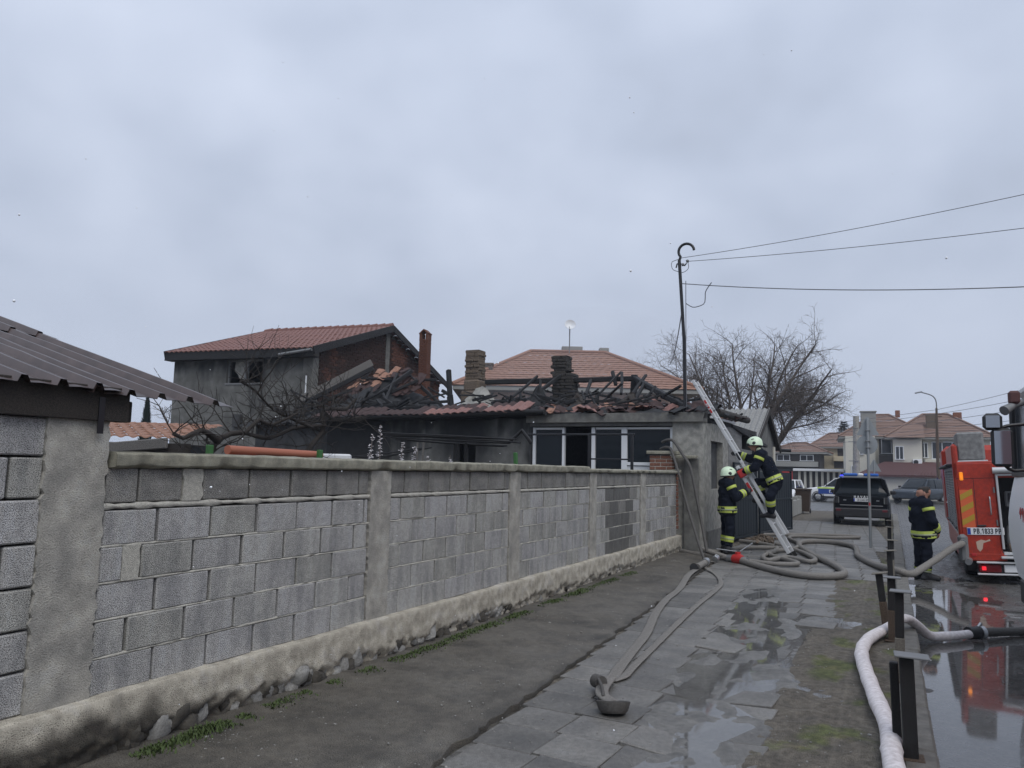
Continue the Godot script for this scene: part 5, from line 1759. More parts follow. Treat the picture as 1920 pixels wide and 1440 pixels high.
	# wheelie bin
	p = thing("wheelie_bin", "brown wheeled rubbish bin beside the low garden wall", "bin", Vector3(-3.4, 0, -35.5))
	var bb := MB.new()
	var ring := func(y: float, s: float): return [Vector3(-s, y, s), Vector3(s, y, s), Vector3(s, y, -s), Vector3(-s, y, -s)]
	var r0: Array = ring.call(0.08, 0.24)
	var r1: Array = ring.call(0.98, 0.30)
	for i in 4:
		bb.poly([r0[i], r0[(i + 1) % 4], r1[(i + 1) % 4], r1[i]])
	obj("body", bb, M.bin_brown, p)
	bx("lid", Vector3(0.66, 0.07, 0.68), Vector3(0, 1.01, 0), M.bin_brown, p, 0.02)
	for x in [-0.24, 0.24]:
		var wb := MB.new()
		wb.xf = Transform3D(Basis(Vector3(0, 0, 1), PI / 2), Vector3(x, 0.1, -0.24))
		wb.lathe([Vector2(0.001, -0.03), Vector2(0.1, -0.03), Vector2(0.1, 0.03), Vector2(0.001, 0.03)], 14)
		obj("wheel", wb, M.rubber, p)
# ---------------------------------------------------------------- vehicles
func lettering(called: String, text: String, h: float, at: Vector3, m: Material, parent: Node, turn := Vector3.ZERO, squeeze := 1.0) -> void:
	var t := TextMesh.new()
	var f := SystemFont.new()
	f.font_names = PackedStringArray(["Droid Sans"])
	f.font_weight = 700
	t.font = f
	t.text = text
	t.font_size = 48
	t.pixel_size = h / 34.0
	t.depth = 0.003
	put(called, t, m, parent, at, turn).scale.x = squeeze

func wheel(parent: Node, at: Vector3, r: float, w: float, rim: Material) -> void:
	var b := MB.new()
	b.xf = Transform3D(Basis(Vector3(0, 0, 1), -PI / 2), Vector3.ZERO)
	b.lathe([Vector2(r * 0.6, -w * 0.5), Vector2(r * 0.93, -w * 0.5), Vector2(r, -w * 0.36), Vector2(r, w * 0.36), Vector2(r * 0.93, w * 0.5), Vector2(r * 0.6, w * 0.5), Vector2(r * 0.55, w * 0.3)], 24)
	var o := put("wheel", b.mesh(), M.rubber, parent, at)
	b = MB.new()
	b.xf = Transform3D(Basis(Vector3(0, 0, 1), -PI / 2), Vector3.ZERO)
	b.lathe([Vector2(0.001, -w * 0.40), Vector2(r * 0.2, -w * 0.40), Vector2(r * 0.6, -w * 0.34), Vector2(r * 0.6, w * 0.34), Vector2(r * 0.2, w * 0.40), Vector2(0.001, w * 0.40)], 16)
	for k in 5:
		b.xf = Transform3D(Basis(Vector3.RIGHT, TAU * k / 5.0), Vector3.ZERO)
		for s in [-1.0, 1.0]:
			b.box(Vector3(0.02, r * 0.5, r * 0.14), Vector3(s * w * 0.42, r * 0.33, 0), 0.005)
	obj("rim", b, rim, o)

func loft(b: MB, st: Array) -> void:      # st: [z, [Vector2(half width, y) from bottom centre to top centre]], mirrored; from front to rear
	var m: int = st[0][1].size()
	var n := m * 2
	b.grid(st.size(), n, func(i: int, j: int):
		var q: Vector2 = st[i][1][j] if j < m else st[i][1][n - 1 - j]
		return Vector3(q.x if j < m else -q.x, q.y, st[i][0]))
	for e in [0, st.size() - 1]:
		var ring := []
		for j in n:
			var q: Vector2 = st[e][1][j] if j < m else st[e][1][n - 1 - j]
			ring.append(Vector3(q.x if j < m else -q.x, q.y, st[e][0]))
		b._out(ring, Vector3(0, 0.5, 0))

func car(called: String, label: String, cat: String, at: Vector3, turn: float, L: float, W: float, belt: float, roof: float, paint: Material, hood := 0.78, boxy := 0.0) -> Node3D:
	var c := thing(called, label, cat, at, turn)
	var w := W * 0.5
	var z := func(t: float): return t * L       # -0.5 front .. 0.5 rear
	var sec := func(hw: float, y0: float, y1: float):
		return [Vector2(hw * 0.85, y0), Vector2(hw * 0.96, y0 + 0.03), Vector2(hw, lerpf(y0, y1, 0.3)), Vector2(hw, lerpf(y0, y1, 0.7)), Vector2(hw * 0.97, y1 - 0.05), Vector2(hw * 0.90, y1)]
	var b := MB.new()
	var nose := belt * hood
	loft(b, [[z.call(-0.5), sec.call(w * 0.78, 0.36, nose * 0.82)], [z.call(-0.485), sec.call(w * 0.90, 0.26, nose * 0.95)], [z.call(-0.44), sec.call(w * 0.98, 0.24, nose)], [z.call(-0.30), sec.call(w, 0.24, lerpf(nose, belt, 0.6))], [z.call(-0.19), sec.call(w, 0.24, belt)], [z.call(0.3), sec.call(w, 0.24, belt * 1.01)], [z.call(0.44), sec.call(w * 0.99, 0.26, belt * 1.01)], [z.call(0.485), sec.call(w * 0.95, 0.30, belt * 0.99)], [z.call(0.5), sec.call(w * 0.88, 0.38, belt * 0.93)]])
	obj("body", b, paint, c)
	b = MB.new()
	var g := func(hw: float, y: float): return [Vector2(hw * 0.2, belt - 0.06), Vector2(hw * 0.9, belt - 0.05), Vector2(hw * 0.93, belt), Vector2(hw * lerpf(0.93, 0.77, (y - belt) / (roof - belt)), y), Vector2(hw * 0.6, y + 0.01), Vector2(0.01, y + 0.015)]
	loft(b, [[z.call(-0.22), g.call(w, belt + 0.02)], [z.call(-0.05), g.call(w, roof - 0.05)], [z.call(0.0), g.call(w, roof - 0.035)], [z.call(0.36 + boxy * 0.06), g.call(w, roof - 0.04)], [z.call(0.455), g.call(w * 0.98, belt + 0.06)]])
	obj("windows", b, M.dark_glass, c)
	b = MB.new()
	b.box(Vector3(W * 0.74, 0.06, L * (0.42 + boxy * 0.06)), Vector3(0, roof - 0.015, z.call(0.17 + boxy * 0.03)), 0.028)
	for s in [-1.0, 1.0]:
		b.beam(Vector3(s * w * 0.91, belt, z.call(-0.215)), Vector3(s * w * 0.74, roof - 0.03, z.call(-0.05)), 0.06, 0.07, 0.01)
		b.beam(Vector3(s * w * 0.91, belt, z.call(0.445)), Vector3(s * w * 0.745, roof - 0.03, z.call(0.37 + boxy * 0.06)), 0.09, 0.16, 0.01)
		b.beam(Vector3(s * w * 0.925, belt, z.call(0.12)), Vector3(s * w * 0.755, roof - 0.03, z.call(0.12)), 0.04, 0.09, 0.01)
		b.beam(Vector3(s * w * 0.755, roof - 0.02, z.call(-0.06)), Vector3(s * w * 0.755, roof - 0.02, z.call(0.38 + boxy * 0.06)), 0.06, 0.06, 0.02)
	obj("roof", b, paint, c)
	for s in [-1.0, 1.0]:
		for t in [-0.31, 0.30]:
			wheel(c, Vector3(s * (w - 0.09), 0.33, z.call(t)), 0.33, 0.2, M.steel)
			b = MB.new()
			b.xf = Transform3D(Basis(Vector3(0, 0, 1), -PI / 2), Vector3(s * (w - 0.005), 0.33, z.call(t)))
			b.lathe([Vector2(0.355, -0.012), Vector2(0.40, -0.012), Vector2(0.40, 0.014), Vector2(0.355, 0.014)], 22)
			obj("wheel_arch", b, M.black_plastic, c)
		bx("headlight", Vector3(0.34, 0.13, 0.12), Vector3(s * w * 0.68, nose * 0.86, z.call(-0.475)), M.steel, c, 0.03)
		bx("mirror", Vector3(0.2, 0.14, 0.1), Vector3(s * (w + 0.11), belt + 0.08, z.call(-0.17)), M.black_plastic, c, 0.03)
	bx("bumper", Vector3(W * 0.9, 0.2, 0.12), Vector3(0, 0.36, z.call(0.485)), M.black_plastic, c, 0.03)
	bx("grille", Vector3(W * 0.55, 0.14, 0.06), Vector3(0, nose * 0.78, z.call(-0.487)), M.black_plastic, c, 0.02)
	return c

func lit(name_: String, c: Color, e: float) -> StandardMaterial3D:
	var m := mat(name_, Color(c.r * 0.6, c.g * 0.6, c.b * 0.6), 0.3)
	m.emission_enabled = true
	m.emission = c.linear_to_srgb()
	m.emission_energy_multiplier = e
	return m

func lamp(parent: Node, at: Vector3, c: Color, e: float, size := 0.1) -> void:
	var l := OmniLight3D.new()
	l.name = "lamp_light"
	l.light_color = c.linear_to_srgb()
	l.light_energy = e
	l.light_size = size
	l.omni_range = 40.0
	l.omni_attenuation = 2.0
	l.shadow_enabled = true
	parent.add_child(l, true)
	l.position = at

func vehicles() -> void:
	var plate_blue := mat("plate_blue", Color(0.01, 0.04, 0.3), 0.4)
	# black off-roader with blue light bar, seen from behind
	var c := car("black_suv", "black off-road car with blue roof light bar parked on the pavement, seen from behind", "car", Vector3(-0.93, 0.0, -30.5), 0.5, 4.4, 1.76, 0.98, 1.55, M.car_black, 0.95, 1.0)
	var zr := 2.2
	bx("rear_panel", Vector3(1.52, 0.30, 0.06), Vector3(0, 0.82, zr - 0.02), M.car_black, c, 0.02)
	bx("trim_strip", Vector3(1.3, 0.03, 0.03), Vector3(0, 0.66, zr + 0.012), M.steel_dull, c, 0.008)
	bx("bumper", Vector3(1.66, 0.3, 0.16), Vector3(0, 0.42, zr - 0.02), M.black_plastic, c, 0.04)
	bx("skid_plate", Vector3(1.06, 0.09, 0.06), Vector3(0, 0.235, zr - 0.02), M.alu, c, 0.01)
	for s in [-1.0, 1.0]:
		bx("tail_light", Vector3(0.10, 0.22, 0.05), Vector3(s * 0.74, 0.83, zr - 0.005), M.black_plastic, c, 0.01)
		bx("tail_strip", Vector3(0.025, 0.2, 0.02), Vector3(s * 0.69, 0.83, zr + 0.025), M.steel_dull, c, 0.005)
		bx("reflector", Vector3(0.16, 0.08, 0.03), Vector3(s * 0.70, 0.50, zr + 0.05), mat("tail_red%d" % int(s + 1), Color(0.10, 0.006, 0.01), 0.3), c, 0.01)
		bx("badge", Vector3(0.09, 0.025, 0.01), Vector3(s * 0.5, 0.83, zr + 0.015), M.steel, c)
	bx("number_plate", Vector3(0.50, 0.11, 0.012), Vector3(0.02, 0.845, zr + 0.018), M.white_paint, c, 0.003)
	lettering("plate_text", "CB 3343 BP", 0.075, Vector3(0.04, 0.845, zr + 0.026), M.black_paint, c, Vector3.ZERO, 0.62)
	bx("plate_band", Vector3(0.04, 0.10, 0.004), Vector3(-0.21, 0.845, zr + 0.026), plate_blue, c)
	lettering("rear_lettering", "H A V A L", 0.075, Vector3(0.0, 0.945, zr + 0.012), M.white_paint, c)
	bx("rear_wiper", Vector3(0.34, 0.02, 0.02), Vector3(0.1, 1.06, zr - 0.06), M.black_plastic, c)
	for s in [-1.0, 1.0]:
		bm("roof_rail", Vector3(s * 0.62, 1.6, 1.5), Vector3(s * 0.62, 1.6, -0.2), 0.03, 0.03, M.steel_dull, c, 0.01)
	bx("spoiler", Vector3(1.3, 0.04, 0.2), Vector3(0, 1.555, 1.95), M.car_black, c, 0.015)
	bx("bar_base", Vector3(1.16, 0.05, 0.22), Vector3(-0.02, 1.60, 1.0), M.steel, c, 0.01)
	var blue := mat("blue_lens", Color(0.02, 0.11, 0.42), 0.15)
	for s in [-1.0, 1.0]:
		bx("blue_lens", Vector3(0.47, 0.1, 0.24), Vector3(-0.02 + s * 0.33, 1.675, 1.0), blue, c, 0.03)
	bx("clear_lens", Vector3(0.18, 0.1, 0.22), Vector3(-0.02, 1.675, 1.0), M.white_paint, c, 0.03)
	# police car crossing the end of the street
	c = car("police_car", "white and blue police car with lime stripe and lit blue roof lamp at the junction", "police car", Vector3(-3.15, -0.19, -58), 86.0, 4.3, 1.8, 1.05, 1.62, M.white_paint, 0.88, 0.4)
	for s in [-1.0, 1.0]:
		bx("blue_band", Vector3(0.02, 0.34, 2.9), Vector3(s * 0.905, 0.72, 0.15), M.police_blue, c)
		bx("lime_stripe", Vector3(0.02, 0.09, 3.3), Vector3(s * 0.908, 0.95, 0.3), M.lime, c)
		bx("sill", Vector3(0.03, 0.14, 2.2), Vector3(s * 0.91, 0.33, 0.0), M.black_plastic, c)
		for k in 2:
			bx("door_handle", Vector3(0.02, 0.03, 0.16), Vector3(s * 0.92, 0.90, -0.1 + k * 1.0), M.black_plastic, c)
	lettering("door_lettering", "ПОЛИЦИЯ", 0.2, Vector3(0.918, 0.72, 0.1), M.white_paint, c, Vector3(0, PI / 2, 0))
	lettering("door_lettering", "ПОЛИЦИЯ", 0.2, Vector3(-0.918, 0.72, 0.1), M.white_paint, c, Vector3(0, -PI / 2, 0))
	bx("lamp_base", Vector3(1.0, 0.06, 0.3), Vector3(0, 1.64, 0.1), M.white_paint, c, 0.01)
	bx("blue_lamp", Vector3(0.42, 0.2, 0.24), Vector3(0.2, 1.77, 0.1), lit("blue_glow", Color(0.05, 0.04, 1.0), 1.6), c, 0.05)
	bx("blue_lamp", Vector3(0.42, 0.14, 0.24), Vector3(-0.28, 1.74, 0.1), blue, c, 0.05)
	lamp(c, Vector3(0.2, 1.77, 0.1), Color(0.05, 0.06, 1.0), 1.0, 0.08)
	# white car half hidden behind the bin
	c = car("white_car", "white car partly hidden behind the brown bin at the left", "car", Vector3(-5.75, -0.15, -49), 176.0, 4.1, 1.7, 0.95, 1.45, M.white_paint)
	# blue grey people carrier at the right corner
	var gp := mat("car_grey_blue", Color(0.05, 0.062, 0.078), 0.2, 0.3)
	c = car("grey_blue_car", "dark grey blue family car parked in front of the maroon roofed building", "car", Vector3(1.75, -0.12, -59.5), 150.0, 4.3, 1.78, 1.0, 1.62, gp, 0.9, 0.2)
	# dark van edge behind the standing firefighter
	c = car("dark_van", "dark van beside the fire engine, mostly hidden, with a big side mirror", "van", Vector3(4.9, -0.12, -53), 178.0, 4.9, 1.9, 1.2, 1.95, M.car_black, 0.85, 1.0)
	fire_engine()
	near_truck()

func fire_engine() -> void:
	# local x to the right from the left rear corner, y above the road, z = 0 at the rear face
	var t := thing("fire_engine", "red fire engine seen from behind with open pump bay and hose connected", "fire engine", Vector3(1.10, -0.2, -16.0))
	t.rotation = Vector3(0, deg_to_rad(-1.5), deg_to_rad(2.8))
	var W := 2.35
	var L := 5.6
	var R: Material = M.red_paint
	bx("rear_panel", Vector3(0.60, 1.62, 0.08), Vector3(0.34, 1.30, -0.04), R, t, 0.025)
	bx("rear_panel", Vector3(0.40, 1.62, 0.08), Vector3(W - 0.2, 1.30, -0.04), R, t, 0.025)
	bx("upper_panel", Vector3(W - 0.02, 0.30, 0.08), Vector3(W * 0.5, 1.98, -0.05), R, t, 0.02)
	bx("corner_post", Vector3(0.10, 1.95, 0.22), Vector3(0.05, 1.46, -0.12), R, t, 0.03)
	bx("corner_post", Vector3(0.09, 0.34, 0.25), Vector3(0.045, 2.28, -0.14), R, t, 0.03)
	bx("body_side", Vector3(0.06, 0.30, L - 0.4), Vector3(0.04, 2.00, -L * 0.5), R, t, 0.01)
	bx("body_side", Vector3(0.08, 0.42, L - 0.4), Vector3(0.04, 0.62, -L * 0.5), R, t, 0.01)
	bx("upper_side", Vector3(0.06, 0.38, 3.4), Vector3(0.06, 2.28, -2.1), R, t, 0.02)
	bx("body_side", Vector3(0.08, 1.75, L), Vector3(W - 0.04, 1.28, -L * 0.5), R, t, 0.01)
	bx("roof", Vector3(W - 0.16, 0.05, L - 0.2), Vector3(W * 0.5, 2.08, -L * 0.5), M.alu, t)
	bx("bulkhead", Vector3(W - 0.3, 1.6, 0.05), Vector3(W * 0.5, 1.25, -1.1), M.black_plastic, t)
	bx("cab", Vector3(W, 1.9, 1.7), Vector3(W * 0.5, 1.65, -L - 0.9), R, t, 0.12)
	bx("windscreen", Vector3(W - 0.3, 0.8, 0.04), Vector3(W * 0.5, 2.0, -L - 1.76), M.dark_glass, t, 0.01)
	# left side lockers: slatted shutters in metal frames
	for k in 3:
		var z := -0.35 - k * 1.5
		var o := bx("shutter_frame", Vector3(0.05, 1.22, 1.44), Vector3(0.03, 1.43, z - 0.72), M.alu, t, 0.01)
		var sb := MB.new()
		for i in 22:
			sb.box(Vector3(0.02, 0.044, 1.30), Vector3(-0.026, -0.52 + i * 0.05, 0), 0.008)
		obj("shutter_slats", sb, M.steel_dull, o)
		bx("shutter_handle", Vector3(0.03, 0.03, 1.2), Vector3(-0.05, -0.5, 0), M.black_plastic, o, 0.01)
	bx("locker_visor", Vector3(0.14, 0.06, L - 0.5), Vector3(-0.03, 2.07, -L * 0.5), M.black_plastic, t, 0.02)
	# grey locker on the roof edge
	bx("roof_box", Vector3(0.44, 0.52, 0.6), Vector3(0.31, 2.40, -0.36), M.metal_sheet_grey, t, 0.035)
	bx("roof_box_rim", Vector3(0.50, 0.03, 0.66), Vector3(0.31, 2.135, -0.36), M.alu, t, 0.008)
	# amber marker, warning board
	lamp(t, Vector3(0.12, 1.87, 0.06), Color(1.0, 0.3, 0.02), 0.0015, 0.03)
	bx("amber_lamp", Vector3(0.06, 0.15, 0.03), Vector3(0.12, 1.87, 0.015), lit("amber_glow", Color(1.0, 0.30, 0.02), 0.5), t, 0.014)
	var wb := bx("warning_board", Vector3(0.20, 0.66, 0.012), Vector3(0.17, 1.30, 0.008), mat("board_orange", Color(0.62, 0.12, 0.04), 0.4), t)
	for k in 3:
		var m := MB.new()
		m.prism([Vector2(-0.098, -0.30 + k * 0.22), Vector2(0.098, -0.19 + k * 0.22), Vector2(0.098, -0.09 + k * 0.22), Vector2(-0.098, -0.20 + k * 0.22)], 0.002)
		var o := obj("chevron", m, M.get("board_yellow", mat("board_yellow", Color(0.42, 0.26, 0.03), 0.4)), wb)
		o.position.z = 0.0085
	# number plate
	var p := bx("number_plate", Vector3(0.56, 0.125, 0.012), Vector3(0.41, 0.905, 0.01), M.white_paint, t, 0.004)
	bx("plate_band", Vector3(0.05, 0.11, 0.004), Vector3(-0.25, 0, 0.006), M.plate_blue, p)
	lettering("plate_text", "PB.1833 PP", 0.088, Vector3(0.025, 0.0, 0.009), M.black_paint, p, Vector3.ZERO, 0.66)
	bx("plate_light", Vector3(0.14, 0.03, 0.04), Vector3(0.36, 1.0, 0.015), M.black_plastic, t, 0.01)
	# seams, hinges and catches
	bx("seam", Vector3(0.60, 0.008, 0.006), Vector3(0.34, 1.83, 0.001), M.black_plastic, t)
	bx("seam", Vector3(0.008, 1.0, 0.006), Vector3(0.30, 1.33, 0.001), M.black_plastic, t)
	for y in [1.05, 1.62]:
		tb("hinge", [Vector3(0.60, y - 0.05, 0.012), Vector3(0.60, y + 0.05, 0.012)], 0.014, M.steel_dull, t, 8)
	tb("grab_handle", smooth([Vector3(0.52, 1.50, 0.0), Vector3(0.52, 1.50, 0.05), Vector3(0.52, 1.20, 0.05), Vector3(0.52, 1.20, 0.0)], 0.05), 0.012, M.steel, t, 8)
	bx("reflector", Vector3(0.08, 0.05, 0.01), Vector3(0.20, 0.50, 0.012), M.red_fit, t, 0.004)
	tb("tow_eye", [Vector3(0.95, 0.22, 0.08), Vector3(0.95, 0.22, 0.16)], 0.04, M.black_paint, t, 12)
	# pump bay
	bx("bay_frame", Vector3(0.035, 1.3, 0.10), Vector3(0.655, 1.25, 0.0), M.alu, t, 0.008)
	bx("bay_frame", Vector3(1.3, 0.035, 0.10), Vector3(1.3, 1.88, 0.0), M.alu, t, 0.008)
	tb("shutter_roll", [Vector3(0.60, 1.96, 0.06), Vector3(2.0, 1.96, 0.06)], 0.055, M.alu, t, 12)
	bx("bay_back", Vector3(1.3, 1.4, 0.04), Vector3(1.3, 1.2, -0.7), M.black_plastic, t)
	bx("bay_floor", Vector3(1.3, 0.05, 0.75), Vector3(1.3, 0.52, -0.36), M.alu, t, 0.01)
	bx("pump_panel", Vector3(0.36, 0.28, 0.08), Vector3(0.95, 1.45, -0.3), M.steel_dull, t, 0.02)
	bx("gauge_panel", Vector3(0.2, 0.16, 0.05), Vector3(0.92, 1.48, -0.24), M.black_plastic, t, 0.01)
	for k in 3:
		tb("pump_pipe", smooth([Vector3(0.78 + k * 0.22, 0.6, -0.2), Vector3(0.78 + k * 0.22, 0.75, -0.12), Vector3(0.82 + k * 0.22, 0.95, -0.4)], 0.08), 0.06, M.steel_dull, t, 10)
	tb("suction_pipe", [Vector3(0.75, 0.62, -0.1), Vector3(1.35, 0.64, -0.1)], 0.075, M.rust, t, 10)
	# lower valance and torn paint
	bx("valance", Vector3(0.66, 0.14, 0.07), Vector3(0.37, 0.46, -0.03), R, t, 0.02)
	var pp := MB.new()
	pp.prism([Vector2(0.25, 0.72), Vector2(0.33, 0.76), Vector2(0.40, 0.74), Vector2(0.46, 0.77), Vector2(0.47, 0.74), Vector2(0.36, 0.70), Vector2(0.34, 0.60), Vector2(0.30, 0.55), Vector2(0.26, 0.60)], 0.002)
	var po := obj("bare_patch", pp, mat("primer", Color(0.48, 0.36, 0.28), 0.7), t)
	po.position.z = 0.003
	bx("corner_guard", Vector3(0.16, 0.50, 0.16), Vector3(0.05, 0.60, -0.03), M.steel_dull, t, 0.05)
	tb("outlet", [Vector3(0.05, 0.70, 0.0), Vector3(0.04, 0.70, 0.14)], 0.065, M.steel_dull, t, 14)
	tb("outlet_cap", [Vector3(0.12, 0.40, 0.02), Vector3(0.10, 0.38, 0.14)], 0.055, M.steel, t, 14)
	# bumper with tail lamps
	bx("bumper_frame", Vector3(W - 0.25, 0.03, 0.12), Vector3(W * 0.5 + 0.1, 0.37, 0.03), M.alu, t, 0.008)
	bx("bumper_frame", Vector3(W - 0.25, 0.03, 0.12), Vector3(W * 0.5 + 0.1, 0.17, 0.03), M.alu, t, 0.008)
	bx("bumper_back", Vector3(W - 0.27, 0.17, 0.04), Vector3(W * 0.5 + 0.1, 0.27, -0.02), M.black_plastic, t)
	bx("tail_light", Vector3(0.34, 0.14, 0.05), Vector3(0.42, 0.27, 0.02), mat("tail_dark", Color(0.12, 0.008, 0.01), 0.25), t, 0.015)
	bx("lit_tail_light", Vector3(0.07, 0.07, 0.02), Vector3(0.33, 0.27, 0.05), lit("tail_glow", Color(1.0, 0.03, 0.05), 0.5), t, 0.02)
	lamp(t, Vector3(0.33, 0.27, 0.09), Color(1.0, 0.03, 0.05), 0.0015, 0.03)
	bx("license_box", Vector3(0.26, 0.13, 0.04), Vector3(0.76, 0.27, 0.02), M.white_paint, t, 0.01)
	bx("step", Vector3(0.7, 0.04, 0.16), Vector3(0.95, 0.46, 0.04), M.alu, t, 0.01)
	for z in [-1.4, -5.9]:
		for x in [0.20, W - 0.20]:
			wheel(t, Vector3(x + 0.05, 0.45, z), 0.45, 0.30, M.steel_dull)
	wheel(t, Vector3(0.52, 0.45, -1.4), 0.45, 0.26, M.steel_dull)
	bx("chassis", Vector3(1.0, 0.3, L), Vector3(W * 0.5, 0.5, -L * 0.5 - 0.3), M.black_plastic, t)
	bx("mudguard", Vector3(0.6, 0.5, 0.03), Vector3(0.42, 0.38, -0.85), M.rubber, t)

func near_truck() -> void:
	# a second engine alongside the camera: only the left edge of its cab and its mirrors reach the picture
	var t := thing("white_fire_truck", "white cab edge of a second truck with big black mirrors at the right border", "truck", Vector3(1.10, -0.2, -9.0))
	var b := MB.new()
	b.grid(13, 9, func(i: int, j: int):
		var y: float = [0.75, 0.85, 1.0, 1.2, 1.4, 1.6, 1.75, 1.84, 1.90][8 - j]
		var z := -1.6 + i * 0.15
		var bulge := 0.09 * sin(clampf((y - 0.7) / 1.2, 0, 1) * PI) + 0.03 * smoothstep(1.0, -0.3, absf(z + 0.5))
		return Vector3(0.19 - bulge + (0.10 * smoothstep(-0.2, 0.2, z)), y, z))
	obj("door", b, M.white_paint, t)
	bx("cab", Vector3(2.3, 1.15, 1.6), Vector3(1.40, 1.32, -0.85), M.white_paint, t, 0.08)
	bx("roof", Vector3(2.3, 0.22, 1.7), Vector3(1.40, 2.84, -0.85), M.white_paint, t, 0.09)
	bx("side_window", Vector3(0.02, 0.80, 1.3), Vector3(0.22, 2.32, -0.85), M.far_glass, t, 0.005)
	bx("rear_wall", Vector3(2.2, 0.9, 0.05), Vector3(1.38, 2.32, -0.06), M.black_plastic, t, 0.01)
	for z in [-0.1, -1.55]:
		bx("pillar", Vector3(0.07, 0.9, 0.09), Vector3(0.19, 2.32, z), M.black_paint, t, 0.02)
	bx("window_rail", Vector3(0.05, 0.06, 1.5), Vector3(0.18, 1.90, -0.85), M.black_paint, t, 0.01)
	bx("wheel_arch", Vector3(0.35, 0.35, 1.3), Vector3(0.35, 0.60, -0.9), M.black_plastic, t, 0.06)
	bx("step", Vector3(0.3, 0.05, 0.5), Vector3(0.25, 0.42, -0.3), M.black_plastic, t, 0.01)
	wheel(t, Vector3(0.41, 0.48, -1.1), 0.48, 0.3, M.steel_dull)
	bx("body", Vector3(2.3, 2.0, 5.0), Vector3(1.62, 1.65, 2.9), M.red_paint, t, 0.04)
	wheel(t, Vector3(0.5, 0.48, 3.4), 0.48, 0.3, M.steel_dull)
	lettering("door_lettering", "112", 0.2, Vector3(0.085, 1.45, -0.35), M.red_fit, t, Vector3(0, -PI / 2, 0))
	# mirrors: a tall main glass with a wide angle glass above it
	var shell := func(cx: float, cy: float, w: float, h: float, z: float):
		var m := bx("mirror", Vector3(w, h, 0.10), Vector3(cx, cy, z), M.black_plastic, t, 0.035)
		bx("mirror_glass", Vector3(w - 0.05, h - 0.05, 0.006), Vector3(0, 0, 0.052), mat("mirror_glass", Color(0.30, 0.31, 0.33), 0.04, 1.0), m, 0.002)
	shell.call(-0.10, 2.155, 0.19, 0.38, 0.0)
	shell.call(-0.175, 2.41, 0.17, 0.17, 0.0)
	tb("mirror_arm", smooth([Vector3(-0.14, 2.33, -0.03), Vector3(-0.05, 2.37, -0.05), Vector3(0.2, 2.40, -0.1)], 0.05), 0.018, M.black_paint, t, 8)
	tb("mirror_arm", smooth([Vector3(-0.08, 1.98, -0.03), Vector3(-0.02, 1.93, -0.05), Vector3(0.2, 1.95, -0.1)], 0.05), 0.018, M.black_paint, t, 8)
	tb("mirror_arm", [Vector3(-0.17, 2.33, -0.02), Vector3(-0.15, 2.3, -0.02)], 0.03, M.black_paint, t, 8)
	# horn and lamp at the roof edge
	tb("air_horn", [Vector3(-0.07, 2.52, 0.0), Vector3(0.02, 2.58, -0.1), Vector3(0.22, 2.66, -0.2)], [0.05, 0.035, 0.03], M.steel_dull, t, 10)
	bx("roof_lamp", Vector3(0.10, 0.13, 0.10), Vector3(0.03, 2.66, -0.1), M.maroon, t, 0.02)
# ---------------------------------------------------------------- people: smooth unions of tapered capsules, meshed as surface nets
func sd(bones: Array, p: Vector3, k: float) -> float:
	var f := 1.0
	for q in bones:
		var ab: Vector3 = q[1] - q[0]
		var t := clampf((p - q[0]).dot(ab) / maxf(ab.length_squared(), 1e-8), 0.0, 1.0)
		var d: float = (p - q[0] - ab * t).length() - lerpf(q[2], q[3], t)
		var h := maxf(k - absf(d - f), 0.0) / k
		f = minf(d, f) - h * h * k * 0.25
	return f

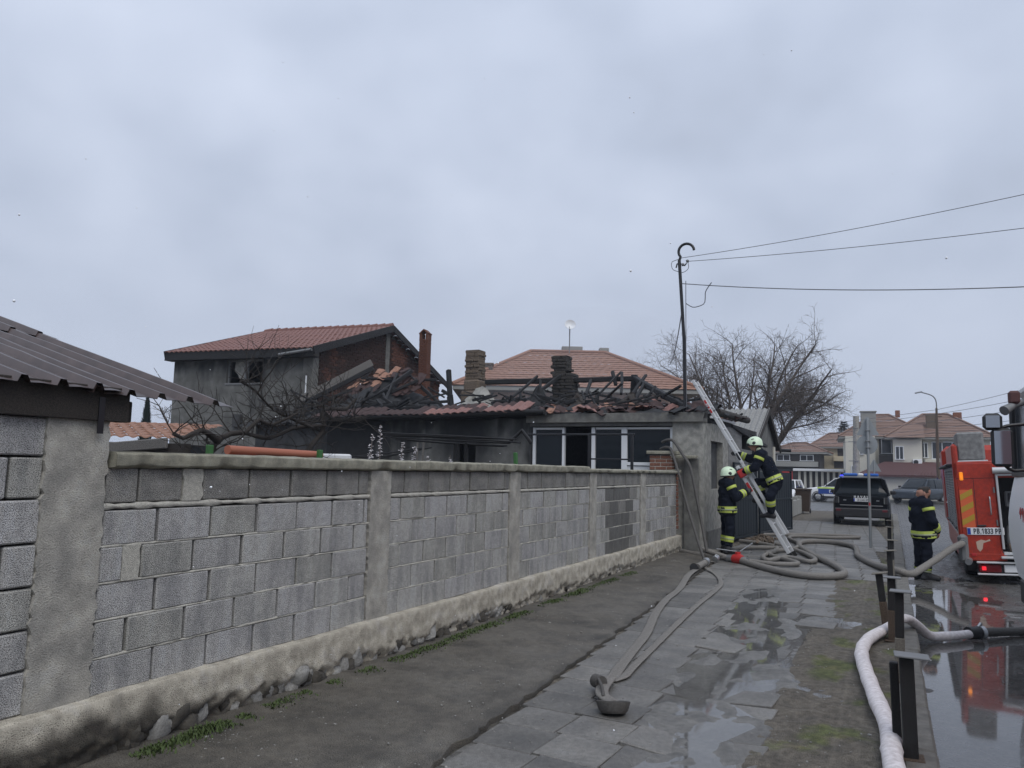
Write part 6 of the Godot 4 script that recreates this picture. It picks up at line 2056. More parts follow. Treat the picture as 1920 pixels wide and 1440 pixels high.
func nets(b: MB, bones: Array, cell: float, k: float, wrinkle := 0.0) -> void:
	var lo := Vector3.INF
	var hi := -Vector3.INF
	for q in bones:
		for e in 2:
			var r: float = q[2 + e] + k * 0.5 + cell * 2.0
			lo = lo.min(q[e] - Vector3.ONE * r)
			hi = hi.max(q[e] + Vector3.ONE * r)
	var nx := int((hi.x - lo.x) / cell) + 2
	var ny := int((hi.y - lo.y) / cell) + 2
	var nz_ := int((hi.z - lo.z) / cell) + 2
	var f := PackedFloat32Array()
	f.resize(nx * ny * nz_)
	f.fill(1.0)
	for q in bones:
		var a: Vector3 = q[0]
		var ab: Vector3 = q[1] - q[0]
		var il := 1.0 / maxf(ab.length_squared(), 1e-8)
		var ra: float = q[2]
		var rb: float = q[3]
		var rr := maxf(ra, rb) + k + cell * 1.5
		var l0 := ((a.min(q[1]) - lo - Vector3.ONE * rr) / cell).max(Vector3.ZERO)
		var h0 := ((a.max(q[1]) - lo + Vector3.ONE * rr) / cell).min(Vector3(nx - 1, ny - 1, nz_ - 1))
		for x in range(int(l0.x), int(h0.x) + 1):
			for y in range(int(l0.y), int(h0.y) + 1):
				var base := (x * ny + y) * nz_
				for z in range(int(l0.z), int(h0.z) + 1):
					var p := lo + Vector3(x, y, z) * cell - a
					var t := clampf(p.dot(ab) * il, 0.0, 1.0)
					var d := (p - ab * t).length() - ra - (rb - ra) * t
					var g := f[base + z]
					var h := maxf(k - absf(d - g), 0.0) / k
					f[base + z] = minf(d, g) - h * h * k * 0.25
	if wrinkle > 0.0:
		for x in nx:
			for y in ny:
				for z in nz_:
					var i := (x * ny + y) * nz_ + z
					if absf(f[i]) < 0.05:
						f[i] += wrinkle * nz.get_noise_3d(x * cell * 190.0, y * cell * 330.0, z * cell * 190.0)
	var off := [0, nz_ * ny, nz_, nz_ * ny + nz_, 1, nz_ * ny + 1, nz_ + 1, nz_ * ny + nz_ + 1]
	var cp := [Vector3(0, 0, 0), Vector3(1, 0, 0), Vector3(0, 1, 0), Vector3(1, 1, 0), Vector3(0, 0, 1), Vector3(1, 0, 1), Vector3(0, 1, 1), Vector3(1, 1, 1)]
	var edges := [[0, 1], [2, 3], [4, 5], [6, 7], [0, 2], [1, 3], [4, 6], [5, 7], [0, 4], [1, 5], [2, 6], [3, 7]]
	var id := {}
	var V := PackedVector3Array()
	var lim := cell * 2.0
	for x in nx - 1:
		for y in ny - 1:
			var base := (x * ny + y) * nz_
			for z in nz_ - 1:
				var i := base + z
				if absf(f[i]) > lim:
					continue
				var m := 0
				for c in 8:
					if f[i + off[c]] < 0.0:
						m += 1
				if m == 0 or m == 8:
					continue
				var s := Vector3.ZERO
				var cnt := 0
				for e in edges:
					var f0 := f[i + off[e[0]]]
					var f1 := f[i + off[e[1]]]
					if (f0 < 0.0) != (f1 < 0.0):
						s += cp[e[0]].lerp(cp[e[1]], f0 / (f0 - f1))
						cnt += 1
				var p := lo + (Vector3(x, y, z) + s / cnt) * cell
				id[i] = V.size()
				V.append(p)
	var N := PackedVector3Array()
	N.resize(V.size())
	var tris := PackedInt32Array()
	var ax := [nz_ * ny, nz_, 1]
	for i in id:
		for d in 3:
			var u: int = ax[(d + 1) % 3]
			var w: int = ax[(d + 2) % 3]
			var a0 := f[i]
			var a1 := f[i + ax[d]]
			if (a0 < 0.0) == (a1 < 0.0):
				continue
			if not (id.has(i - u) and id.has(i - w) and id.has(i - u - w)):
				continue
			var q := [id[i], id[i - u], id[i - u - w], id[i - w]]
			if a0 > 0.0:
				q.reverse()
			# outward normal when a0 is inside and q runs counter-clockwise about +d
			var nn: Vector3 = (V[q[2]] - V[q[0]]).cross(V[q[3]] - V[q[1]])
			for j in q:
				N[j] += nn
			tris.append_array([q[0], q[2], q[1], q[0], q[3], q[2]])
	var bs := b.v.size()
	for j in V.size():
		b.vert(V[j], N[j])
	for j in tris:
		b.ix.append(bs + j)

func hand(wrist: Vector3, dir: Vector3, back: Vector3, thumb_side: float, curl: float, grow_ := 0.0) -> Array:
	# dir: wrist to knuckles; back: out of the back of the hand
	dir = dir.normalized()
	var s := dir.cross(back).normalized() * thumb_side
	back = s.cross(dir).normalized() * thumb_side
	var out := []
	var knuckles := []
	for i in 4:
		var u := (i - 1.5) * -0.021
		var kn := wrist + dir * (0.095 - 0.006 * absf(i - 1.0)) + s * u
		out.append([wrist + dir * 0.012 + s * u * 0.7, kn, 0.018 + grow_, 0.0135 + grow_])
		knuckles.append(kn)
	var lens := [0.042, 0.047, 0.044, 0.034]
	for i in 4:
		var p: Vector3 = knuckles[i]
		var d := dir
		for j in 3:
			var a: float = curl * [0.6, 0.9, 0.6][j] + 0.05 * i
			d = (d * cos(a) - back * sin(a)).normalized()
			var e: Vector3 = p + d * lens[i] * [1.0, 0.65, 0.5][j]
			out.append([p, e, 0.0092 + grow_ - 0.0008 * j, 0.0085 + grow_ - 0.0008 * j])
			p = e
	var t0 := wrist + dir * 0.028 + s * 0.026
	var t1 := t0 + (dir * 0.6 + s * 0.75 - back * 0.35).normalized() * 0.042
	var t2 := t1 + (dir * 0.9 + s * 0.3 - back * (0.3 + curl * 0.4)).normalized() * 0.032
	out.append([t0, t1, 0.0135 + grow_, 0.0105 + grow_])
	out.append([t1, t2, 0.0105 + grow_, 0.009 + grow_])
	return out

func band(parent: Node, bones: Array, c: Vector3, axis: Vector3, w: float, reach := 0.32, silver := true) -> void:
	axis = axis.normalized()
	var ref := Vector3.UP if absf(axis.y) < 0.8 else Vector3.RIGHT
	var s := axis.cross(ref).normalized()
	var u := s.cross(axis).normalized()
	var ring := func(t: float, extra: float) -> Array:
		var o := c + axis * t
		var out := []
		for i in 25:
			var a := TAU * i / 24.0
			var d := s * cos(a) + u * sin(a)
			var lo := 0.0
			var hi := reach
			for k in 9:
				var m := (lo + hi) * 0.5
				if sd(bones, o + d * m, 0.03) < 0.0: lo = m
				else: hi = m
			out.append(o + d * (hi + extra))
		return out
	var strip := func(t0: float, t1: float, extra: float) -> MB:
		var r0: Array = ring.call(t0, extra)
		var r1: Array = ring.call(t1, extra)
		var i0: Array = ring.call(t0, -0.004)
		var i1: Array = ring.call(t1, -0.004)
		var rows := [i0, r0, r1, i1]
		var m := MB.new()
		m.grid(25, 4, func(i: int, j: int): return rows[3 - j][i])
		return m
	var o := obj("reflective_band", strip.call(-w * 0.5, w * 0.5, 0.014), M.band_yellow, parent)
	if silver:
		obj("silver_stripe", strip.call(-w * 0.11, w * 0.11, 0.0155), M.band_silver, o)

func person(label: String, at: Vector3, J: Dictionary, helmeted: bool) -> void:
	var t := thing("person", label, "person", at)
	var f: Vector3 = J.face.normalized()          # where the face looks
	var up: Vector3 = (J.head - J.neck).normalized()
	var r := f.cross(up).normalized()
	up = r.cross(f).normalized()
	var h: Vector3 = J.head
	# head with features, on a fine grid of its own
	var head := [
		[h + f * 0.035 + up * 0.03, h - f * 0.045 + up * 0.035, 0.072, 0.078],
		[h + f * 0.04 - up * 0.015, h - f * 0.03 - up * 0.01, 0.062, 0.068],
		[h + f * 0.055 - up * 0.085, h + f * 0.01 - up * 0.06, 0.034, 0.05],
		[h + f * 0.098 + up * 0.02, h + f * 0.118 - up * 0.022, 0.008, 0.014],
		[h + f * 0.090 + up * 0.028 - r * 0.03, h + f * 0.090 + up * 0.028 + r * 0.03, 0.013, 0.013],
		[h + f * 0.088 - up * 0.055 - r * 0.016, h + f * 0.088 - up * 0.055 + r * 0.016, 0.010, 0.010],
		[h - up * 0.06, J.neck - up * 0.05, 0.052, 0.062]]
	for s in [-1.0, 1.0]:
		head.append([h + r * s * 0.072 + up * 0.012 - f * 0.005, h + r * s * 0.078 - up * 0.03 + f * 0.002, 0.012, 0.009])
	var chest: Vector3 = J.chest
	var pel: Vector3 = J.pelvis
	var sv: Vector3 = J.shoulder_l - J.shoulder_r
	var hv: Vector3 = J.hip_l - J.hip_r
	var body := MB.new()
	var torso := [
		[J.shoulder_l - sv * 0.12, J.shoulder_r + sv * 0.12, 0.075, 0.075],
		[chest + sv * 0.18, chest - sv * 0.18, 0.105, 0.105],
		[chest + sv * 0.16, pel + hv * 0.30, 0.105, 0.105], [chest - sv * 0.16, pel - hv * 0.30, 0.105, 0.105],
		[J.hip_l, J.hip_r, 0.10, 0.10], [J.neck, chest, 0.055, 0.09]]
	var limbs := []
	for s in ["l", "r"]:
		limbs.append_array([[J["shoulder_" + s], J["elbow_" + s], 0.052, 0.042], [J["elbow_" + s], J["wrist_" + s], 0.042, 0.028],
			[J["hip_" + s], J["knee_" + s], 0.085, 0.058], [J["knee_" + s], J["ankle_" + s], 0.058, 0.040], [J["ankle_" + s], J["toe_" + s], 0.04, 0.03]])
	nets(body, torso + limbs, 0.022, 0.04)
	nets(body, head, 0.007, 0.03)
	var hands := []
	for s in ["l", "r"]:
		var d: Vector3 = J["hand_" + s]
		var hb := hand(J["wrist_" + s] - d.normalized() * 0.01, d, J["back_" + s], 1.0 if s == "l" else -1.0, J.curl)
		nets(body, hb, 0.006, 0.012)
		hands.append(hand(J["wrist_" + s] - d.normalized() * 0.01, d, J["back_" + s], 1.0 if s == "l" else -1.0, J.curl, 0.004))
	obj("body", body, M.skin, t)
	for s in [-1.0, 1.0]:
		var eb := MB.new()
		eb.xf = Transform3D(Basis.IDENTITY, h + f * 0.092 + up * 0.008 + r * s * 0.031)
		eb.lathe([Vector2(0.001, -0.009), Vector2(0.008, -0.004), Vector2(0.009, 0.0), Vector2(0.008, 0.004), Vector2(0.001, 0.009)], 10)
		obj("eye", eb, M.dark, t)
	# jacket
	var g := 0.032
	var jk := [
		[J.shoulder_l - sv * 0.10, J.shoulder_r + sv * 0.10, 0.075 + g, 0.075 + g],
		[chest + sv * 0.17, chest - sv * 0.17, 0.105 + g, 0.105 + g],
		[chest + sv * 0.15, J.hem + hv * 0.42, 0.11 + g, 0.118 + g], [chest - sv * 0.15, J.hem - hv * 0.42, 0.11 + g, 0.118 + g],
		[J.hem + hv * 0.45, J.hem - hv * 0.45, 0.118 + g, 0.118 + g],
		[J.neck + up * 0.005, J.neck - up * 0.05, 0.060 + g * 0.7, 0.068 + g]]
	var arms := {}
	for s in ["l", "r"]:
		arms[s] = [[J["shoulder_" + s], J["elbow_" + s], 0.062 + g, 0.050 + g], [J["elbow_" + s], J["wrist_" + s].lerp(J["elbow_" + s], 0.06), 0.050 + g, 0.038 + g * 0.8]]
	var jb := MB.new()
	nets(jb, jk + arms["l"] + arms["r"], 0.0145, 0.045, 0.017)
	obj("jacket", jb, M.cloth_navy, t)
	# trousers
	var tr := [[J.hip_l, J.hip_r, 0.115, 0.115]]
	var legs := {}
	for s in ["l", "r"]:
		legs[s] = [[J["hip_" + s], J["knee_" + s], 0.105, 0.088], [J["knee_" + s], J["ankle_" + s].lerp(J["knee_" + s], 0.22), 0.088, 0.080]]
	var tbm := MB.new()
	nets(tbm, tr + legs["l"] + legs["r"], 0.0155, 0.04, 0.017)
	obj("trousers", tbm, M.cloth_navy, t)
	for s in ["l", "r"]:
		var bt := MB.new()
		var an: Vector3 = J["ankle_" + s]
		var to: Vector3 = J["toe_" + s]
		var hl: Vector3 = an - (to - an) * 0.25
		hl.y = minf(an.y, to.y)
		nets(bt, [[an.lerp(J["knee_" + s], 0.45), an, 0.060, 0.056], [an, hl, 0.056, 0.046], [hl, to, 0.044, 0.042], [an, to, 0.055, 0.040]], 0.014, 0.03)
		obj("boot", bt, M.black_plastic, t)
		if helmeted:
			var gm := MB.new()
			nets(gm, hands[0 if s == "l" else 1], 0.007, 0.012)
			obj("glove", gm, M.black_plastic, t)
	# bands: hem, cuffs, shins, shoulder patches
	var dn: Vector3 = (J.hem - chest).normalized()
	band(t, jk, J.hem - dn * 0.015, dn, 0.125)
	for s in ["l", "r"]:
		var el: Vector3 = J["elbow_" + s]
		var wr: Vector3 = J["wrist_" + s]
		band(t, arms[s].slice(1), el.lerp(wr, 0.62), wr - el, 0.10, 0.14)
		if J.get("shin", true):
			var kn: Vector3 = J["knee_" + s]
			var an: Vector3 = J["ankle_" + s]
			band(t, legs[s].slice(1), kn.lerp(an, J.get("shin_at", 0.45)), an - kn, 0.11, 0.16)
		var sh: Vector3 = J["shoulder_" + s]
		band(t, [arms[s][0]], sh.lerp(el, 0.30), el - sh, 0.055, 0.16, false)
	if helmeted:
		var hm := MB.new()
		var hc := h + up * 0.03 - f * 0.01
		hm.xf = Transform3D(Basis(r, up, -f), hc)
		var rows := 12
		hm.grid(rows, 25, func(i: int, j: int):
			var th := PI * 0.60 * i / (rows - 1)
			var ph := TAU * j / 24.0
			var d := Vector3(sin(th) * cos(ph), cos(th), sin(th) * sin(ph))
			var low := smoothstep(0.75, 1.0, float(i) / (rows - 1))
			var p := d * Vector3(0.128, 0.135, 0.158)
			p.y -= 0.05 * low * (0.4 - sin(ph) * -0.6)
			p.x *= 1.0 + 0.10 * low * absf(cos(ph))
			return p)
		obj("helmet", hm, M.helmet, t)
		var rim := MB.new()
		var pts := []
		for j in 25:
			var ph := TAU * j / 24.0
			pts.append(hc + r * cos(ph) * 0.128 + f * -sin(ph) * 0.150 + up * (-0.045 - 0.05 * (0.4 + sin(ph) * 0.6)))
		rim.tube(pts, 0.010, 6, false)
		obj("helmet_rim", rim, M.black_plastic, t)
		for s in [-1.0, 1.0]:
			var dm := MB.new()
			dm.xf = Transform3D(Basis(up.cross(-r * s).normalized(), r * s, up), h + up * 0.012 + r * s * 0.118)
			dm.lathe([Vector2(0.036, -0.012), Vector2(0.036, 0.012), Vector2(0.022, 0.020), Vector2(0.001, 0.021)], 16)
			obj("ear_disc", dm, M.black_plastic, t)
			var sl := MB.new()
			sl.xf = Transform3D(Basis(r, up, -f), h + up * 0.098 + r * s * 0.095 + f * 0.01)
			sl.box(Vector3(0.04, 0.022, 0.06), Vector3.ZERO, 0.008)
			obj("helmet_vent", sl, M.black_plastic, t)
		var vz := MB.new()
		vz.xf = Transform3D(Basis(r, up, -f), hc)
		vz.grid(13, 4, func(i: int, j: int):
			var ph := -PI * 0.5 + (i / 12.0 - 0.5) * 2.0
			return Vector3(cos(ph) * 0.125, 0.012 - 0.016 * (3 - j), sin(ph) * (0.158 + 0.006 * (3 - j))))
		obj("visor", vz, M.black_plastic, t)
	else:
		var hr := MB.new()
		nets(hr, [[h + f * 0.030 + up * 0.055, h - f * 0.045 + up * 0.045, 0.066, 0.078], [h - f * 0.055 + up * 0.03, h - f * 0.06 - up * 0.045, 0.062, 0.045], [h - f * 0.02 + up * 0.03 - r * 0.02, h - f * 0.02 + up * 0.03 + r * 0.02, 0.066, 0.066]], 0.008, 0.02, 0.008)
		obj("hair", hr, M.hair, t)
	if J.has("collar"):
		var cb := MB.new()
		nets(cb, [[J.neck - r * 0.05, J.neck + r * 0.05, 0.06, 0.06]], 0.012, 0.02)
		obj("collar", cb, M.band_silver, t)

func people() -> void:
	# standing in front of the ladder foot, looking along the wall
	var f := Vector3(0.86, 0, -0.5).normalized()
	var r := Vector3(-f.z, 0, f.x)
	var U := Vector3.UP
	var P := func(fw: float, y: float, rt: float): return f * fw + U * y + r * rt
	var back := Vector3(0.1, 0.2, 0)
	person("firefighter in dark jacket and pale green helmet standing on the ground left of the ladder", Vector3(-3.02, 0.03, -16.15), {
		face = Vector3(0.9, -0.12, -0.35), head = P.call(0.05, 1.585, 0.0), neck = P.call(0.0, 1.46, 0.0), chest = P.call(0.0, 1.24, 0.0), pelvis = P.call(0.0, 0.94, 0.0), hem = P.call(0.01, 0.87, 0.0),
		shoulder_l = P.call(0.0, 1.40, -0.185), shoulder_r = P.call(0.0, 1.40, 0.185), elbow_l = P.call(0.14, 1.16, -0.27), elbow_r = P.call(0.10, 1.14, 0.27),
		wrist_l = P.call(0.38, 1.20, -0.18), wrist_r = P.call(0.34, 1.25, 0.17), hand_l = P.call(1.0, 0.1, 0.1), hand_r = P.call(1.0, 0.3, -0.1), back_l = P.call(0, 0.3, -1.0), back_r = P.call(0, 0.3, 1.0), curl = 0.75,
		hip_l = P.call(0.0, 0.90, -0.10), hip_r = P.call(0.0, 0.90, 0.10), knee_l = P.call(0.03, 0.50, -0.12), knee_r = P.call(0.02, 0.50, 0.13), ankle_l = P.call(-0.01, 0.11, -0.13), ankle_r = P.call(-0.03, 0.11, 0.14),
		toe_l = P.call(0.19, 0.045, -0.15), toe_r = P.call(0.17, 0.045, 0.17), shin_at = 0.52}, true)
	# climbing the ladder, leaning into it
	var B := Vector3(-2.3, 0.0, -16.55)
	var W := func(x: float, y: float, z: float): return Vector3(x, y, z) - B
	person("firefighter climbing the aluminium ladder with one arm reaching up, seen from the side", B, {
		face = Vector3(-0.94, -0.18, 0.12), head = W.call(-2.52, 2.245, -16.55), neck = W.call(-2.43, 2.12, -16.55), chest = W.call(-2.29, 1.87, -16.55), pelvis = W.call(-2.11, 1.50, -16.55), hem = W.call(-2.13, 1.52, -16.55),
		shoulder_l = W.call(-2.37, 2.03, -16.36), shoulder_r = W.call(-2.39, 2.04, -16.74), elbow_l = W.call(-2.47, 1.77, -16.30), elbow_r = W.call(-2.64, 1.95, -16.79),
		wrist_l = W.call(-2.70, 1.69, -16.36), wrist_r = W.call(-2.87, 2.04, -16.76), hand_l = Vector3(-1, 0.15, 0.0), hand_r = Vector3(-1, 0.25, 0.1), back_l = Vector3(0, 0.4, 1), back_r = Vector3(0, 0.4, -1), curl = 0.7,
		hip_l = W.call(-2.09, 1.44, -16.46), hip_r = W.call(-2.12, 1.45, -16.65), knee_l = W.call(-2.19, 1.19, -16.28), knee_r = W.call(-2.48, 1.46, -16.70), ankle_l = W.call(-2.19, 0.84, -16.42), ankle_r = W.call(-2.37, 1.11, -16.70),
		toe_l = W.call(-2.37, 0.80, -16.44), toe_r = W.call(-2.56, 1.08, -16.70), shin_at = 0.34, collar = true}, true)
	# bareheaded, on the road beside the engine
	f = Vector3(-0.97, 0, -0.24).normalized()
	r = Vector3(-f.z, 0, f.x)
	person("bareheaded firefighter in dark coat with yellow bands standing on the wet road", Vector3(0.47, -0.185, -15.9), {
		face = Vector3(-0.95, -0.10, 0.15), head = P.call(0.06, 1.535, 0.0), neck = P.call(0.02, 1.42, 0.0), chest = P.call(0.0, 1.18, 0.0), pelvis = P.call(0.0, 0.90, 0.0), hem = P.call(0.03, 0.80, 0.0),
		shoulder_l = P.call(0.0, 1.345, -0.19), shoulder_r = P.call(0.0, 1.345, 0.19), elbow_l = P.call(0.03, 1.06, -0.265), elbow_r = P.call(0.03, 1.06, 0.265),
		wrist_l = P.call(0.20, 0.86, -0.15), wrist_r = P.call(0.22, 0.87, 0.12), hand_l = P.call(0.5, -0.9, 0.35), hand_r = P.call(0.5, -0.9, -0.35), back_l = P.call(0.6, 0.3, -0.8), back_r = P.call(0.6, 0.3, 0.8), curl = 0.55,
		hip_l = P.call(0.0, 0.86, -0.095), hip_r = P.call(0.0, 0.86, 0.095), knee_l = P.call(0.01, 0.47, -0.09), knee_r = P.call(0.02, 0.47, 0.10), ankle_l = P.call(-0.02, 0.11, -0.09), ankle_r = P.call(-0.01, 0.11, 0.11),
		toe_l = P.call(0.18, 0.045, -0.10), toe_r = P.call(0.19, 0.045, 0.13), shin_at = 0.86}, false)
# ---------------------------------------------------------------- ladder, hoses, posts, yard
func ladder() -> void:
	var t := thing("ladder", "long aluminium ladder with red markings leaning on the burnt house corner", "ladder", Vector3(-1.84, 0.03, -16.44))
	var top := Vector3(-2.02, 3.52, 0.08)
	var sep := Vector3(0.015, 0.0, -0.44)
	bm("rail", Vector3.ZERO, top * 0.50, 0.035, 0.078, M.alu, t, 0.008)
	bm("rail", sep, sep + top * 0.50, 0.035, 0.078, M.alu, t, 0.008)
	var up := Vector3(0.10, 0.055, 0.0)
	var ins := sep * 0.10
	bm("upper_rail", up + top * 0.10 + ins, up + top + ins, 0.032, 0.068, M.alu, t, 0.008)
	bm("upper_rail", up + sep - ins + top * 0.10, up + sep - ins + top, 0.032, 0.068, M.alu, t, 0.008)
	var n := 15
	for i in n:
		var k := (i + 0.6) / n
		var o := up if k > 0.5 else Vector3.ZERO
		tb("rung", [top * k + o, sep + top * k + o], 0.017, M.alu, t, 8)
	for s in [0.0, 1.0]:
		bm("rubber_foot", sep * s - top * 0.012, sep * s + top * 0.015, 0.05, 0.11, M.rubber, t, 0.01)
	# red bracket and printed strips on the near rail
	bm("bracket", top * 0.435 + Vector3(0.01, 0.01, 0.03), top * 0.475 + Vector3(0.01, 0.01, 0.03), 0.09, 0.15, M.red_fit, t, 0.015)
	bm("red_sticker", top * 0.355 + Vector3(0.0, 0.0, 0.019), top * 0.405 + Vector3(0.0, 0.0, 0.019), 0.004, 0.055, M.red_fit, t)
	for k in 3:
		var q := 0.80 + k * 0.028
		bm("red_sticker", up + ins + top * q + Vector3(0, 0, 0.0195), up + ins + top * (q + 0.02) + Vector3(0, 0, 0.0195), 0.004, 0.04, M.red_fit, t)
	bm("black_sticker", top * 0.52 + up + ins + Vector3(0, 0, 0.0195), top * 0.56 + up + ins + Vector3(0, 0, 0.0195), 0.004, 0.04, M.black_paint, t)

func hoses() -> void:
	var rd := func(x: float, z: float, y := 0.055): return Vector3(x, y, z)
	var hose := func(label: String, pts: Array, rad: float, m: Material, flat := 1.0, grp := "") -> MeshInstance3D:
		var sm := smooth(pts, 0.07)
		var rs := []
		for i in sm.size():
			rs.append(rad * (1.0 + 0.10 * nz.get_noise_1d(i * 6.0) + 0.05 * nz.get_noise_1d(i * 25.0)))
		var o := tb("fire_hose", sm, rs, m, self, 12, flat)
		tag(o, label, "hose", grp)
		return o
	# the thick supply line: wall corner, red valve, loop in the walk, kerb, fire engine
	hose.call("thick grey hose looping from the red valve across the pavement and back", [rd.call(-2.52, -14.78), rd.call(-1.91, -13.85), rd.call(-1.35, -13.3), rd.call(-0.92, -13.4), rd.call(-0.73, -13.95), rd.call(-0.95, -15.1), rd.call(-1.5, -16.9), rd.call(-1.93, -18.9), rd.call(-1.85, -20.0), rd.call(-1.31, -20.1), rd.call(-0.83, -19.4), rd.call(-0.70, -18.3), rd.call(-0.63, -17.1), rd.call(-0.31, -15.65), rd.call(-0.02, -14.75, 0.09), rd.call(0.12, -14.5, 0.08), rd.call(0.28, -14.75, 0.04), rd.call(0.62, -15.3, 0.22), rd.call(0.92, -15.65, 0.42), rd.call(1.11, -15.90, 0.50)], 0.058, M.hose_grey)
	hose.call("grey hose running from the wall corner to the red valve", [rd.call(-3.9, -15.75), rd.call(-3.45, -15.35), rd.call(-3.1, -15.2), rd.call(-2.68, -14.93)], 0.050, M.hose_grey)
	hose.call("grey hose curling up beside the boots of the standing firefighter", [rd.call(-2.75, -15.0), rd.call(-3.05, -15.15, 0.11), rd.call(-3.3, -15.35, 0.13), rd.call(-3.42, -15.7, 0.12), rd.call(-3.25, -16.0, 0.06), rd.call(-2.95, -17.2), rd.call(-2.35, -17.75), rd.call(-1.95, -17.4)], 0.045, M.hose_grey)
	hose.call("grey hose lying in tight bends under the foot of the ladder", [rd.call(-3.25, -19.0), rd.call(-2.7, -18.6), rd.call(-2.29, -17.9), rd.call(-2.22, -16.9), rd.call(-2.27, -15.8), rd.call(-2.09, -15.15), rd.call(-1.85, -15.9), rd.call(-1.40, -15.4), rd.call(-1.34, -15.9), rd.call(-1.72, -17.2), rd.call(-2.3, -17.95, 0.12)], 0.045, M.hose_grey)
	hose.call("grey hose doubled back on the paving behind the ladder, with a coupling", [rd.call(-3.3, -21.3), rd.call(-2.47, -21.8), rd.call(-1.73, -22.4), rd.call(-0.94, -22.5), rd.call(-0.80, -22.2), rd.call(-1.4, -21.6), rd.call(-2.25, -21.4), rd.call(-2.33, -20.6), rd.call(-1.98, -19.3), rd.call(-1.92, -17.9), rd.call(-2.3, -16.5), rd.call(-1.55, -15.0), rd.call(-1.9, -14.6), rd.call(-2.5, -14.85)], 0.042, M.hose_grey)
	# slack flat lines on the pavement
	var fl := func(x: float, z: float): return Vector3(x, 0.018 + walk_h(x, z) * 0.5 + (0.035 if x < -2.08 - 0.062 * -z else 0.0), z)
	hose.call("long flat empty hose lying along the pavement towards the nozzle end", [fl.call(-2.94, -13.0), fl.call(-2.88, -12.2), fl.call(-2.72, -11.0), fl.call(-2.64, -10.0), fl.call(-2.50, -9.0), fl.call(-2.27, -7.8), fl.call(-2.17, -7.05), fl.call(-2.07, -6.3), fl.call(-2.01, -5.95)], 0.050, M.hose_grey, 0.16)
	hose.call("second flat hose lying in a bend beside the long flat hose", [fl.call(-2.00, -5.95), fl.call(-1.96, -6.1), fl.call(-2.00, -6.6), fl.call(-2.05, -7.4), fl.call(-2.13, -8.6), fl.call(-2.2, -9.8), fl.call(-2.24, -11.0), fl.call(-2.32, -11.9), fl.call(-2.6, -12.9), fl.call(-3.0, -13.7), fl.call(-3.05, -14.3), fl.call(-2.95, -14.55)], 0.036, M.hose_grey, 0.25)
	var fx := thing("hose_coupling", "dark rubber hose end with a curved collar lying on the pavement", "hose end", Vector3(-1.9, 0.02, -5.6))
	var cm := MB.new()
	cm.xf = Transform3D(Basis.from_euler(Vector3(-0.25, 0.2, 0.05)), Vector3(0.16, -0.01, 0.40))
	cm.lathe([Vector2(0.08, 0.0), Vector2(0.10, 0.02), Vector2(0.118, 0.075), Vector2(0.108, 0.08), Vector2(0.09, 0.03), Vector2(0.001, 0.02)], 22)
	obj("collar", cm, M.hose_dark, fx)
	tb("lug", [Vector3(-0.15, 0.05, -0.10), Vector3(-0.08, 0.055, -0.04)], 0.05, M.hose_dark, fx, 12)
	tb("neck", smooth([Vector3(-0.10, 0.03, -0.3), Vector3(-0.06, 0.03, 0.0), Vector3(0.02, 0.035, 0.2), Vector3(0.14, 0.04, 0.34)], 0.05), 0.05, M.hose_grey, fx, 10, 0.35)
	var strap := smooth([Vector3(-0.12, 0.09, -0.06), Vector3(-0.02, 0.07, 0.12), Vector3(0.04, 0.05, 0.26)], 0.04)
	tb("strap", strap, 0.012, M.hose_dark, fx, 6)
	var noz := thing("hose_nozzle", "shiny nozzle at the end of the long flat hose near the wall", "nozzle", Vector3(-2.94, 0.06, -13.05))
	tb("barrel", [Vector3(0, 0.02, -0.05), Vector3(0.05, 0.06, -0.42)], [0.055, 0.05], M.hose_grey, noz, 12)
	tb("tip", [Vector3(0.05, 0.06, -0.42), Vector3(0.06, 0.08, -0.52)], [0.065, 0.06], M.steel, noz, 14)
	tb("grip", [Vector3(-0.02, 0.03, 0.12), Vector3(-0.01, 0.0, -0.02)], [0.07, 0.05], M.black_plastic, noz, 10)
	var cp := thing("steel_coupling", "round steel coupling at the bend of the second flat hose", "coupling", Vector3(-2.95, 0.06, -14.58))
	tb("ring", [Vector3.ZERO, Vector3(0.02, 0.03, -0.1)], 0.06, M.steel, cp, 14)
	tb("lug", [Vector3(0.0, 0.05, -0.03), Vector3(0.02, 0.09, -0.05)], 0.02, M.steel, cp, 8)
	var rv := thing("red_valve", "red hose valve with steel lever joining the grey hoses on the ground", "valve", Vector3(-2.58, 0.07, -14.83))
	tb("body", [Vector3(-0.09, 0, -0.05), Vector3(-0.03, 0, -0.02), Vector3(0.05, 0, 0.05), Vector3(0.10, 0, 0.08)], [0.075, 0.10, 0.10, 0.075], M.red_fit, rv, 14)
	tb("cap", [Vector3(0.0, 0.06, 0.0), Vector3(0.0, 0.13, 0.0)], 0.05, M.red_fit, rv, 12)
	tb("collar", [Vector3(-0.20, -0.01, -0.12), Vector3(-0.09, 0, -0.05)], 0.062, M.steel, rv, 14)
	tb("collar", [Vector3(0.10, 0, 0.08), Vector3(0.19, -0.01, 0.15)], 0.062, M.steel_dull, rv, 14)
	bm("lever", Vector3(-0.02, 0.14, 0.0), Vector3(-0.38, 0.17, 0.05), 0.03, 0.012, M.steel, rv, 0.004)
	bm("lever", Vector3(0.03, 0.14, -0.02), Vector3(0.25, 0.30, -0.12), 0.03, 0.015, M.steel, rv, 0.004)
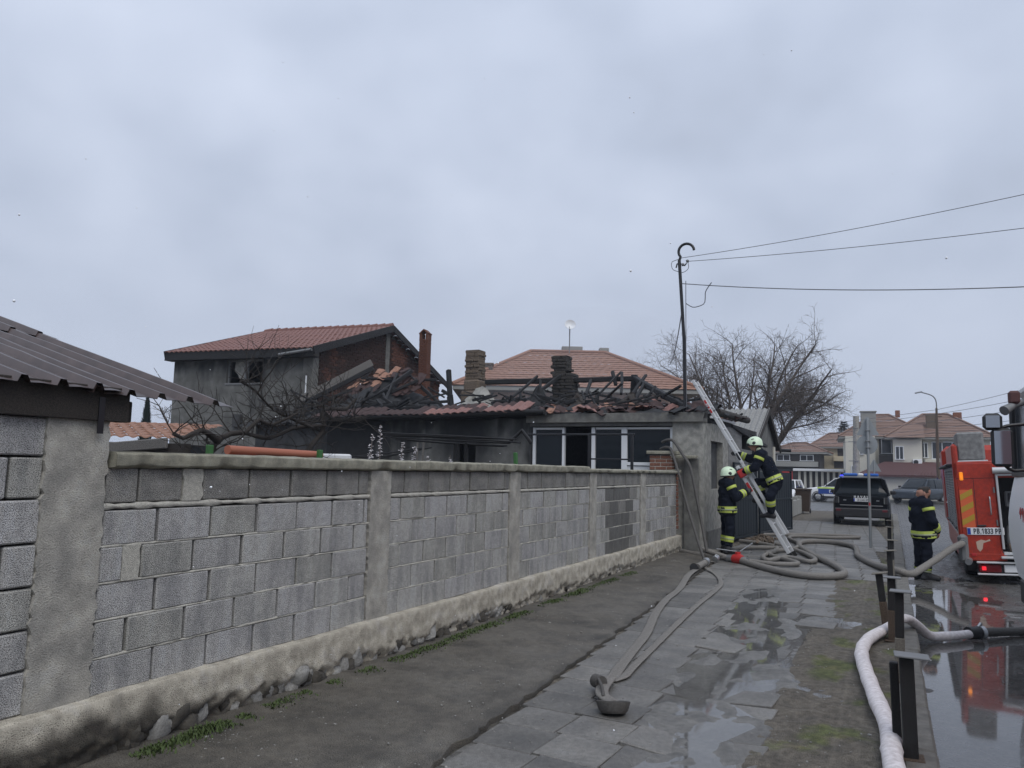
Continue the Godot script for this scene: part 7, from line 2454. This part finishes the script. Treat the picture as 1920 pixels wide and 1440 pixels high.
	# white hose in the foreground
	var wp := [Vector3(0.02, 0.055, -3.6), Vector3(-0.01, 0.06, -4.6), Vector3(-0.04, 0.06, -5.1), Vector3(-0.055, 0.06, -5.6), Vector3(-0.15, 0.06, -6.4), Vector3(-0.245, 0.06, -7.3), Vector3(-0.285, 0.06, -7.95), Vector3(-0.23, 0.06, -8.6), Vector3(-0.06, 0.085, -9.15), Vector3(0.05, 0.13, -9.45), Vector3(0.12, 0.115, -9.6), Vector3(0.22, 0.02, -9.78), Vector3(0.34, -0.10, -9.95), Vector3(0.55, -0.115, -10.15), Vector3(0.82, -0.12, -10.5)]
	hose.call("big white hose curving over the kerb in the foreground", wp, 0.060, M.hose_white, 0.82)
	hose.call("black hose continuing the white hose across the wet road", [Vector3(0.86, -0.115, -10.55), Vector3(1.3, -0.125, -10.95), Vector3(2.4, -0.12, -11.6)], 0.05, M.hose_dark)
	cp = thing("black_coupling", "black and steel coupling between the white hose and the dark hose", "coupling", Vector3(0.83, -0.11, -10.5))
	tb("sleeve", [Vector3(-0.09, 0, 0.09), Vector3(0.02, 0, -0.01)], 0.07, M.black_plastic, cp, 16)
	tb("ring", [Vector3(0.02, 0, -0.01), Vector3(0.06, 0, -0.05)], 0.078, M.steel, cp, 16)
	tb("lug", [Vector3(0.02, 0.06, -0.01), Vector3(0.05, 0.10, -0.04)], 0.02, M.steel, cp, 8)
	# dark hoses hanging over the wall end
	hose.call("thin dark hose hanging down from the brick pier to the ground, left one", [Vector3(-4.35, 2.12, -16.0), Vector3(-4.1, 2.14, -15.8), Vector3(-3.88, 1.75, -15.5), Vector3(-3.6, 1.0, -15.2), Vector3(-3.25, 0.35, -14.6), Vector3(-3.05, 0.06, -14.2)], 0.026, M.hose_dark, 1.0)
	hose.call("thin dark hose arching over the pier and down the house corner, right one", [Vector3(-4.3, 2.26, -15.95), Vector3(-4.05, 2.30, -15.8), Vector3(-3.75, 1.95, -15.6), Vector3(-3.62, 1.75, -15.55), Vector3(-3.48, 1.2, -15.45), Vector3(-3.33, 0.6, -15.3), Vector3(-3.2, 0.13, -15.1)], 0.030, M.hose_dark, 1.0)
	# burnt rubbish by the gate
	var rb := MB.new()
	for i in 60:
		rb.xf = Transform3D(Basis.from_euler(Vector3(rf(0, 6), rf(0, 6), rf(0, 6))), Vector3(-2.85 + rng.randfn(0, 0.16), 0.05 + absf(rng.randfn(0, 0.03)), -19.4 + rng.randfn(0, 0.45)))
		rb.box(Vector3(rf(0.04, 0.14), rf(0.015, 0.05), rf(0.04, 0.12)), Vector3.ZERO, 0.004)
	var heap := obj("rubble_heap", rb, M.brick_old, self)
	tag(heap, "small heap of reddish rubble on the ground by the open gate", "rubble", "", "stuff")
	# kerb posts
	var posts := [[0.06, -5.32, 0.60, 0.078, "black_paint", true, "nearest black square kerb post with a flat grey cap"], [-0.01, -5.42, 0.54, 0.05, "black_paint", false, "thin black post stub leaning against the nearest capped post"],
		[0.02, -7.2, 0.73, 0.07, "peeling", true, "second kerb post, peeling with a flat cap, by the white hose"], [-0.035, -8.9, 0.64, 0.075, "rust", true, "third kerb post, rusty brown below its cap"],
		[-0.09, -9.6, 0.60, 0.075, "rust", true, "fourth kerb post, leaning left with a tilted cap"], [-0.04, -12.3, 0.62, 0.07, "black_paint", true, "fifth kerb post, dark and upright behind the leaning one"],
		[-0.03, -14.3, 0.62, 0.07, "peeling", true, "sixth kerb post, pale, where the thick hose crosses the kerb"], [-0.07, -17.2, 0.66, 0.07, "black_paint", true, "seventh kerb post, dark, nearer than the traffic sign"], [-0.08, -20.2, 0.64, 0.07, "black_paint", true, "farthest kerb post before the black car"]]
	for i in posts.size():
		var q: Array = posts[i]
		var p := thing("kerb_post", q[6], "bollard", Vector3(q[0], -0.02, q[1]), rf(-4, 4), "posts along the kerb")
		if i == 4:
			p.rotation_degrees.z = 6.0
		else:
			p.rotation_degrees.z = rf(-1.5, 1.5)
		var half: float = q[2] * 0.5
		if q[4] == "black_paint":
			bx("shaft", Vector3(q[3], half * 2.0, q[3]), Vector3(0, half, 0), M.post_paint, p, 0.006)
		else:
			bx("shaft", Vector3(q[3], half, q[3]), Vector3(0, half * 0.5, 0), M[q[4]], p, 0.006)
			bx("shaft", Vector3(q[3] - 0.004, half, q[3] - 0.004), Vector3(0, half * 1.5, 0), M.post_paint, p, 0.006)
		bx("base_plate", Vector3(0.14, 0.012, 0.14), Vector3(0, 0.022, 0), M.rust, p, 0.003)
		if q[5]:
			var c := bx("cap", Vector3(0.19 if i == 0 else 0.16, 0.012, 0.14), Vector3(0.03 if i == 0 else 0.01, q[2] + 0.006, 0), M.steel_dull if i < 4 else M.peeling, p, 0.003)
			c.rotation.z = rf(-0.06, 0.06)

func yard() -> void:
	# vine with twisted limbs over the wall
	var v := thing("grape_vine", "gnarled leafless vine with tangled branches rising behind the wall", "vine", Vector3(-6.0, 0, -6.6))
	var r := RandomNumberGenerator.new()
	r.seed = 5
	var W := func(x: float, y: float, z: float): return Vector3(x + 6.0, y, z + 6.6)
	var wb := MB.new()
	var limbs := [[[W.call(-6.1, 0, -6.7), W.call(-6.0, 1.0, -6.8), W.call(-6.0, 1.75, -6.9), W.call(-5.95, 2.05, -7.12), W.call(-6.0, 2.28, -7.15), W.call(-6.0, 2.34, -7.6), W.call(-6.0, 2.46, -7.75)], 0.065],
		[[W.call(-6.1, 0, -5.5), W.call(-6.0, 1.2, -5.5), W.call(-6.0, 1.80, -5.55), W.call(-5.95, 1.95, -5.8), W.call(-6.0, 1.92, -6.3), W.call(-6.0, 2.05, -6.7), W.call(-5.9, 2.10, -7.1)], 0.055],
		[[W.call(-6.0, 1.85, -5.6), W.call(-5.9, 1.95, -5.3), W.call(-5.9, 1.86, -5.1), W.call(-5.9, 1.90, -4.98)], 0.05],
		[[W.call(-6.0, 2.05, -7.1), W.call(-5.9, 2.1, -6.7), W.call(-5.95, 2.22, -6.3), W.call(-5.9, 2.4, -5.95), W.call(-5.85, 2.46, -5.7)], 0.03],
		[[W.call(-5.95, 1.95, -5.9), W.call(-5.9, 2.1, -6.05), W.call(-5.9, 2.05, -6.2), W.call(-5.8, 2.2, -6.5)], 0.032],
		[[W.call(-6.0, 2.28, -7.15), W.call(-6.1, 2.2, -7.5), W.call(-6.0, 2.26, -7.9)], 0.035]]
	for l in limbs:
		var sm := smooth(l[0], 0.1)
		var rs := []
		for i in sm.size():
			rs.append(l[1] * 0.62 * (1.0 - 0.5 * i / sm.size()) * r.randf_range(0.8, 1.25))
		wb.tube(sm, rs, 7)
	obj("limbs", wb, M.bark_dark, v)
	wb = MB.new()
	for l in limbs:
		var sm := smooth(l[0], 0.1)
		for i in range(sm.size() / 3, sm.size()):
			for q in 3:
				if r.randf() < 0.6:
					var d := Vector3(r.randf_range(-0.6, 0.6), r.randf_range(-0.25, 0.9), r.randf_range(-1, 1)).normalized()
					grow(wb, sm[i], d, r.randf_range(0.2, 0.5), 0.008, 6, Vector3(0, 1.9, 0), Vector3(3, 1.2, 3), r)
	obj("twigs", wb, M.bark_dark, v)
	# orange pipe on a rack
	var p := thing("orange_pipe", "orange plastic drain pipe lying level just behind the wall", "pipe", Vector3(-5.5, 0, -5.8))
	tb("pipe", [Vector3(0, 1.765, 0.55), Vector3(0, 1.745, -0.75)], 0.043, M.pipe_orange, p, 14)
	tb("pipe", [Vector3(0.02, 1.66, 0.98), Vector3(0.02, 1.67, 0.2)], 0.045, M.pipe_orange, p, 14)
	for z in [0.85, -0.62]:
		bx("green_post", Vector3(0.05, 1.80, 0.05), Vector3(0.1, 0.90, z), M.green_paint, p, 0.005)
	var ac := thing("air_conditioner_unit", "white outdoor air conditioner unit standing behind the vine", "air conditioner", Vector3(-6.3, 0, -7.5), 35)
	bx("casing", Vector3(0.75, 0.5, 0.28), Vector3(0, 1.53, 0), M.white_paint, ac, 0.02)
	var gb := MB.new()
	gb.xf = Transform3D(Basis(Vector3.RIGHT, PI / 2), Vector3(0.12, 1.53, 0.145))
	gb.lathe([Vector2(0.19, 0), Vector2(0.19, 0.012), Vector2(0.16, 0.006), Vector2(0.001, 0.004)], 20)
	obj("fan_grille", gb, M.black_plastic, ac)
	bx("stand", Vector3(0.7, 1.34, 0.25), Vector3(0, 0.67, 0), M.steel_dull, ac)
	# small sheds and bits at the left behind the wall
	var lt := thing("lean_to", "dark lean-to of boards and sheet just behind the wall at the left", "lean-to", Vector3(-7.1, 0, -6.1))
	bx("wall", Vector3(2.6, 1.85, 0.1), Vector3(-1.2, 0.92, 0), M.wood_dark, lt)
	bx("board", Vector3(1.6, 0.12, 0.04), Vector3(-0.9, 1.8, 0.1), M.wood_grey, lt, 0.01, Vector3(0, 0, 0.06))
	bx("board", Vector3(1.2, 0.1, 0.04), Vector3(-1.4, 1.66, 0.13), M.wood_dark, lt, 0.01, Vector3(0, 0, -0.05))
	bx("drum", Vector3(0.35, 0.35, 0.35), Vector3(-0.1, 1.5, 0.3), M.steel_dull, lt, 0.1)
	# bundle of dark rods on trestles
	var rods := thing("rod_bundle", "bundle of long dark rods and a bent frame carried level behind the wall", "rods", Vector3(-6.4, 0, -11.0))
	for i in 7:
		var y := 2.06 + i * 0.016
		tb("rod", sagline(Vector3(-1.3 - rf(0, 0.2), y + 0.05, 0.05 * i - 0.2), Vector3(1.05 + rf(-0.2, 0.2), y - 0.05 + rf(-0.03, 0.03), 0.05 * i), rf(-0.02, 0.03), 8), 0.014, M.char, rods, 6)
	for i in 4:
		tb("rod", sagline(Vector3(-2.6 - rf(0, 0.5), 1.62 + 0.04 * i, 0.1 * i), Vector3(-0.6 + rf(-0.3, 0.3), 1.95 + rf(-0.03, 0.03), 0.08 * i), 0.03, 8), 0.012, M.char, rods, 6)
	for x in [0.02, 0.18]:
		bx("post", Vector3(0.06, 2.05, 0.06), Vector3(x, 1.02, 0), M.char, rods, 0.01)
	tb("trestle", [Vector3(0.95, 2.05, 0), Vector3(1.18, 2.25, 0), Vector3(1.35, 2.05, 0)], 0.03, M.char, rods, 6)
	bx("green_post", Vector3(0.06, 1.9, 0.06), Vector3(1.13, 0.95, 0.0), M.green_paint, rods, 0.01, Vector3(0, 0, 0.06))
	tb("post", [Vector3(-0.75, 0, 0.1), Vector3(-0.7, 2.05, 0.1)], 0.02, M.wood_grey, rods, 6)
	tb("post", [Vector3(-0.68, 0, 0.1), Vector3(-0.58, 2.05, 0.1)], 0.02, M.wood_grey, rods, 6)
	var fr := thing("metal_frame", "thin black metal frame in front of the white windows", "frame", Vector3(-4.9, 0, -14.0))
	for x in [-0.3, 0.55]:
		bx("post", Vector3(0.05, 2.35, 0.05), Vector3(x, 1.17, 0), M.black_paint, fr, 0.006)
	bx("rail", Vector3(2.2, 0.04, 0.04), Vector3(-0.5, 2.33, 0), M.black_paint, fr, 0.006)
	bx("rail", Vector3(0.85, 0.03, 0.03), Vector3(0.12, 1.86, 0), M.black_paint, fr, 0.006)
	# blossoming almond shoots
	var shoots := [[-6.2, 1.96], [-6.38, 2.06], [-6.72, 1.90], [-6.97, 1.86], [-7.3, 1.76], [-7.75, 1.79]]
	var names := ["leftmost and second tallest", "tallest", "third from the left", "fourth from the left", "fifth from the left", "farthest right"]
	for i in shoots.size():
		var z: float = shoots[i][0]
		var top: float = shoots[i][1]
		var b := thing("blossom_shoot", names[i] + " shoot covered in small white blossoms above the wall", "blossoming shoot", Vector3(-4.6, 0, z), 0, "white blossoming shoots behind the wall")
		var lean: float = r.randf_range(-0.05, 0.05) - (0.06 if i in [2, 3] else 0.0)
		tb("stem", [Vector3(0, 0.2, 0.03 - lean), Vector3(0, 1.5, 0.0), Vector3(0, top, lean)], [0.012, 0.008, 0.004], M.bark, b, 5)
		var fm := MB.new()
		for k in int((top - 1.55) * 150):
			var y := r.randf_range(1.55, top)
			var c := Vector3(r.randfn(0, 0.012), y, lean * (y - 1.5) / (top - 1.5) + r.randfn(0, 0.014))
			for q in 5:
				var a := TAU * q / 5.0 + r.randf() * 2.0
				var d := Vector3(cos(a), r.randf_range(-0.4, 0.5), sin(a)).normalized() * r.randf_range(0.009, 0.016)
				var s := d.cross(Vector3(0.3, 1, 0.2)).normalized() * 0.006
				fm.poly([c, c + d * 0.7 + s, c + d, c + d * 0.7 - s])
		stuff(obj("blossoms", fm, M.blossom, b))
	# thin smoke over the burnt roof
	var fv := FogVolume.new()
	fv.name = "smoke"
	fv.shape = RenderingServer.FOG_VOLUME_SHAPE_ELLIPSOID
	fv.size = Vector3(8.5, 3.6, 3.5)
	var fm2 := FogMaterial.new()
	fm2.density = 0.04
	fm2.albedo = Color(0.86, 0.88, 0.92)
	fv.material = fm2
	add_child(fv)
	fv.position = Vector3(-9.2, 5.0, -22.5)
	tag(fv, "thin pale smoke drifting over the burnt roof", "smoke", "", "stuff")
	# falling snow
	var mm := MultiMesh.new()
	mm.transform_format = MultiMesh.TRANSFORM_3D
	var sb := MB.new()
	sb.lathe([Vector2(0.0005, -0.5), Vector2(0.4, -0.3), Vector2(0.5, 0.0), Vector2(0.4, 0.3), Vector2(0.0005, 0.5)], 8)
	mm.mesh = sb.mesh()
	mm.instance_count = 100
	for i in 100:
		var dist := r.randf_range(1.8, 9.0)
		var a := deg_to_rad(r.randf_range(-6.0, 62.0))
		var sp := Vector3(-sin(a) * dist, 1.65 + dist * r.randf_range(-0.32, 0.55), -cos(a) * dist)
		if sp.x < -3.7:
			sp.x = -3.7 + r.randf_range(0.05, 0.6)
		mm.set_instance_transform(i, Transform3D(Basis.from_euler(Vector3(r.randf() * 3.0, r.randf() * 3.0, r.randf() * 3.0)).scaled(Vector3.ONE * r.randf_range(0.003, 0.008)), sp))
	var mi := MultiMeshInstance3D.new()
	mi.name = "snowflakes"
	mi.multimesh = mm
	mi.material_override = M.snow
	add_child(mi)
	tag(mi, "sparse small snowflakes drifting through the air", "snow", "", "stuff")

func _ready() -> void:
	rng.seed = 20240
	nz.seed = 3
	nz.frequency = 0.03
	nz.fractal_octaves = 3
	sky_and_camera()
	materials()
	ground()
	block_wall()
	near_shed()
	gable_house()
	tall_chimney()
	burnt_house()
	hip_house()
	asbestos_shed()
	gates()
	trees()
	far_houses()
	poles()
	vehicles()
	ladder()
	hoses()
	yard()
	people()
